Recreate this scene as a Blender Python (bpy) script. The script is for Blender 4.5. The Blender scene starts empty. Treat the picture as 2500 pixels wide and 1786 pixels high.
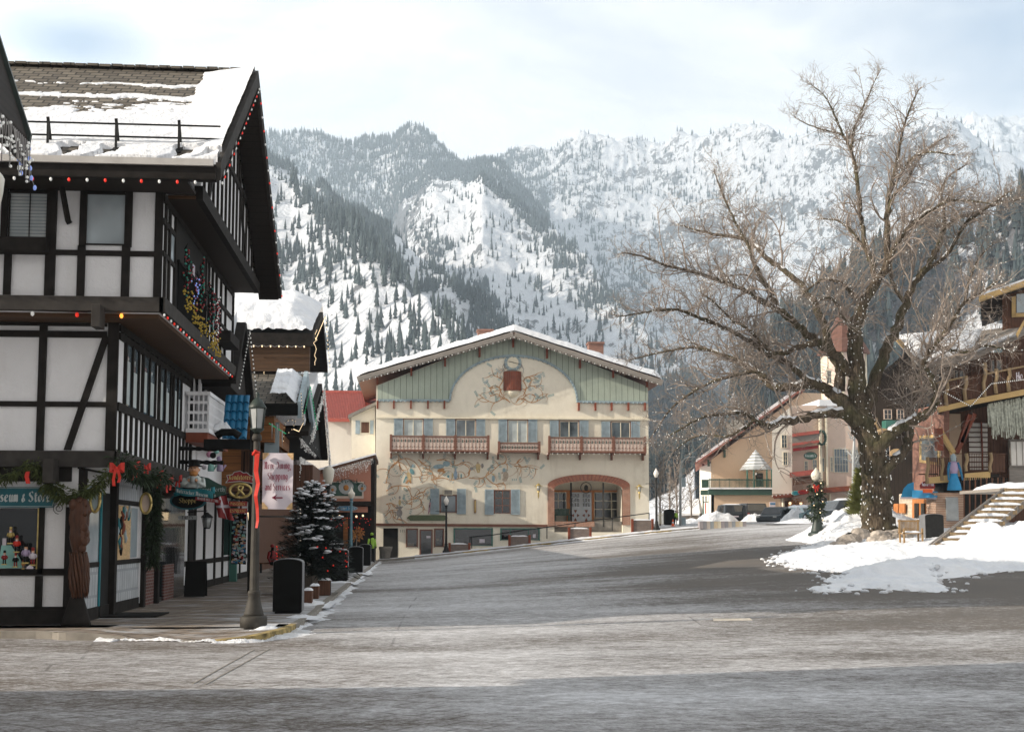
HAZE=0.00022
import bpy,bmesh,math,random
import numpy as np
from mathutils import Vector,Matrix
random.seed(7)
SC=bpy.context.scene
COL=SC.collection
PI=math.pi
def R_(d):return math.radians(d)
# ---------------------------------------------------------------- camera frame
F=3100.0;W0=2500.0;H0=1786.0
YAW=R_(4.70);PIT=R_(5.2);CX=1250.0;CY=1305-F*math.tan(PIT)
CAMZ=1.65
_fh=Vector((math.sin(YAW),math.cos(YAW),0));_r=Vector((math.cos(YAW),-math.sin(YAW),0))
_f3=_fh*math.cos(PIT)+Vector((0,0,math.sin(PIT)));_u=_r.cross(_f3)
CAM=Vector((0,0,CAMZ))
def ray(px,py):return _f3+_r*((px-CX)/F)-_u*((py-CY)/F)
def PY(px,py,Y):
 d=ray(px,py);return CAM+d*(Y/d.y)
def PX(px,py,X):
 d=ray(px,py);return CAM+d*(X/d.x)
def PZ(px,py,z=0.0):
 d=ray(px,py);return CAM+d*((z-CAMZ)/d.z)
def PD(px,py,D):
 d=ray(px,py);return CAM+d*(D/(d.x*_fh.x+d.y*_fh.y))
def proj(p):
 q=Vector(p)-CAM;z=q.dot(_f3);return(CX+F*q.dot(_r)/z,CY-F*q.dot(_u)/z,z)
def sstep(a,b,x):
 t=np.clip((x-a)/(b-a),0,1);return t*t*(3-2*t)
def terr(x,y):
 """height of the town ground: flat by the left kerb, climbing to the right and away"""
 x=np.asarray(x,float);y=np.asarray(y,float)
 w=np.where(x+2>2,x+2,np.where(x+2<-1,0,(x+3)**2/6+0.0*(x)))
 w=np.where((x+2<=2)&(x+2>=-1),(x+3)**2/6.0,w)
 w=np.where(x+2>2,(x+2)-0.83+0.33*np.exp(-(x)/3.0),w)
 raw=0.00125*np.maximum(y,0)*w*sstep(8,43,y)
 raw=np.where(raw<1.8,raw,1.8+1.3*(1-np.exp(-(raw-1.8)/1.3)))
 far=0.0*y
 return raw-0.12+far
def tz(x,y):return float(terr(x,y))
def GR(px,py):
 """point where the view ray meets the town ground"""
 d=ray(px,py);t=4.0
 while t<400:
  p=CAM+d*t
  if p.z<tz(p.x,p.y):break
  t+=0.1
 p=CAM+d*t;return Vector((p.x,p.y,tz(p.x,p.y)))
def GD(px,D):
 """ground point under image column px at depth D"""
 d=ray(px,1305);k=D/(d.x*_fh.x+d.y*_fh.y);p=CAM+d*k
 return Vector((p.x,p.y,tz(p.x,p.y)))
# ---------------------------------------------------------------- objects
ORG={}
def tag(o,label=None,cat=None,group=None,kind=None):
 if label:o['label']=label
 if cat:o['category']=cat
 if group:o['group']=group
 if kind:o['kind']=kind
 return o
def thing(name,label,cat,loc=(0,0,0),group=None,rz=0.0):
 o=bpy.data.objects.new(name,None);COL.objects.link(o);o.location=loc;o.empty_display_size=.2
 o.rotation_euler=(0,0,rz)
 ORG[o.name]=Vector(loc);return tag(o,label,cat,group)
def kids(o):return[c for c in bpy.data.objects if c.parent==o]
def copy_tree(o,parent=None,table=None):
 if table is None:
  table={}
  for c in bpy.data.objects:
   if c.parent:table.setdefault(c.parent.name,[]).append(c)
 c=o.copy();COL.objects.link(c);c.parent=parent
 if parent:c.matrix_parent_inverse=o.matrix_parent_inverse
 ORG[c.name]=ORG.get(o.name,Vector((0,0,0)))
 for ch in table.get(o.name,[]):copy_tree(ch,c,table)
 return c
def dup(o,loc,rz=None,label=None,s=None):
 c=copy_tree(o);c.location=loc
 if rz is not None:c.rotation_euler=(0,0,rz)
 if s is not None:c.scale=(s,s,s)
 if label:c['label']=label
 return c
class MB:
 def __init__(s):s.v=[];s.f=[];s.m=[];s.s=[];s.M=None
 def add(s,vs,fs,mi=0,sm=False):
  b=len(s.v)
  if s.M is not None:vs=[tuple(s.M@Vector(p))for p in vs]
  s.v.extend([tuple(p)for p in vs])
  for q in fs:s.f.append(tuple(b+i for i in q));s.m.append(mi);s.s.append(sm)
  return s
 def box(s,x0,x1,y0,y1,z0,z1,mi=0):
  if x0>x1:x0,x1=x1,x0
  if y0>y1:y0,y1=y1,y0
  if z0>z1:z0,z1=z1,z0
  v=[(x0,y0,z0),(x1,y0,z0),(x1,y1,z0),(x0,y1,z0),(x0,y0,z1),(x1,y0,z1),(x1,y1,z1),(x0,y1,z1)]
  return s.add(v,[(0,3,2,1),(4,5,6,7),(0,1,5,4),(1,2,6,5),(2,3,7,6),(3,0,4,7)],mi)
 def hexa(s,v,mi=0):
  return s.add(v,[(0,3,2,1),(4,5,6,7),(0,1,5,4),(1,2,6,5),(2,3,7,6),(3,0,4,7)],mi)
 def bar(s,a,b,w,h,mi=0,up=(0,0,1)):
  """rectangular bar from a to b, width w (sideways) and height h (along up)"""
  a=Vector(a);b=Vector(b);t=(b-a).normalized();up=Vector(up)
  if abs(t.dot(up))>.999:up=Vector((0,1,0))
  sd=t.cross(up).normalized();n=sd.cross(t).normalized()
  c=[(-w/2,-h/2),(w/2,-h/2),(w/2,h/2),(-w/2,h/2)]
  v=[a+sd*i+n*j for i,j in c]+[b+sd*i+n*j for i,j in c]
  return s.add(v,[(0,3,2,1),(4,5,6,7),(0,1,5,4),(1,2,6,5),(2,3,7,6),(3,0,4,7)],mi)
 def prism(s,pts,d,mi=0):
  """closed polygon (3D points) extruded by vector d"""
  n=len(pts);d=Vector(d);v=[Vector(p)for p in pts]+[Vector(p)+d for p in pts]
  f=[tuple(range(n))[::-1],tuple(range(n,2*n))]+[(i,(i+1)%n,n+(i+1)%n,n+i)for i in range(n)]
  return s.add(v,f,mi)
 def poly(s,pts,mi=0):return s.add(pts,[tuple(range(len(pts)))],mi)
 def tube(s,pts,rad,n=6,mi=0,sm=True,cap=True):
  pts=[Vector(p)for p in pts]
  if not hasattr(rad,'__len__'):rad=[rad]*len(pts)
  T=[(pts[min(i+1,len(pts)-1)]-pts[max(i-1,0)]).normalized()for i in range(len(pts))]
  u=T[0].orthogonal().normalized();vs=[]
  for i,p in enumerate(pts):
   u=(u-T[i]*u.dot(T[i]))
   if u.length<1e-6:u=T[i].orthogonal()
   u.normalize();w=T[i].cross(u)
   for k in range(n):
    a=2*PI*k/n;vs.append(p+(u*math.cos(a)+w*math.sin(a))*rad[i])
  fs=[(i*n+k,i*n+(k+1)%n,(i+1)*n+(k+1)%n,(i+1)*n+k)for i in range(len(pts)-1)for k in range(n)]
  s.add(vs,fs,mi,sm)
  if cap and n>2:
   b=len(s.v)-len(vs);s.f.append(tuple(b+k for k in range(n))[::-1]);s.m.append(mi);s.s.append(False)
   e=len(s.v)-n;s.f.append(tuple(e+k for k in range(n)));s.m.append(mi);s.s.append(False)
  return s
 def lathe(s,prof,c,n=16,mi=0,sm=True,sx=1,sy=1):
  c=Vector(c);vs=[]
  for r,z in prof:
   for k in range(n):
    a=2*PI*(k+.5)/n;vs.append((c.x+r*sx*math.cos(a),c.y+r*sy*math.sin(a),c.z+z))
  fs=[(i*n+k,i*n+(k+1)%n,(i+1)*n+(k+1)%n,(i+1)*n+k)for i in range(len(prof)-1)for k in range(n)]
  s.add(vs,fs,mi,sm);b=len(s.v)-len(vs)
  s.f.append(tuple(b+k for k in range(n))[::-1]);s.m.append(mi);s.s.append(False)
  e=len(s.v)-n;s.f.append(tuple(e+k for k in range(n)));s.m.append(mi);s.s.append(False)
  return s
 def ball(s,c,r,n=8,mi=0,sx=1,sy=1,sz=1):
  prof=[(max(1e-4,math.sin(PI*i/n))*r,-math.cos(PI*i/n)*r*sz)for i in range(n+1)]
  return s.lathe(prof,c,max(6,n+2),mi,True,sx,sy)
 def build(s,name,mats,parent=None,org=None,bevel=0):
  if not isinstance(mats,(list,tuple)):mats=[mats]
  if parent is not None:o0=ORG[parent.name]
  elif org is not None:o0=Vector(org)
  else:
   a=np.array(s.v);o0=Vector(((a[:,0].min()+a[:,0].max())/2,(a[:,1].min()+a[:,1].max())/2,a[:,2].min()))
  me=bpy.data.meshes.new(name)
  me.from_pydata([(p[0]-o0 .x,p[1]-o0 .y,p[2]-o0 .z)for p in s.v],[],s.f)
  me.polygons.foreach_set('material_index',s.m);me.polygons.foreach_set('use_smooth',s.s)
  for m in mats:me.materials.append(m)
  me.validate();me.update()
  o=bpy.data.objects.new(name,me);COL.objects.link(o);ORG[o.name]=o0
  if parent is not None:o.parent=parent
  else:o.location=o0
  if bevel:
   b=o.modifiers.new('b','BEVEL');b.width=bevel;b.segments=2;b.limit_method='ANGLE'
  return o
def np_mesh(name,verts,faces,mats,smooth=True,parent=None,org=None,midx=None):
 o0=ORG[parent.name]if parent is not None else Vector(org or(0,0,0))
 me=bpy.data.meshes.new(name);verts=np.asarray(verts,np.float32)-np.array(o0,np.float32)
 faces=np.asarray(faces,np.int32);k=faces.shape[1]
 me.vertices.add(len(verts));me.vertices.foreach_set('co',verts.ravel())
 me.loops.add(faces.size);me.loops.foreach_set('vertex_index',faces.ravel())
 me.polygons.add(len(faces));me.polygons.foreach_set('loop_start',np.arange(0,faces.size,k,dtype=np.int32))
 me.polygons.foreach_set('loop_total',np.full(len(faces),k,np.int32))
 me.polygons.foreach_set('use_smooth',np.full(len(faces),smooth))
 if midx is not None:me.polygons.foreach_set('material_index',midx)
 for m in(mats if isinstance(mats,(list,tuple))else[mats]):me.materials.append(m)
 me.update(calc_edges=True)
 o=bpy.data.objects.new(name,me);COL.objects.link(o);ORG[o.name]=o0
 if parent is not None:o.parent=parent
 else:o.location=o0
 return o
def grid_faces(nr,nc):
 i=np.arange(nr-1)[:,None]*nc+np.arange(nc-1)[None,:]
 return np.stack([i,i+1,i+nc+1,i+nc],-1).reshape(-1,4)
_rng=np.random.RandomState(11);_perm=np.concatenate([_rng.permutation(256)]*3)
_ang=_rng.rand(256)*2*PI;_gx=np.cos(_ang);_gy=np.sin(_ang)
def pn(x,y):
 xi=np.floor(x).astype(int);yi=np.floor(y).astype(int);xf=x-xi;yf=y-yi;xi&=255;yi&=255
 u=xf**3*(xf*(xf*6-15)+10);v=yf**3*(yf*(yf*6-15)+10)
 def g(a,b,dx,dy):
  h=_perm[_perm[a]+b];return _gx[h]*dx+_gy[h]*dy
 a=g(xi,yi,xf,yf);b=g(xi+1,yi,xf-1,yf);c=g(xi,yi+1,xf,yf-1);d=g(xi+1,yi+1,xf-1,yf-1)
 return(a+(b-a)*u+(c-a)*v+(a-b-c+d)*u*v)*1.4
def fbm(x,y,o=5,g=.5):
 s=0;a=1.0;t=0
 for k in range(o):s=s+a*pn(x*2**k+17*k,y*2**k+31*k);t+=a;a*=g
 return s/t
def ridged(x,y,o=5,g=.5):
 s=0;a=1.0;t=0
 for k in range(o):s=s+a*(1-np.abs(pn(x*2**k+7*k,y*2**k+13*k))*1.6);t+=a;a*=g
 return s/t
# ---------------------------------------------------------------- materials
class NT:
 def __init__(s,name):
  s.m=bpy.data.materials.new(name);s.m.use_nodes=True;s.t=s.m.node_tree;s.N=s.t.nodes;s.L=s.t.links
  s.b=s.N['Principled BSDF'];s.out=s.N['Material Output']
  s.tc=s.N.new('ShaderNodeTexCoord');s.co=s.tc.outputs['Object']
  s.geo=None
 def n(s,typ,**k):
  x=s.N.new(typ)
  for a,v in k.items():
   if a in x.inputs:s.put(x.inputs[a],v)
   else:setattr(x,a,v)
  return x
 def put(s,sock,v):
  if hasattr(v,'is_output')or isinstance(v,bpy.types.NodeSocket):s.L.new(v,sock)
  elif isinstance(v,tuple)and len(v)==3 and sock.type=='RGBA':sock.default_value=(*v,1)
  else:sock.default_value=v
 def world(s):
  g=s.n('ShaderNodeNewGeometry');return g.outputs['Position']
 def nrm(s):return s.n('ShaderNodeNewGeometry').outputs['Normal']
 def map(s,scale=(1,1,1),rot=(0,0,0),loc=(0,0,0),co=None):
  x=s.n('ShaderNodeMapping');s.L.new(co or s.co,x.inputs['Vector'])
  x.inputs['Scale'].default_value=scale;x.inputs['Rotation'].default_value=rot;x.inputs['Location'].default_value=loc
  return x.outputs[0]
 def noise(s,scale,detail=4,rough=.55,co=None,dist=0):
  x=s.n('ShaderNodeTexNoise');s.L.new(co or s.co,x.inputs['Vector'])
  x.inputs['Scale'].default_value=scale;x.inputs['Detail'].default_value=detail
  x.inputs['Roughness'].default_value=rough;x.inputs['Distortion'].default_value=dist
  return x.outputs['Fac']
 def ramp(s,f,*st,mode='LINEAR'):
  x=s.n('ShaderNodeValToRGB');x.color_ramp.interpolation=mode;s.L.new(f,x.inputs[0]);e=x.color_ramp.elements
  while len(e)<len(st):e.new(.5)
  for i,(p,c)in enumerate(st):
   e[i].position=p;e[i].color=(c,c,c,1)if not isinstance(c,tuple)else(*c,1)
  return x.outputs[0]
 def mix(s,f,a,b,mode='MIX'):
  x=s.n('ShaderNodeMix',data_type='RGBA',blend_type=mode)
  s.put(x.inputs[0],f);s.put(x.inputs[6],a);s.put(x.inputs[7],b);return x.outputs[2]
 def math(s,op,a,b=0.5,c=None,clamp=False):
  x=s.n('ShaderNodeMath',operation=op,use_clamp=clamp);s.put(x.inputs[0],a);s.put(x.inputs[1],b)
  if c is not None:s.put(x.inputs[2],c)
  return x.outputs[0]
 def sep(s,co=None):
  x=s.n('ShaderNodeSeparateXYZ');s.L.new(co or s.co,x.inputs[0]);return x.outputs
 def bump(s,h,st=.3,d=.02,prev=None):
  x=s.n('ShaderNodeBump');s.L.new(h,x.inputs['Height']);x.inputs['Strength'].default_value=st
  x.inputs['Distance'].default_value=d
  if prev:s.L.new(prev,x.inputs['Normal'])
  s.L.new(x.outputs[0],s.b.inputs['Normal']);return x.outputs[0]
 def fin(s,col=None,rough=None,metal=None,spec=None):
  if col is not None:s.put(s.b.inputs['Base Color'],col)
  if rough is not None:s.put(s.b.inputs['Roughness'],rough)
  if metal is not None:s.b.inputs['Metallic'].default_value=metal
  if spec is not None:s.b.inputs['Specular IOR Level'].default_value=spec
  return s.m
def tint(c,k):return tuple(max(0,min(1,x*k))for x in c)
def m_plain(name,c,rough=.6,var=.25,sc=3.0,metal=0,bump=.15,bs=30,bd=.004,spec=.4):
 t=NT(name);f=t.noise(sc,5);g=t.ramp(f,(.3,0.0),(.7,1.0))
 t.fin(t.mix(g,tint(c,1-var),tint(c,1+var*.6)),rough,metal,spec)
 if bump:t.bump(t.noise(bs,3),bump,bd)
 return t.m
def m_plaster(name,c,dirt=(.35,.3,.24),amt=.35,bs=6,bd=.02):
 t=NT(name);big=t.noise(.35,6,.6);small=t.noise(2.2,6,.65)
 streak=t.noise(1.0,5,.6,co=t.map((1.6,1.6,.18)))
 d=t.math('MULTIPLY',t.ramp(big,(.45,0.0),(.75,1.0)),t.ramp(small,(.35,0.0),(.7,1.0)))
 d2=t.ramp(streak,(.55,0.0),(.8,1.0))
 d=t.math('MULTIPLY',t.math('ADD',d,t.math('MULTIPLY',d2,.5),clamp=True),amt)
 t.fin(t.mix(d,t.mix(t.ramp(small,(.3,0.0),(.7,1.0)),tint(c,.95),tint(c,1.03)),dirt),.85,spec=.2)
 h=t.math('ADD',t.noise(bs,4),t.math('MULTIPLY',t.noise(bs*7,3),.35))
 t.bump(h,.5,bd);return t.m
def m_wood(name,c,axis='z',rough=.7,var=.45,board=0,bd=.004):
 t=NT(name);sc={'x':(.6,9,9),'y':(9,.6,9),'z':(9,9,.6)}[axis]
 g=t.noise(2.5,6,.65,co=t.map(sc));b=t.noise(.8,3)
 k=t.ramp(g,(.3,0.0),(.72,1.0));col=t.mix(k,tint(c,1-var),tint(c,1+var*.5))
 col=t.mix(t.ramp(b,(.4,0.0),(.7,.35)),col,tint(c,.6))
 if board:
  xyz=t.sep();ax={'z':xyz[0],'x':xyz[2],'y':xyz[2]}[axis]
  w=t.math('FRACT',t.math('MULTIPLY',ax,1.0/board));e=t.math('LESS_THAN',w,.07)
  col=t.mix(e,col,tint(c,.22))
 t.fin(col,rough,spec=.3);t.bump(g,.4,bd);return t.m
def m_snow(name='snow',lump=1.0,dirty=.0):
 t=NT(name);n1=t.noise(1.3,6,.6,co=t.world());n2=t.noise(14,5,.6,co=t.world())
 col=t.mix(t.ramp(n1,(.35,0.0),(.7,1.0)),(.74,.77,.82),(.85,.86,.875))
 if dirty:col=t.mix(t.math('MULTIPLY',t.ramp(t.noise(.9,6,.7,co=t.world()),(.5,0.0),(.75,1.0)),dirty),col,(.45,.42,.40))
 t.fin(col,.7,spec=.25)
 h=t.math('ADD',n1,t.math('MULTIPLY',n2,.22));t.bump(h,.8,.16*lump)
 t.b.inputs['Subsurface Weight'].default_value=0.0
 return t.m
def m_emit(name,c,st):
 t=NT(name);t.fin(c,.4);t.put(t.b.inputs['Emission Color'],c);t.b.inputs['Emission Strength'].default_value=st;return t.m
def m_glass(name,tintc=(.05,.06,.07),rough=.04,var=.5):
 t=NT(name);n=t.noise(.7,3);t.fin(t.mix(t.ramp(n,(.35,0.0),(.65,1.0)),tint(tintc,1-var),tint(tintc,1+var)),rough,spec=.8)
 t.bump(t.noise(1.6,2),.08,.02);return t.m
def m_brick(name,c1,c2,mort,bw=.22,bh=.075,axes='xz',scale=1.0,msz=.012):
 t=NT(name);s=t.sep();x=t.n('ShaderNodeCombineXYZ')
 a={'x':s[0],'y':s[1],'z':s[2]};t.L.new(a[axes[0]],x.inputs[0]);t.L.new(a[axes[1]],x.inputs[1])
 b=t.n('ShaderNodeTexBrick');t.L.new(x.outputs[0],b.inputs['Vector'])
 b.inputs['Scale'].default_value=1;b.inputs['Brick Width'].default_value=bw;b.inputs['Row Height'].default_value=bh
 b.inputs['Mortar Size'].default_value=msz;b.inputs['Mortar Smooth'].default_value=.1
 b.inputs['Color1'].default_value=(*c1,1);b.inputs['Color2'].default_value=(*c2,1);b.inputs['Mortar'].default_value=(*mort,1)
 n=t.noise(3,5);col=t.mix(t.ramp(n,(.35,0.0),(.75,.5)),b.outputs['Color'],tint(c1,.5))
 t.fin(col,.85,spec=.2);t.bump(t.math('SUBTRACT',1.0,b.outputs['Fac']),.6,.008);return t.m
def m_shingle(name,snowy=0.0):
 """dark wooden shingles (object coordinates: x along the eave, y up the slope)"""
 t=NT(name);b=t.n('ShaderNodeTexBrick');t.L.new(t.map((1,1,1)),b.inputs['Vector'])
 b.inputs['Scale'].default_value=1;b.inputs['Brick Width'].default_value=.30;b.inputs['Row Height'].default_value=.20
 b.inputs['Mortar Size'].default_value=.018;b.inputs['Mortar Smooth'].default_value=.0;b.inputs['Bias'].default_value=0
 b.inputs['Color1'].default_value=(.21,.185,.15,1);b.inputs['Color2'].default_value=(.105,.092,.078,1);b.inputs['Mortar'].default_value=(.02,.02,.02,1)
 n=t.noise(2.5,5);col=t.mix(t.ramp(n,(.35,0.0),(.7,.55)),b.outputs['Color'],(.10,.09,.075))
 s=t.sep();saw=t.math('FRACT',t.math('MULTIPLY',s[1],1/.20))
 t.fin(col,.85,spec=.2)
 t.bump(t.math('SUBTRACT',t.math('MULTIPLY',b.outputs['Fac'],-.6),saw),.9,.03);return t.m
M={}
M['snow']=m_snow('snow');M['snow_rough']=m_snow('snow_rough',2.2,.35);M['snow_dirty']=m_snow('snow_dirty',2.5,.8)
M['white_stucco']=m_plaster('white_stucco',(.78,.78,.79),(.42,.40,.38),.6,4,.06)
M['dark_beam']=m_plain('dark_beam',(.022,.019,.017),.8,.4,4,spec=.15)
M['dark_beam2']=m_plain('dark_beam_light',(.050,.045,.041),.8,.35,4,spec=.2)
M['soffit']=m_wood('soffit',(.085,.045,.022),'x',.7,.4,.14)
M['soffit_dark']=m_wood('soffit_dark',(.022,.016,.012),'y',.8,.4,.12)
M['black']=m_plain('black_paint',(.008,.008,.0075),.7,.3,spec=.15)
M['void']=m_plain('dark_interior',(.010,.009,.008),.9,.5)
M['iron']=m_plain('dark_iron',(.02,.02,.019),.6,.4,6,.3)
M['lamp_green']=m_plain('lamp_green',(.035,.05,.045),.5,.4,6)
M['lamp_bronze']=m_plain('lamp_bronze',(.045,.041,.034),.7,.45,5)
M['lamp_blue']=m_plain('lamp_blue',(.12,.24,.29),.45,.25)
M['globe']=m_plain('lamp_globe',(.72,.68,.58),.35,.1)
M['globe_white']=m_plain('lamp_globe_white',(.85,.82,.76),.3,.05)
M['frost_glass']=m_plain('lamp_pane',(.38,.40,.40),.3,.2)
M['glass']=m_glass('window_glass',(.10,.13,.15))
M['glass_dark']=m_glass('dark_glass',(.012,.014,.016),.05)
M['glass_painted_sky']=m_glass('painted_sky_glass',(.40,.46,.49),.08,.25)  # pale base colour paints the sky's reflection into the panes
t=NT('window_blind');z_=t.sep()[2];t.fin(t.mix(t.math('LESS_THAN',t.math('FRACT',t.math('MULTIPLY',z_,16.0)),.3),t.mix(t.ramp(t.noise(1.2,4),(.4,0.0),(.6,1.0)),(.36,.40,.41),(.50,.53,.53)),(.24,.27,.28)),.12);M['blind_glass']=t.m
M['curtain']=m_plain('curtain',(.45,.50,.50),.9,.2,2)
M['shingle']=m_shingle('shingle')
M['gutter']=m_plain('gutter',(.55,.53,.50),.5,.15)
M['red_bulb']=m_emit('red_bulb',(.8,.03,.015),.45)
M['white_bulb']=m_emit('white_bulb',(.75,.75,.72),.22)
M['warm_bulb']=m_emit('warm_bulb',(1,.75,.45),1.1)
M['amber_bulb']=m_emit('amber_bulb',(1,.35,.05),1.5)
M['green_bulb']=m_emit('green_bulb',(.02,.40,.18),.3)
M['yellow_bulb']=m_plain('yellow_bulb',(.55,.38,.04),.4,.2)
M['wine_bulb']=m_plain('wine_bulb',(.35,.02,.03),.4,.2)
M['teal_bulb']=m_plain('teal_bulb',(.02,.30,.22),.4,.2)
M['blue_bulb']=m_emit('blue_bulb',(.25,.35,.75),.35)
M['needle']=m_plain('needles',(.022,.040,.015),.7,.5,9,0,.0)
M['needle_gold']=m_plain('garland_needles',(.075,.095,.025),.7,.6,9,0,.0)
M['spruce']=m_plain('spruce_needles',(.022,.034,.026),.7,.5,7,0,.0)
M['red_cloth']=m_plain('red_ribbon',(.62,.035,.02),.55,.25,6)
M['red_sign']=m_plain('red_paint',(.24,.012,.014),.5,.2)
M['red_brown']=m_plain('red_brown_paint',(.21,.05,.022),.6,.3)
M['teal']=m_plain('teal_paint',(.010,.10,.125),.45,.2)
M['teal_light']=m_plain('light_teal_paint',(.02,.20,.24),.5,.2)
M['gold']=m_plain('gold_leaf',(.55,.42,.16),.35,.3,8,.6)
M['letter_silver']=m_plain('silver_letters',(.45,.50,.50),.5,.1)
M['wine']=m_plain('wine_letters',(.20,.01,.04),.6,.1)
M['banner']=m_plain('banner_cloth',(.60,.55,.60),.9,.06,2)
M['banner_gold']=m_plain('banner_corner',(.62,.42,.22),.9,.35,20)
M['carved']=m_wood('carved_wood',(.085,.034,.017),'z',.5,.6,0,.02)
M['brick_dark']=m_brick('dark_red_brick',(.16,.06,.05),(.10,.045,.04),(.22,.19,.17),axes='yz')
M['brick_porch']=m_brick('porch_brick',(.42,.17,.10),(.30,.12,.075),(.50,.42,.34),.24,.08)
M['brick_grey']=m_brick('grey_brick',(.22,.16,.13),(.14,.11,.10),(.27,.24,.22),.2,.07)
M['panel_brick']=m_brick('white_relief_block',(.52,.54,.55),(.46,.48,.50),(.34,.36,.38),.22,.45,'yz',1,.03)
M['cream']=m_plaster('cream_stucco',(.80,.745,.62),(.32,.26,.18),.6,3,.03)
M['cream_light']=m_plaster('pale_cream_stucco',(.78,.73,.64),(.45,.39,.32),.30,3,.02)
M['cream_trim']=m_plain('cream_trim',(.76,.70,.55),.7,.12)
M['sage']=m_wood('sage_boards',(.41,.47,.39),'z',.7,.16,.42)
M['blue_trim']=m_plain('blue_trim',(.28,.36,.39),.6,.25)
M['shutter']=m_plain('shutter_blue',(.33,.41,.45),.6,.25)
M['brown_trim']=m_wood('brown_trim',(.22,.10,.068),'x',.6,.3)
M['porch_orange']=m_plain('orange_trim',(.45,.17,.05),.6,.2)
M['rose_panel']=m_plain('rose_panel',(.66,.53,.45),.7,.1)
M['door_white']=m_plain('door_white',(.58,.62,.66),.5,.08)
M['green_trim']=m_plain('green_trim',(.05,.16,.13),.5,.2)
M['green_dark']=m_plain('dark_green',(.035,.085,.065),.5,.2)
M['olive']=m_plain('olive_sign',(.10,.13,.065),.6,.2)
M['red_roof']=m_plain('red_metal_roof',(.42,.10,.075),.5,.2)
M['salmon']=m_plaster('salmon_stucco',(.50,.23,.16),(.3,.14,.10),.3)
M['beige']=m_plaster('beige_stucco',(.66,.50,.36),(.40,.29,.2),.3,3,.02)
M['tan']=m_plaster('tan_stucco',(.66,.52,.43),(.38,.28,.22),.4,3,.02)
M['white_wall']=m_plaster('white_wall',(.78,.75,.70),(.45,.4,.36),.35)
M['stone_wall']=m_brick('stone_wall',(.56,.47,.36),(.42,.36,.28),(.60,.52,.42),.42,.2,'yz',1,.03)
M['brick_pink']=m_brick('pink_brick',(.31,.165,.125),(.25,.13,.10),(.28,.16,.12),.24,.08,'yz',1,.006)
M['brick_orange']=m_brick('orange_brick',(.42,.25,.17),(.36,.21,.14),(.62,.52,.42),.24,.08,'yz')
M['brown_wood']=m_wood('brown_wood',(.13,.060,.035),'z',.7,.5,.16)
M['yellow_wood']=m_wood('yellow_wood',(.62,.42,.18),'y',.6,.25)
M['orange_wood']=m_wood('orange_wood',(.30,.12,.035),'x',.6,.4,.22)
M['grey_wood']=m_wood('grey_wood',(.30,.27,.24),'x',.8,.4)
M['old_wood']=m_wood('old_wood',(.28,.24,.20),'z',.8,.5,.25)
M['log']=m_wood('log_wood',(.38,.27,.15),'z',.7,.4)
M['bench_wood']=m_wood('bench_wood',(.36,.23,.11),'z',.6,.3)
t=NT('bark');f_=t.noise(2.2,6,.7,co=t.map((5.5,5.5,.55)));b_=t.noise(1.1,3)
t.fin(t.mix(t.ramp(b_,(.45,0.0),(.7,.5)),t.mix(t.ramp(f_,(.36,0.0),(.62,1.0)),(.035,.028,.02),(.16,.125,.09)),(.10,.105,.05)),.95,spec=.1);t.bump(f_,1.0,.09);M['bark']=t.m
M['twig']=m_plain('twig_bark',(.29,.245,.21),.9,.3,3,0,.2,9,.01,.1)
M['awning_blue']=m_plain('blue_awning',(.03,.28,.55),.7,.15)
M['tile_blue']=m_plain('blue_tiles',(.02,.17,.33),.4,.2)
M['rock']=m_plain('rock',(.42,.37,.32),.9,.5,2.5,0,1.0,5,.08)
M['tyre']=m_plain('tyre',(.02,.02,.02),.8,.2)
M['rim']=m_plain('rim',(.5,.5,.52),.3,.1,3,.8)
M['bin_grey']=m_plain('bin_metal',(.17,.175,.185),.4,.12,3)
M['bin_black']=m_plain('bin_panel',(.006,.006,.0055),.6,.2,spec=.1)
M['orange_cone']=m_plain('cone_orange',(.85,.14,.03),.5,.1)
M['hi_vis']=m_plain('hi_vis',(.28,.48,.06),.7,.1)
M['stone_pot']=m_plain('stone_planter',(.25,.23,.20),.9,.3)
M['skin']=m_plain('skin',(.60,.33,.20),.6,.1)
M['beard']=m_plain('beard',(.45,.20,.06),.8,.3,20)
M['shirt']=m_plain('shirt',(.55,.60,.58),.7,.1)
M['pewter']=m_plain('pewter',(.35,.38,.38),.4,.2)
M['yellow_paint']=m_plain('yellow_kerb_paint',(.33,.25,.10),.9,.7,6)
M['lilac']=m_plain('lilac',(.38,.30,.45),.5,.1);M['pink']=m_plain('pink',(.60,.28,.40),.5,.1);M['mint']=m_plain('mint',(.25,.50,.45),.5,.1)
M['lace']=m_plain('icicle_light_net',(.45,.43,.42),.7,.3)
# ---------------------------------------------------------------- camera, sun, sky
cam=bpy.data.cameras.new('camera');co=bpy.data.objects.new('camera',cam);COL.objects.link(co);SC.camera=co
cam.sensor_width=36;cam.lens=36*F/W0;cam.clip_start=.1;cam.clip_end=12000
cam.shift_y=(CY-H0/2)/W0
co.location=CAM
co.matrix_world=Matrix.Translation(CAM)@Matrix(((_r.x,_u.x,-_f3 .x,0),(_r.y,_u.y,-_f3 .y,0),(_r.z,_u.z,-_f3 .z,0),(0,0,0,1)))
SUN_EL=R_(21.5);sdir=Vector((-1,-.20,0)).normalized()
sun_v=Vector((sdir.x*math.cos(SUN_EL),sdir.y*math.cos(SUN_EL),math.sin(SUN_EL)))
sl=bpy.data.lights.new('sun','SUN');sl.energy=5.0;sl.angle=R_(.55);sl.color=(1,.89,.75)
so=bpy.data.objects.new('sun',sl);COL.objects.link(so);so.rotation_euler=sun_v.to_track_quat('Z','Y').to_euler()
so.location=(-60,-10,60)
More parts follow.
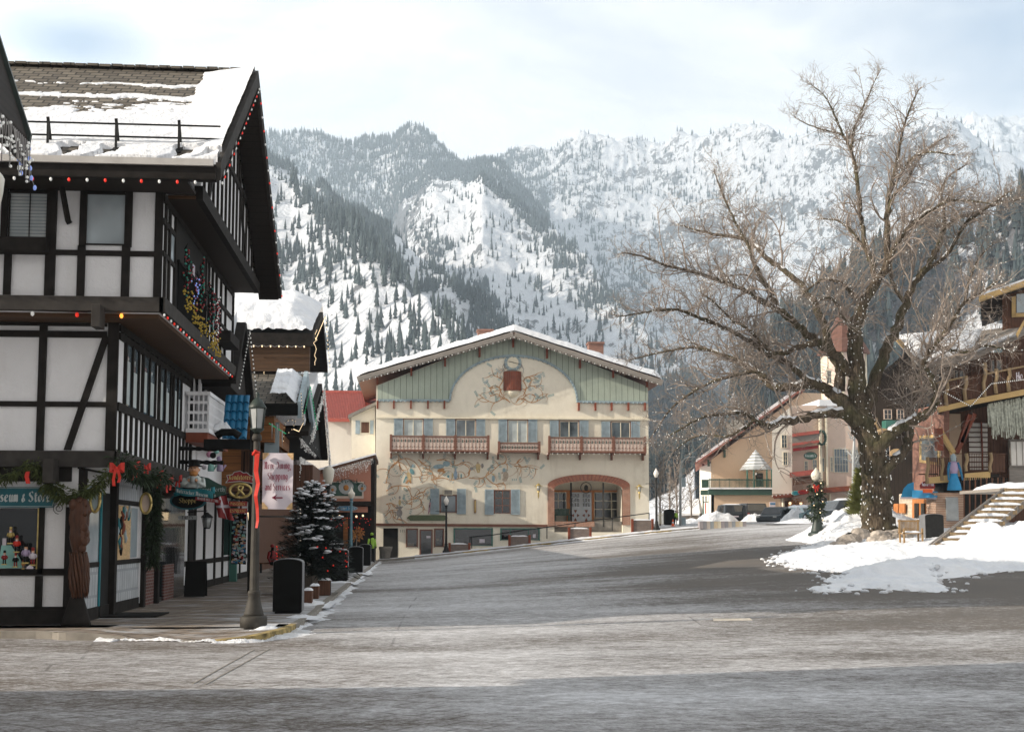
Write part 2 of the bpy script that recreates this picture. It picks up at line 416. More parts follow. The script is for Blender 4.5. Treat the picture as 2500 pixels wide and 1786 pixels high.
wd=bpy.data.worlds.new('World');SC.world=wd;wd.use_nodes=True;wt=wd.node_tree;wt.nodes.clear()
def wn(t,**k):
 x=wt.nodes.new(t)
 for a,v in k.items():setattr(x,a,v)
 return x
def wramp(f,*st):
 x=wn('ShaderNodeValToRGB');wt.links.new(f,x.inputs[0]);e=x.color_ramp.elements
 while len(e)<len(st):e.new(.5)
 for i,(p,c)in enumerate(st):e[i].position=p;e[i].color=(*c,1)if isinstance(c,tuple)else(c,c,c,1)
 return x.outputs[0]
wo=wn('ShaderNodeOutputWorld');bg=wn('ShaderNodeBackground');wt.links.new(bg.outputs[0],wo.inputs[0])
sky=wn('ShaderNodeTexSky',sky_type='NISHITA');sky.sun_disc=False;sky.sun_elevation=SUN_EL
sky.sun_rotation=math.atan2(sdir.x,sdir.y);sky.air_density=1.2;sky.dust_density=1.5;sky.ozone_density=2.0
tc=wn('ShaderNodeTexCoord');sx=wn('ShaderNodeSeparateXYZ');wt.links.new(tc.outputs['Generated'],sx.inputs[0])
mz=wn('ShaderNodeMath',operation='ADD');wt.links.new(sx.outputs[2],mz.inputs[0]);mz.inputs[1].default_value=.22
cmb=wn('ShaderNodeCombineXYZ')
for i in(0,1):
 dv=wn('ShaderNodeMath',operation='DIVIDE');wt.links.new(sx.outputs[i],dv.inputs[0]);wt.links.new(mz.outputs[0],dv.inputs[1]);wt.links.new(dv.outputs[0],cmb.inputs[i])
def wnoise(sc,det,loc,dist=0.,rough=.55):
 mp=wn('ShaderNodeMapping');wt.links.new(cmb.outputs[0],mp.inputs[0]);mp.inputs['Location'].default_value=loc;mp.inputs['Scale'].default_value=(1,1.6,1)
 x=wn('ShaderNodeTexNoise');wt.links.new(mp.outputs[0],x.inputs['Vector']);x.inputs['Scale'].default_value=sc
 x.inputs['Detail'].default_value=det;x.inputs['Distortion'].default_value=dist;x.inputs['Roughness'].default_value=rough;return x.outputs['Fac']
cover=wramp(wnoise(1.15,5,(3.1,7.7,0),.3),(.28,.72),(.46,1.0))
cl=wramp(wnoise(2.1,6,(1.3,2.2,0),.8,.6),(.34,(7.4,7.35,7.6)),(.50,(9.2,8.95,8.7)),(.64,(11.6,11.1,10.3)))
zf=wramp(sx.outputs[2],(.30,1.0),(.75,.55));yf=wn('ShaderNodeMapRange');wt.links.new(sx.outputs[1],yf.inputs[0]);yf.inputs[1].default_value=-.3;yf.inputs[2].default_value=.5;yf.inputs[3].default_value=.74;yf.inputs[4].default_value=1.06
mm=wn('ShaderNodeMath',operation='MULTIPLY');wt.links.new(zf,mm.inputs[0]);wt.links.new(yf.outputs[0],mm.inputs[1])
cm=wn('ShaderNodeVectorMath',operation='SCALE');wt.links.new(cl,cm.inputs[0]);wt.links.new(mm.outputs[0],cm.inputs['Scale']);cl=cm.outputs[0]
def hole(px,py,r):
 d=ray(px,py).normalized();c=(d.x/(d.z+.22),d.y/(d.z+.22),0)
 jit=wn('ShaderNodeTexNoise');wt.links.new(cmb.outputs[0],jit.inputs['Vector']);jit.inputs['Scale'].default_value=2.6;jit.inputs['Detail'].default_value=5
 ds=wn('ShaderNodeVectorMath',operation='DISTANCE');wt.links.new(cmb.outputs[0],ds.inputs[0]);ds.inputs[1].default_value=c
 ad=wn('ShaderNodeMath',operation='MULTIPLY_ADD');wt.links.new(jit.outputs['Fac'],ad.inputs[0]);ad.inputs[1].default_value=r*3.2;wt.links.new(ds.outputs['Value'],ad.inputs[2])
 return wramp(ad.outputs[0],(r*1.5,.0),(r*2.8,1.0))
for h_ in(hole(2430,60,.24),hole(190,95,.09)):
 mn_=wn('ShaderNodeMath',operation='MULTIPLY');wt.links.new(cover,mn_.inputs[0]);wt.links.new(h_,mn_.inputs[1]);cover=mn_.outputs[0]
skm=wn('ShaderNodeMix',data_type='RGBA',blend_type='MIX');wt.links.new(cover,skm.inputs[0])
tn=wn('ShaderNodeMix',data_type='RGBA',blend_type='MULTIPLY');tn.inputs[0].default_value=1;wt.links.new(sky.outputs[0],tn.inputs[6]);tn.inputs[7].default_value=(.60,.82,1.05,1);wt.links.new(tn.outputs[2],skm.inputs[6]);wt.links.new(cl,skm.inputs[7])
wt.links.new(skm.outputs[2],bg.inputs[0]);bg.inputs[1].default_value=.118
vs=SC.view_settings;vs.view_transform='Standard';vs.look='None';vs.gamma=1;vs.exposure=.35;vs.use_curve_mapping=False
SC.cycles.max_bounces=6;SC.cycles.diffuse_bounces=3;SC.cycles.glossy_bounces=2;SC.cycles.transmission_bounces=2;SC.cycles.volume_bounces=1
SC.cycles.transparent_max_bounces=6
# ---------------------------------------------------------------- hills
LAY=[([(1300,240),(1700,400),(2300,470),(2900,420)],[(-400,1298),(1300,1290),(1560,1270),(1640,1225),(1700,1140),(1790,960),(1860,850),(1960,770),(2060,710),(2130,670),(2250,620),(2330,590),(2420,560),(2500,515),(2700,400),(2900,380)]),([(-400,900),(700,820),(900,650),(1150,480),(1300,400)],[(-400,380),(300,400),(560,430),(657,452),(710,463),(754,496),(798,531),(846,558),(886,580),(934,637),(996,672),(1062,712),(1123,773),(1160,845),(1230,960),(1330,1100),(1500,1260),(2900,1290)]),([(-400,1500),(700,1300),(1250,800),(1500,620)],[(-400,350),(500,380),(650,400),(776,440),(820,470),(873,514),(925,558),(996,628),(1084,672),(1150,725),(1216,778),(1300,870),(1400,990),(1600,1200),(2900,1280)]),([(-400,2000),(950,1900),(1300,1600),(1700,1000)],[(-400,700),(700,700),(900,700),(955,640),(968,560),(987,510),(1022,467),(1057,446),(1097,452),(1137,454),(1176,426),(1194,448),(1233,487),(1286,531),(1348,575),(1436,646),(1502,712),(1590,822),(1700,950),(1900,1150),(2900,1280)]),([(-400,2700),(1000,2600),(1500,1900)],[(-400,350),(500,335),(644,335),(745,339),(855,341),(903,331),(965,320),(1018,320),(1053,335),(1097,361),(1159,378),(1216,400),(1260,445),(1300,490),(1350,560),(1420,640),(1550,780),(1800,1000),(2900,1270)]),([(-400,3400),(1250,3300),(1700,3000),(2300,2400),(2900,2300)],[(-400,420),(900,420),(1159,385),(1216,377),(1277,367),(1348,357),(1392,340),(1458,336),(1524,343),(1590,350),(1628,350),(1700,327),(1760,313),(1892,312),(1980,325),(2060,330),(2200,318),(2300,297),(2343,277),(2390,292),(2440,325),(2500,362),(2900,480)]),([(-400,4700),(2900,4500)],[(-400,520),(2200,420),(2350,335),(2398,292),(2440,273),(2500,270),(2600,285),(2900,330)]),]
HNC,HNR=760,640
hp=np.linspace(150,2920,HNC);hD=150*(5000/150)**(np.linspace(0,1,HNR))
rays=[ray(p,1305)for p in hp]
hz=np.zeros((HNR,HNC));hx=np.zeros_like(hz);hy=np.zeros_like(hz)
for j,p in enumerate(hp):
 d=rays[j];k=1.0/(d.x*_fh.x+d.y*_fh.y);hx[:,j]=hD*d.x*k;hy[:,j]=hD*d.y*k
 cs=[]
 for Lr,Cr in LAY:
  D=float(np.interp(p,*zip(*Lr)));y=float(np.interp(p,*zip(*Cr)))
  q=PD(p,y,D);cs.append((D,q.z))
 cs.sort();pd_=[150.0];pz_=[2.2 if True else 0]
 pd_.append(190.0);pz_.append(3.0)
 for i,(D,z)in enumerate(cs):
  if i:
   D0,z0=cs[i-1];g=D-D0
   if g>60:pd_.append(D0+.22*g);pz_.append(min(z0-.10*g,z0+.10*(z-z0))if z>z0 else z0+.4*(z-z0))
  if D>pd_[-1]+10:pd_.append(D);pz_.append(z)
 pd_.append(5000);pz_.append(pz_[-1]*.6)
 hz[:,j]=np.interp(hD,pd_,pz_)
k=np.array([1,2,3,2,1.])/9
for _ in range(2):hz[2:-2]=sum(k[i]*hz[i:HNR-4+i]for i in range(5))
far=sstep(190,480,hD)[:,None]
wx=hx+60*fbm(hx/420,hy/420,3);wy=hy+60*fbm(hx/420+9,hy/420+4,3)
amp=(.015*hD[:,None]+6)*far
hz0=hz.copy()
hz=hz+amp*(ridged(wx/330,wy/330,4,.5)-.55)*1.2+amp*.62*(ridged(wx/95,wy/95,4,.55)-.5)
hz=hz+(.0042*np.minimum(hD,1500)[:,None]+1.6)*far*(ridged(wx/34,wy/34,3,.6)-.5)
hv=np.stack([hx,hy,hz],-1).reshape(-1,3)
t=NT('snowy_rock');P=t.world();N=t.sep(t.nrm())
nb=t.noise(.004,8,.7,co=P);nm=t.noise(.028,8,.72,co=P);nf=t.noise(.11,6,.75,co=t.map((1,1,.45),co=P))
stp=t.math('SUBTRACT',1.0,N[2])
rk=t.math('ADD',t.math('MULTIPLY',stp,.95),t.math('MULTIPLY',t.math('SUBTRACT',nm,.5),1.3))
rk=t.math('ADD',rk,t.math('MULTIPLY',t.math('SUBTRACT',nf,.5),1.7))
rk=t.math('ADD',rk,t.math('MULTIPLY',t.math('SUBTRACT',nb,.5),1.8))
mask=t.ramp(rk,(.40,0.0),(.50,1.0))
rcol=t.mix(t.ramp(nf,(.4,0.0),(.6,1.0)),(.07,.075,.085),(.20,.20,.21))
t.fin(t.mix(mask,(.87,.89,.93),rcol),.85,spec=.15)
t.bump(t.math('ADD',nm,t.math('MULTIPLY',nf,.35)),.9,14.0)
M['hill']=t.m
hills=np_mesh('hills',hv,grid_faces(HNR,HNC),M['hill'],True);hills['kind']='structure'
def h_at(px_,D_):
 fi=np.clip(np.log(D_/150)/math.log(5000/150)*(HNR-1),0,HNR-2);fj=np.clip((px_-150)/2770*(HNC-1),0,HNC-2)
 i=fi.astype(int);j=fj.astype(int);a=fi-i;b=fj-j
 def L(A):return(A[i,j]*(1-a)*(1-b)+A[i+1,j]*a*(1-b)+A[i,j+1]*(1-a)*b+A[i+1,j+1]*a*b)
 return L(hx),L(hy),L(hz)
def inpoly(x,y,P):
 r=np.zeros(len(x),bool);n=len(P)
 for i in range(n):
  x0,y0=P[i];x1,y1=P[(i+1)%n]
  c=((y0>y)!=(y1>y));xx=(x1-x0)*(y-y0)/((y1-y0)if y1!=y0 else 1e-9)+x0;r^=c&(x<xx)
 return r
WOODS=[([(-400,330),(640,325),(900,325),(960,312),(1030,312),(1100,355),(1180,372),(1260,372),(1330,420),(1340,560),(1300,560),(1180,450),(1060,440),(980,500),(930,640),(860,560),(760,440),(640,400),(-400,420)],.95),([(1240,365),(1340,375),(1345,560),(1290,520)],.9),([(700,455),(800,520),(900,570),(1000,665),(1080,720),(1000,720),(900,660),(780,560)],.42),([(640,520),(800,560),(960,690),(900,760),(760,700),(640,700)],.13),([(1000,560),(1060,555),(1130,640),(1160,760),(1110,700),(1040,620)],.5),([(1100,700),(1180,720),(1290,830),(1240,840),(1160,790)],.6),([(1340,360),(1460,340),(1500,420),(1440,560),(1380,520),(1340,420)],.30),([(1290,530),(1440,650),(1560,800),(1440,760),(1340,640)],.32),([(1560,420),(1900,400),(1980,560),(1700,520)],.16),([(1150,640),(1230,760),(1330,900),(1420,1010),(1330,1010),(1190,850),(1120,740)],.6),([(1440,560),(1560,640),(1620,760),(1540,760),(1460,660)],.4),([(700,430),(960,600),(1000,690),(930,640),(800,520)],.85),([(1600,1160),(1700,1020),(1850,800),(1960,720),(2130,620),(2300,555),(2500,480),(2900,400),(2900,1150),(1600,1260)],.55),([(1570,960),(1760,900),(1760,1270),(1570,1270)],.95),([(560,700),(1100,720),(1160,860),(900,900),(700,1000),(560,1000)],.08),]
def cand(n,seed,dlo,dhi):
 r=np.random.RandomState(seed);p=r.uniform(400,2650,n);D=dlo*(dhi/dlo)**r.rand(n)
 x,y,z=h_at(p,D);w=np.stack([x,y,z],1)-np.array([0,0,CAMZ])
 zc=w@np.array(_f3);sxp=CX+F*(w@np.array(_r))/zc;syp=CY-F*(w@np.array(_u))/zc
 dens=np.full(n,.06)
 for P_,a in WOODS:dens=np.where(inpoly(sxp,syp,P_),a,dens)
 cl_=fbm(x/90,y/90,4);dens=np.where(dens>.7,dens*np.clip(1.3+1.3*cl_,.35,2.2),dens*np.clip(1+2.4*cl_,.03,2.2))
 keep=(r.rand(n)<dens*np.clip(D/1900,.07,1))&((sxp<1060)|(D>330))
 return x[keep],y[keep],z[keep],D[keep],sxp[keep],syp[keep],r
def visible(sx_,D_,sy_):
 """rough test against the hill skyline in front of each tree"""
 ok=np.ones(len(D_),bool)
 PYH=CY-F*(((hx-0)*_u.x+hy*_u.y+(hz-CAMZ)*_u.z)/(hx*_f3 .x+hy*_f3 .y+(hz-CAMZ)*_f3 .z))
 mn=np.minimum.accumulate(PYH,0)
 fi=np.clip((np.log(D_/150)/math.log(5000/150)*(HNR-1)).astype(int)-2,0,HNR-1);fj=np.clip(((sx_-150)/2770*(HNC-1)).astype(int),0,HNC-1)
 return sy_<mn[fi,fj]+25
def forest_mesh(x,y,z,h,seed):
 r=np.random.RandomState(seed);n=len(x);V=[];Fc=[]
 tiers=[(.10,.42,.125),(.24,.60,.115),(.42,.78,.09),(.60,1.0,.06)]
 ns=5;base=0
 for(a,b,w)in tiers:
  ang=np.linspace(0,2*PI,ns,endpoint=False)[None]+r.rand(n,1)*6
  rr=h[:,None]*w*(.65+.7*r.rand(n,ns));zz=z[:,None]+h[:,None]*(a+.07*(r.rand(n,ns)-.5))
  ring=np.stack([x[:,None]+rr*np.cos(ang),y[:,None]+rr*np.sin(ang),zz],-1)
  top=np.stack([x+.02*h*(r.rand(n)-.5),y,z+h*b],-1)[:,None]
  v=np.concatenate([ring,top],1);V.append(v.reshape(-1,3))
  i0=base+np.arange(n)[:,None]*(ns+1);kk=np.arange(ns)
  Fc.append(np.stack([i0+kk,i0+(kk+1)%ns,np.broadcast_to(i0+ns,(n,ns))],-1).reshape(-1,3));base+=n*(ns+1)
 return np.concatenate(V),np.concatenate(Fc)
M['far_tree']=m_plain('hill_conifer',(.050,.068,.068),.9,.5,.05,0,0)
xs,ys,zs,Ds,sxs,sys_,rr_=cand(560000,5,240,4300)
vis=visible(sxs,Ds,sys_)&(sxs>520)&(sxs<2600)&(sys_<1290)
xs,ys,zs,Ds,sxs,sys_=[a[vis]for a in(xs,ys,zs,Ds,sxs,sys_)]
hs=(6.5+8.5*rr_.rand(len(xs))**1.6)*np.where(Ds>1900,1.35,np.where(sxs<1300,.95,1.15))
order=np.argsort(-(hs/Ds)*(sxs>600)*(sxs<2500));big=order[:300];rest=order[300:]
print('hill trees',len(xs))
fv,ff=forest_mesh(xs[rest],ys[rest],zs[rest]-.4,hs[rest],3)
fo=np_mesh('conifer_forest',fv,ff,M['far_tree'],False);tag(fo,'dark conifer forest covering the snowy mountain ridges','forest',kind='stuff')
def pine_proto(seed,h,bare):
 r=random.Random(seed);g=MB()
 g.tube([(0,0,0),(.05*h*.1,0,h*.5),(0,0,h*.97)],[h*.016,h*.011,h*.003],5)
 root=thing('pine_tree','dark pine growing alone on the sunlit snowy hillside','pine tree',(0,0,0),'pines scattered over the near hillsides')
 g.build('trunk',M['twig'],root)
 q=MB();n=230
 for i in range(n):
  t_=bare+(1-bare)*(i/n)**.9;z=h*t_;L=h*.125*(1-t_)**.75*(1.15 if t_>bare+.1 else.6)*r.uniform(.5,1.25)+h*.012
  a=r.uniform(0,2*PI);d=Vector((math.cos(a),math.sin(a),r.uniform(-.35,.15)));s_=d.cross(Vector((0,0,1))).normalized()
  p=Vector((0,0,z));w=L*.30
  q.add([p,p+d*L*.55+s_*w,p+d*L+Vector((0,0,-.05*L)),p+d*L*.55-s_*w,p+d*L*.55+Vector((0,0,w*.8))],[(0,1,4),(1,2,4),(2,3,4),(3,0,4)])
 q.build('crown',M['far_tree'],root);return root
PR=[pine_proto(1,14.0,.22),pine_proto(2,14.0,.38),pine_proto(3,14.0,.12)]
used=[False]*3;ptab={}
for c in bpy.data.objects:
 if c.parent:ptab.setdefault(c.parent.name,[]).append(c)
for n_,i in enumerate(big):
 k3=n_%3
 if not used[k3]:o=PR[k3];used[k3]=True
 else:o=copy_tree(PR[k3],None,ptab)
 o.location=(xs[i],ys[i],zs[i]-.3);o.rotation_euler=(0,0,rr_.rand()*6);s_=hs[i]/14.0;o.scale=(s_*rr_.uniform(.85,1.2),s_,s_)
# ---------------------------------------------------------------- town ground, road, pavement
gx=np.concatenate([np.linspace(-300,-30,8),np.linspace(-26,60,60),np.linspace(70,400,14)]);gy=np.concatenate([np.linspace(-200,-20,6),np.linspace(-10,180,110),[200,230]])
GX,GY=np.meshgrid(gx,gy);gz=terr(GX,GY)-.10-.4*sstep(100,200,GY)
ground=np_mesh('ground',np.stack([GX,GY,gz],-1).reshape(-1,3),grid_faces(len(gy),len(gx)),M['snow_dirty']);ground['kind']='structure'
kp=[PZ(*p,-.12)for p in[(915,1379),(860,1428),(815,1467),(770,1507),(742,1527),(708,1546),(660,1560),(610,1566),(540,1567),(470,1566),(300,1563),(160,1562),(0,1558)]]
kp=[Vector((-1.80,84.5,-.12))]+kp[1:]+[Vector((-14,kp[-1].y+.2,-.12))]
def smooth_path(pts,n=6):
 out=[]
 for i in range(len(pts)-1):
  p0=pts[max(i-1,0)];p1=pts[i];p2=pts[i+1];p3=pts[min(i+2,len(pts)-1)]
  for k in range(n):
   t_=k/n;out.append(.5*((2*p1)+(p2-p0)*t_+(2*p0-5*p1+4*p2-p3)*t_*t_+(3*p1-p0-3*p2+p3)*t_**3))
 out.append(pts[-1]);return out
kl=smooth_path([p.copy()for p in kp],5)
t=NT('icy_asphalt');P=t.world();X=t.sep(P)
ag=t.noise(55,3,.7,co=P);streak=t.noise(.9,8,.72,co=t.map((.55,.9,1),co=P),dist=.3);patch=t.noise(.16,5,.55,co=t.map((.6,1.3,1),co=P))
fine=t.noise(5.5,6,.78,co=t.map((.75,1.2,1),co=P))
asp=t.mix(t.ramp(ag,(.3,0.0),(.7,1.0)),(.075,.064,.054),(.155,.132,.11));asp=t.mix(t.ramp(t.noise(.3,5,.6,co=P),(.4,0.0),(.65,.5)),asp,(.075,.07,.065))
frost_c=t.mix(t.ramp(fine,(.35,0.0),(.65,1.0)),(.42,.42,.43),(.70,.70,.72))
dry=t.math('MULTIPLY',t.ramp(X[0],(0,0.0),(1,1.0)),1.0)
mr=t.n('ShaderNodeMapRange');t.put(mr.inputs[0],X[0]);mr.inputs[1].default_value=1.0;mr.inputs[2].default_value=11.0
mr2=t.n('ShaderNodeMapRange');t.put(mr2 .inputs[0],X[1]);mr2 .inputs[1].default_value=75.0;mr2 .inputs[2].default_value=45.0
mr3=t.n('ShaderNodeMapRange');t.put(mr3 .inputs[0],X[1]);mr3 .inputs[1].default_value=14.0;mr3 .inputs[2].default_value=22.0
bare=t.math('MULTIPLY',t.math('MULTIPLY',mr.outputs[0],mr2 .outputs[0]),t.math('ADD',t.math('MULTIPLY',mr3 .outputs[0],.65),.35))
fr=t.math('ADD',t.math('MULTIPLY',streak,.46),t.math('MULTIPLY',patch,.70))
fr=t.math('ADD',fr,t.math('MULTIPLY',t.math('SUBTRACT',fine,.5),.65))
fr=t.math('ADD',fr,t.math('MULTIPLY',t.math('SUBTRACT',t.noise(.055,4,.5,co=P),.5),1.1))
fr=t.math('ADD',fr,t.math('MULTIPLY',t.math('SUBTRACT',t.noise(.5,6,.6,co=t.map((.12,1.2,1),(0,0,R_(12)),co=P)),.5),.5))
fr=t.math('ADD',fr,t.math('MULTIPLY',t.math('SUBTRACT',t.noise(16,4,.8,co=P),.5),.75))
fr=t.math('SUBTRACT',fr,t.math('MULTIPLY',bare,.28))
fr=t.ramp(fr,(.30,0.04),(.50,.46),(.80,1.0))
cv=t.n('ShaderNodeTexVoronoi',feature='DISTANCE_TO_EDGE');t.L.new(t.map((.13,.085,1),co=t.mix(.5,P,t.mix(1.0,P,t.n('ShaderNodeTexNoise',Scale=1.1).outputs['Color'],'ADD'))),cv.inputs['Vector']);cv.inputs['Scale'].default_value=1
crk=t.math('MULTIPLY',t.math('LESS_THAN',cv.outputs['Distance'],.0022),t.ramp(t.noise(.5,3,.6,co=P),(.45,0.0),(.6,.45)))
bk=t.n('ShaderNodeTexBrick');t.L.new(t.map((1,1,1),(0,0,R_(38)),co=P),bk.inputs['Vector']);bk.inputs['Scale'].default_value=1;bk.inputs['Brick Width'].default_value=.42;bk.inputs['Row Height'].default_value=.42;bk.inputs['Mortar Size'].default_value=.022
bx=t.n('ShaderNodeMapRange');t.put(bx.inputs[0],t.math('ADD',X[0],t.math('MULTIPLY',X[1],.25)));bx.inputs[1].default_value=4.2;bx.inputs[2].default_value=3.8
pav_=t.math('MULTIPLY',t.math('MULTIPLY',bx.outputs[0],bk.outputs['Fac']),t.math('LESS_THAN',X[1],23.0))
asp=t.mix(t.math('MULTIPLY',bx.outputs[0],.4),asp,(.15,.118,.092))
fr=t.math('SUBTRACT',fr,t.math('ADD',t.math('MULTIPLY',bx.outputs[0],.10),t.math('MULTIPLY',pav_,.12)),clamp=True)
col=t.mix(fr,asp,frost_c);col=t.mix(t.math('MULTIPLY',pav_,.22),col,(.05,.045,.04));col=t.mix(crk,col,(.03,.028,.025))
t.fin(col,t.math('SUBTRACT',.82,t.math('MULTIPLY',fr,.25)),spec=.25)
t.bump(t.math('ADD',t.math('MULTIPLY',ag,.25),t.math('ADD',fine,t.math('MULTIPLY',fr,.8))),.55,.03)
M['road']=t.m
rx=np.concatenate([np.linspace(-40,-4,10),np.linspace(-2.5,45,60)]);ry=np.concatenate([np.linspace(-30,5,8),np.linspace(7,130,120)])
GX,GY=np.meshgrid(rx,ry)
road=np_mesh('road',np.stack([GX,GY,terr(GX,GY)],-1).reshape(-1,3),grid_faces(len(ry),len(rx)),M['road']);road['kind']='structure'
t=NT('paving');P=t.world();b=t.n('ShaderNodeTexBrick');t.L.new(t.map((1,1,1),(0,0,R_(38)),co=P),b.inputs['Vector'])
b.inputs['Scale'].default_value=1;b.inputs['Brick Width'].default_value=.42;b.inputs['Row Height'].default_value=.42;b.inputs['Mortar Size'].default_value=.02
b.inputs['Color1'].default_value=(.25,.205,.165,1);b.inputs['Color2'].default_value=(.17,.14,.115,1);b.inputs['Mortar'].default_value=(.06,.052,.045,1)
fz=t.noise(1.3,7,.7,co=t.map((.4,1.2,1),co=P));X=t.sep(P)
mrx=t.n('ShaderNodeMapRange');t.put(mrx.inputs[0],X[0]);mrx.inputs[1].default_value=-4.2;mrx.inputs[2].default_value=-2.2
fz=t.math('ADD',fz,t.math('MULTIPLY',mrx.outputs[0],.14))
t.fin(t.mix(t.ramp(fz,(.52,0.0),(.68,.8)),b.outputs['Color'],(.55,.57,.60)),.85,spec=.2)
t.bump(t.math('ADD',t.math('MULTIPLY',b.outputs['Fac'],-1.0),fz),.5,.01);M['paving']=t.m
g=MB()
inner=[Vector((p.x-.16,p.y,0))if i<14 else Vector((p.x-.12,p.y+.14,0))for i,p in enumerate(kl)]
drop=[]
for p in inner:
 k=max(0,1-abs(p.x+3.9)/1.5)if p.y<24 else 0;drop.append(-.105*min(1,k*1.6))
pts=[Vector((p.x,p.y,d))for p,d in zip(inner,drop)]
fan=[Vector((-18,p.y,0))for p in pts]
for i in range(len(pts)-1):
 a,b_=pts[i],pts[i+1]
 if a.x>-3.0 or True:
  ya=max(a.y,23.2);yb=max(b_.y,23.2)
  if a.y>23.2 and b_.y>23.2:g.poly([(a.x,a.y,a.z),(-16,a.y,0),(-16,b_.y,0),(b_.x,b_.y,b_.z)][::-1])
fr_=[p for p in pts if p.y<=24.2]
for i in range(len(fr_)-1):
 a,b_=fr_[i],fr_[i+1];g.poly([(a.x,a.y,a.z),(b_.x,b_.y,b_.z),(b_.x,24.2,.0),(a.x,24.2,.0)][::-1])
g2=MB()
pav=g.build('pavement',M['paving'],org=(0,0,0));pav['kind']='structure'
g=MB();n=len(kl)
for i in range(n-1):
 a,b_=kl[i],kl[i+1];ia,ib=inner[i],inner[i+1];za,zb=drop[i]+.006,drop[i+1]+.006
 paint=1 if(-6.6>a.x>-9.9)or(-3.2<a.x<-1.9 and a.y<24.4)else 0
 g.add([(a.x,a.y,-.2),(b_.x,b_.y,-.2),(b_.x,b_.y,zb),(a.x,a.y,za),(ib.x,ib.y,zb),(ia.x,ia.y,za)],[(0,1,2,3),(3,2,4,5)],paint)
kb=g.build('kerb',[M['stone_pot'],M['yellow_paint']],org=(0,0,0));kb['kind']='structure'
# ---------------------------------------------------------------- facade tools
def fr(mb,px0,py0,px1,py1,Y,out=.04,inn=.0,mi=0):
 """box on a wall facing the camera street end (plane y=Y), outline read in picture units"""
 my=(py0+py1)/2;mx=(px0+px1)/2
 return mb.box(PY(px0,my,Y).x,PY(px1,my,Y).x,Y-out,Y+inn,PY(mx,py0,Y).z,PY(mx,py1,Y).z,mi)
def XZ(px,py,Y):
 p=PY(px,py,Y);return p.x,p.z
def blob_leaves(mb,pts,rad,n,size,seed,mi=0,droop=.6,flat=.35):
 r=random.Random(seed)
 P=[Vector(p)for p in pts];L=[0]
 for a,b in zip(P,P[1:]):L.append(L[-1]+(b-a).length)
 for _ in range(n):
  s=r.uniform(0,L[-1]);i=0
  while i<len(L)-2 and L[i+1]<s:i+=1
  p=P[i].lerp(P[i+1],(s-L[i])/max(1e-6,L[i+1]-L[i]))
  d=Vector((r.gauss(0,1),r.gauss(0,1),r.gauss(0,.7)-droop)).normalized();p=p+d*rad*r.random()**.6
  t_=d.cross(Vector((r.random()-.5,r.random()-.5,.3))).normalized();L_=size*r.uniform(.6,1.4)
  mb.add([p,p+d*L_*.5+t_*L_*flat*.5,p+d*L_+Vector((0,0,-.25*L_)),p+d*L_*.5-t_*L_*flat*.5],[(0,1,2,3)],mi)
_bm={}
def bulb_mesh(mat,size):
 k=(mat,round(size,4))
 if k not in _bm:
  g=MB();g.lathe([(.0005,-1.0),(.34,-.72),(.42,-.35),(.30,.0),(.20,.12),(.0005,.14)],(0,0,0),6)
  me=bpy.data.meshes.new('bulb');me.from_pydata([(x*size,y*size,z*size)for x,y,z in g.v],[],g.f);me.materials.append(M[mat])
  for p_ in me.polygons:p_.use_smooth=True
  _bm[k]=me
 return _bm[k]
def lights(label,pts,gap,mats,size=.055,sag=0,group=None,wire='black',cat='string lights',wr=.008):
 P=[Vector(p)for p in pts];L=[0]
 for a,b in zip(P,P[1:]):L.append(L[-1]+(b-a).length)
 t_=thing('string_lights',label,cat,tuple(P[0]),group)
 g=MB();W=[]
 n=max(2,int(L[-1]/gap)+1);bl=[]
 for k in range(n):
  s=min(k*gap,L[-1]);i=0
  while i<len(L)-2 and L[i+1]<s:i+=1
  p=P[i].lerp(P[i+1],(s-L[i])/max(1e-6,L[i+1]-L[i]));bl.append(p)
  W.append(p+Vector((0,0,.02)))
  if sag and k<n-1:W.append(None)
 if sag:
  for i,w in enumerate(W):
   if w is None:W[i]=(W[i-1]+bl[(i+1)//2])/2-Vector((0,0,sag))
 g.tube(W,wr,4);g.build('wire',M[wire],t_)
 if n<=100:
  for k,p in enumerate(bl):
   o=bpy.data.objects.new('bulb',bulb_mesh(mats[k%len(mats)],size));COL.objects.link(o);o.parent=t_;o.location=p-P[0]
 else:
  g=MB()
  for k,p in enumerate(bl):g.ball(p,size*.4,4,k%len(mats),1,1,1.7)
  o=g.build('bulb',[M[m]for m in mats],t_);o['kind']='stuff'
 return t_
def slab(name,mat,parent,x0,x1,ya,za,yb,zb,th=.14,flip=False):
 """roof slope: eave line at (ya,za), ridge line at (yb,zb); own frame so that its shingles run along it"""
 L=math.hypot(yb-ya,zb-za);ang=math.atan2(zb-za,yb-ya)
 g=MB();g.box(0,x1-x0,0,L,-th,0)
 me=bpy.data.meshes.new(name);me.from_pydata(g.v,[],g.f);me.materials.append(mat)
 o=bpy.data.objects.new(name,me);COL.objects.link(o);o.parent=parent;b=ORG[parent.name]
 o.location=Vector((x0,ya,za))-b;o.rotation_euler=(ang,0,0);ORG[o.name]=Vector((x0,ya,za));return o
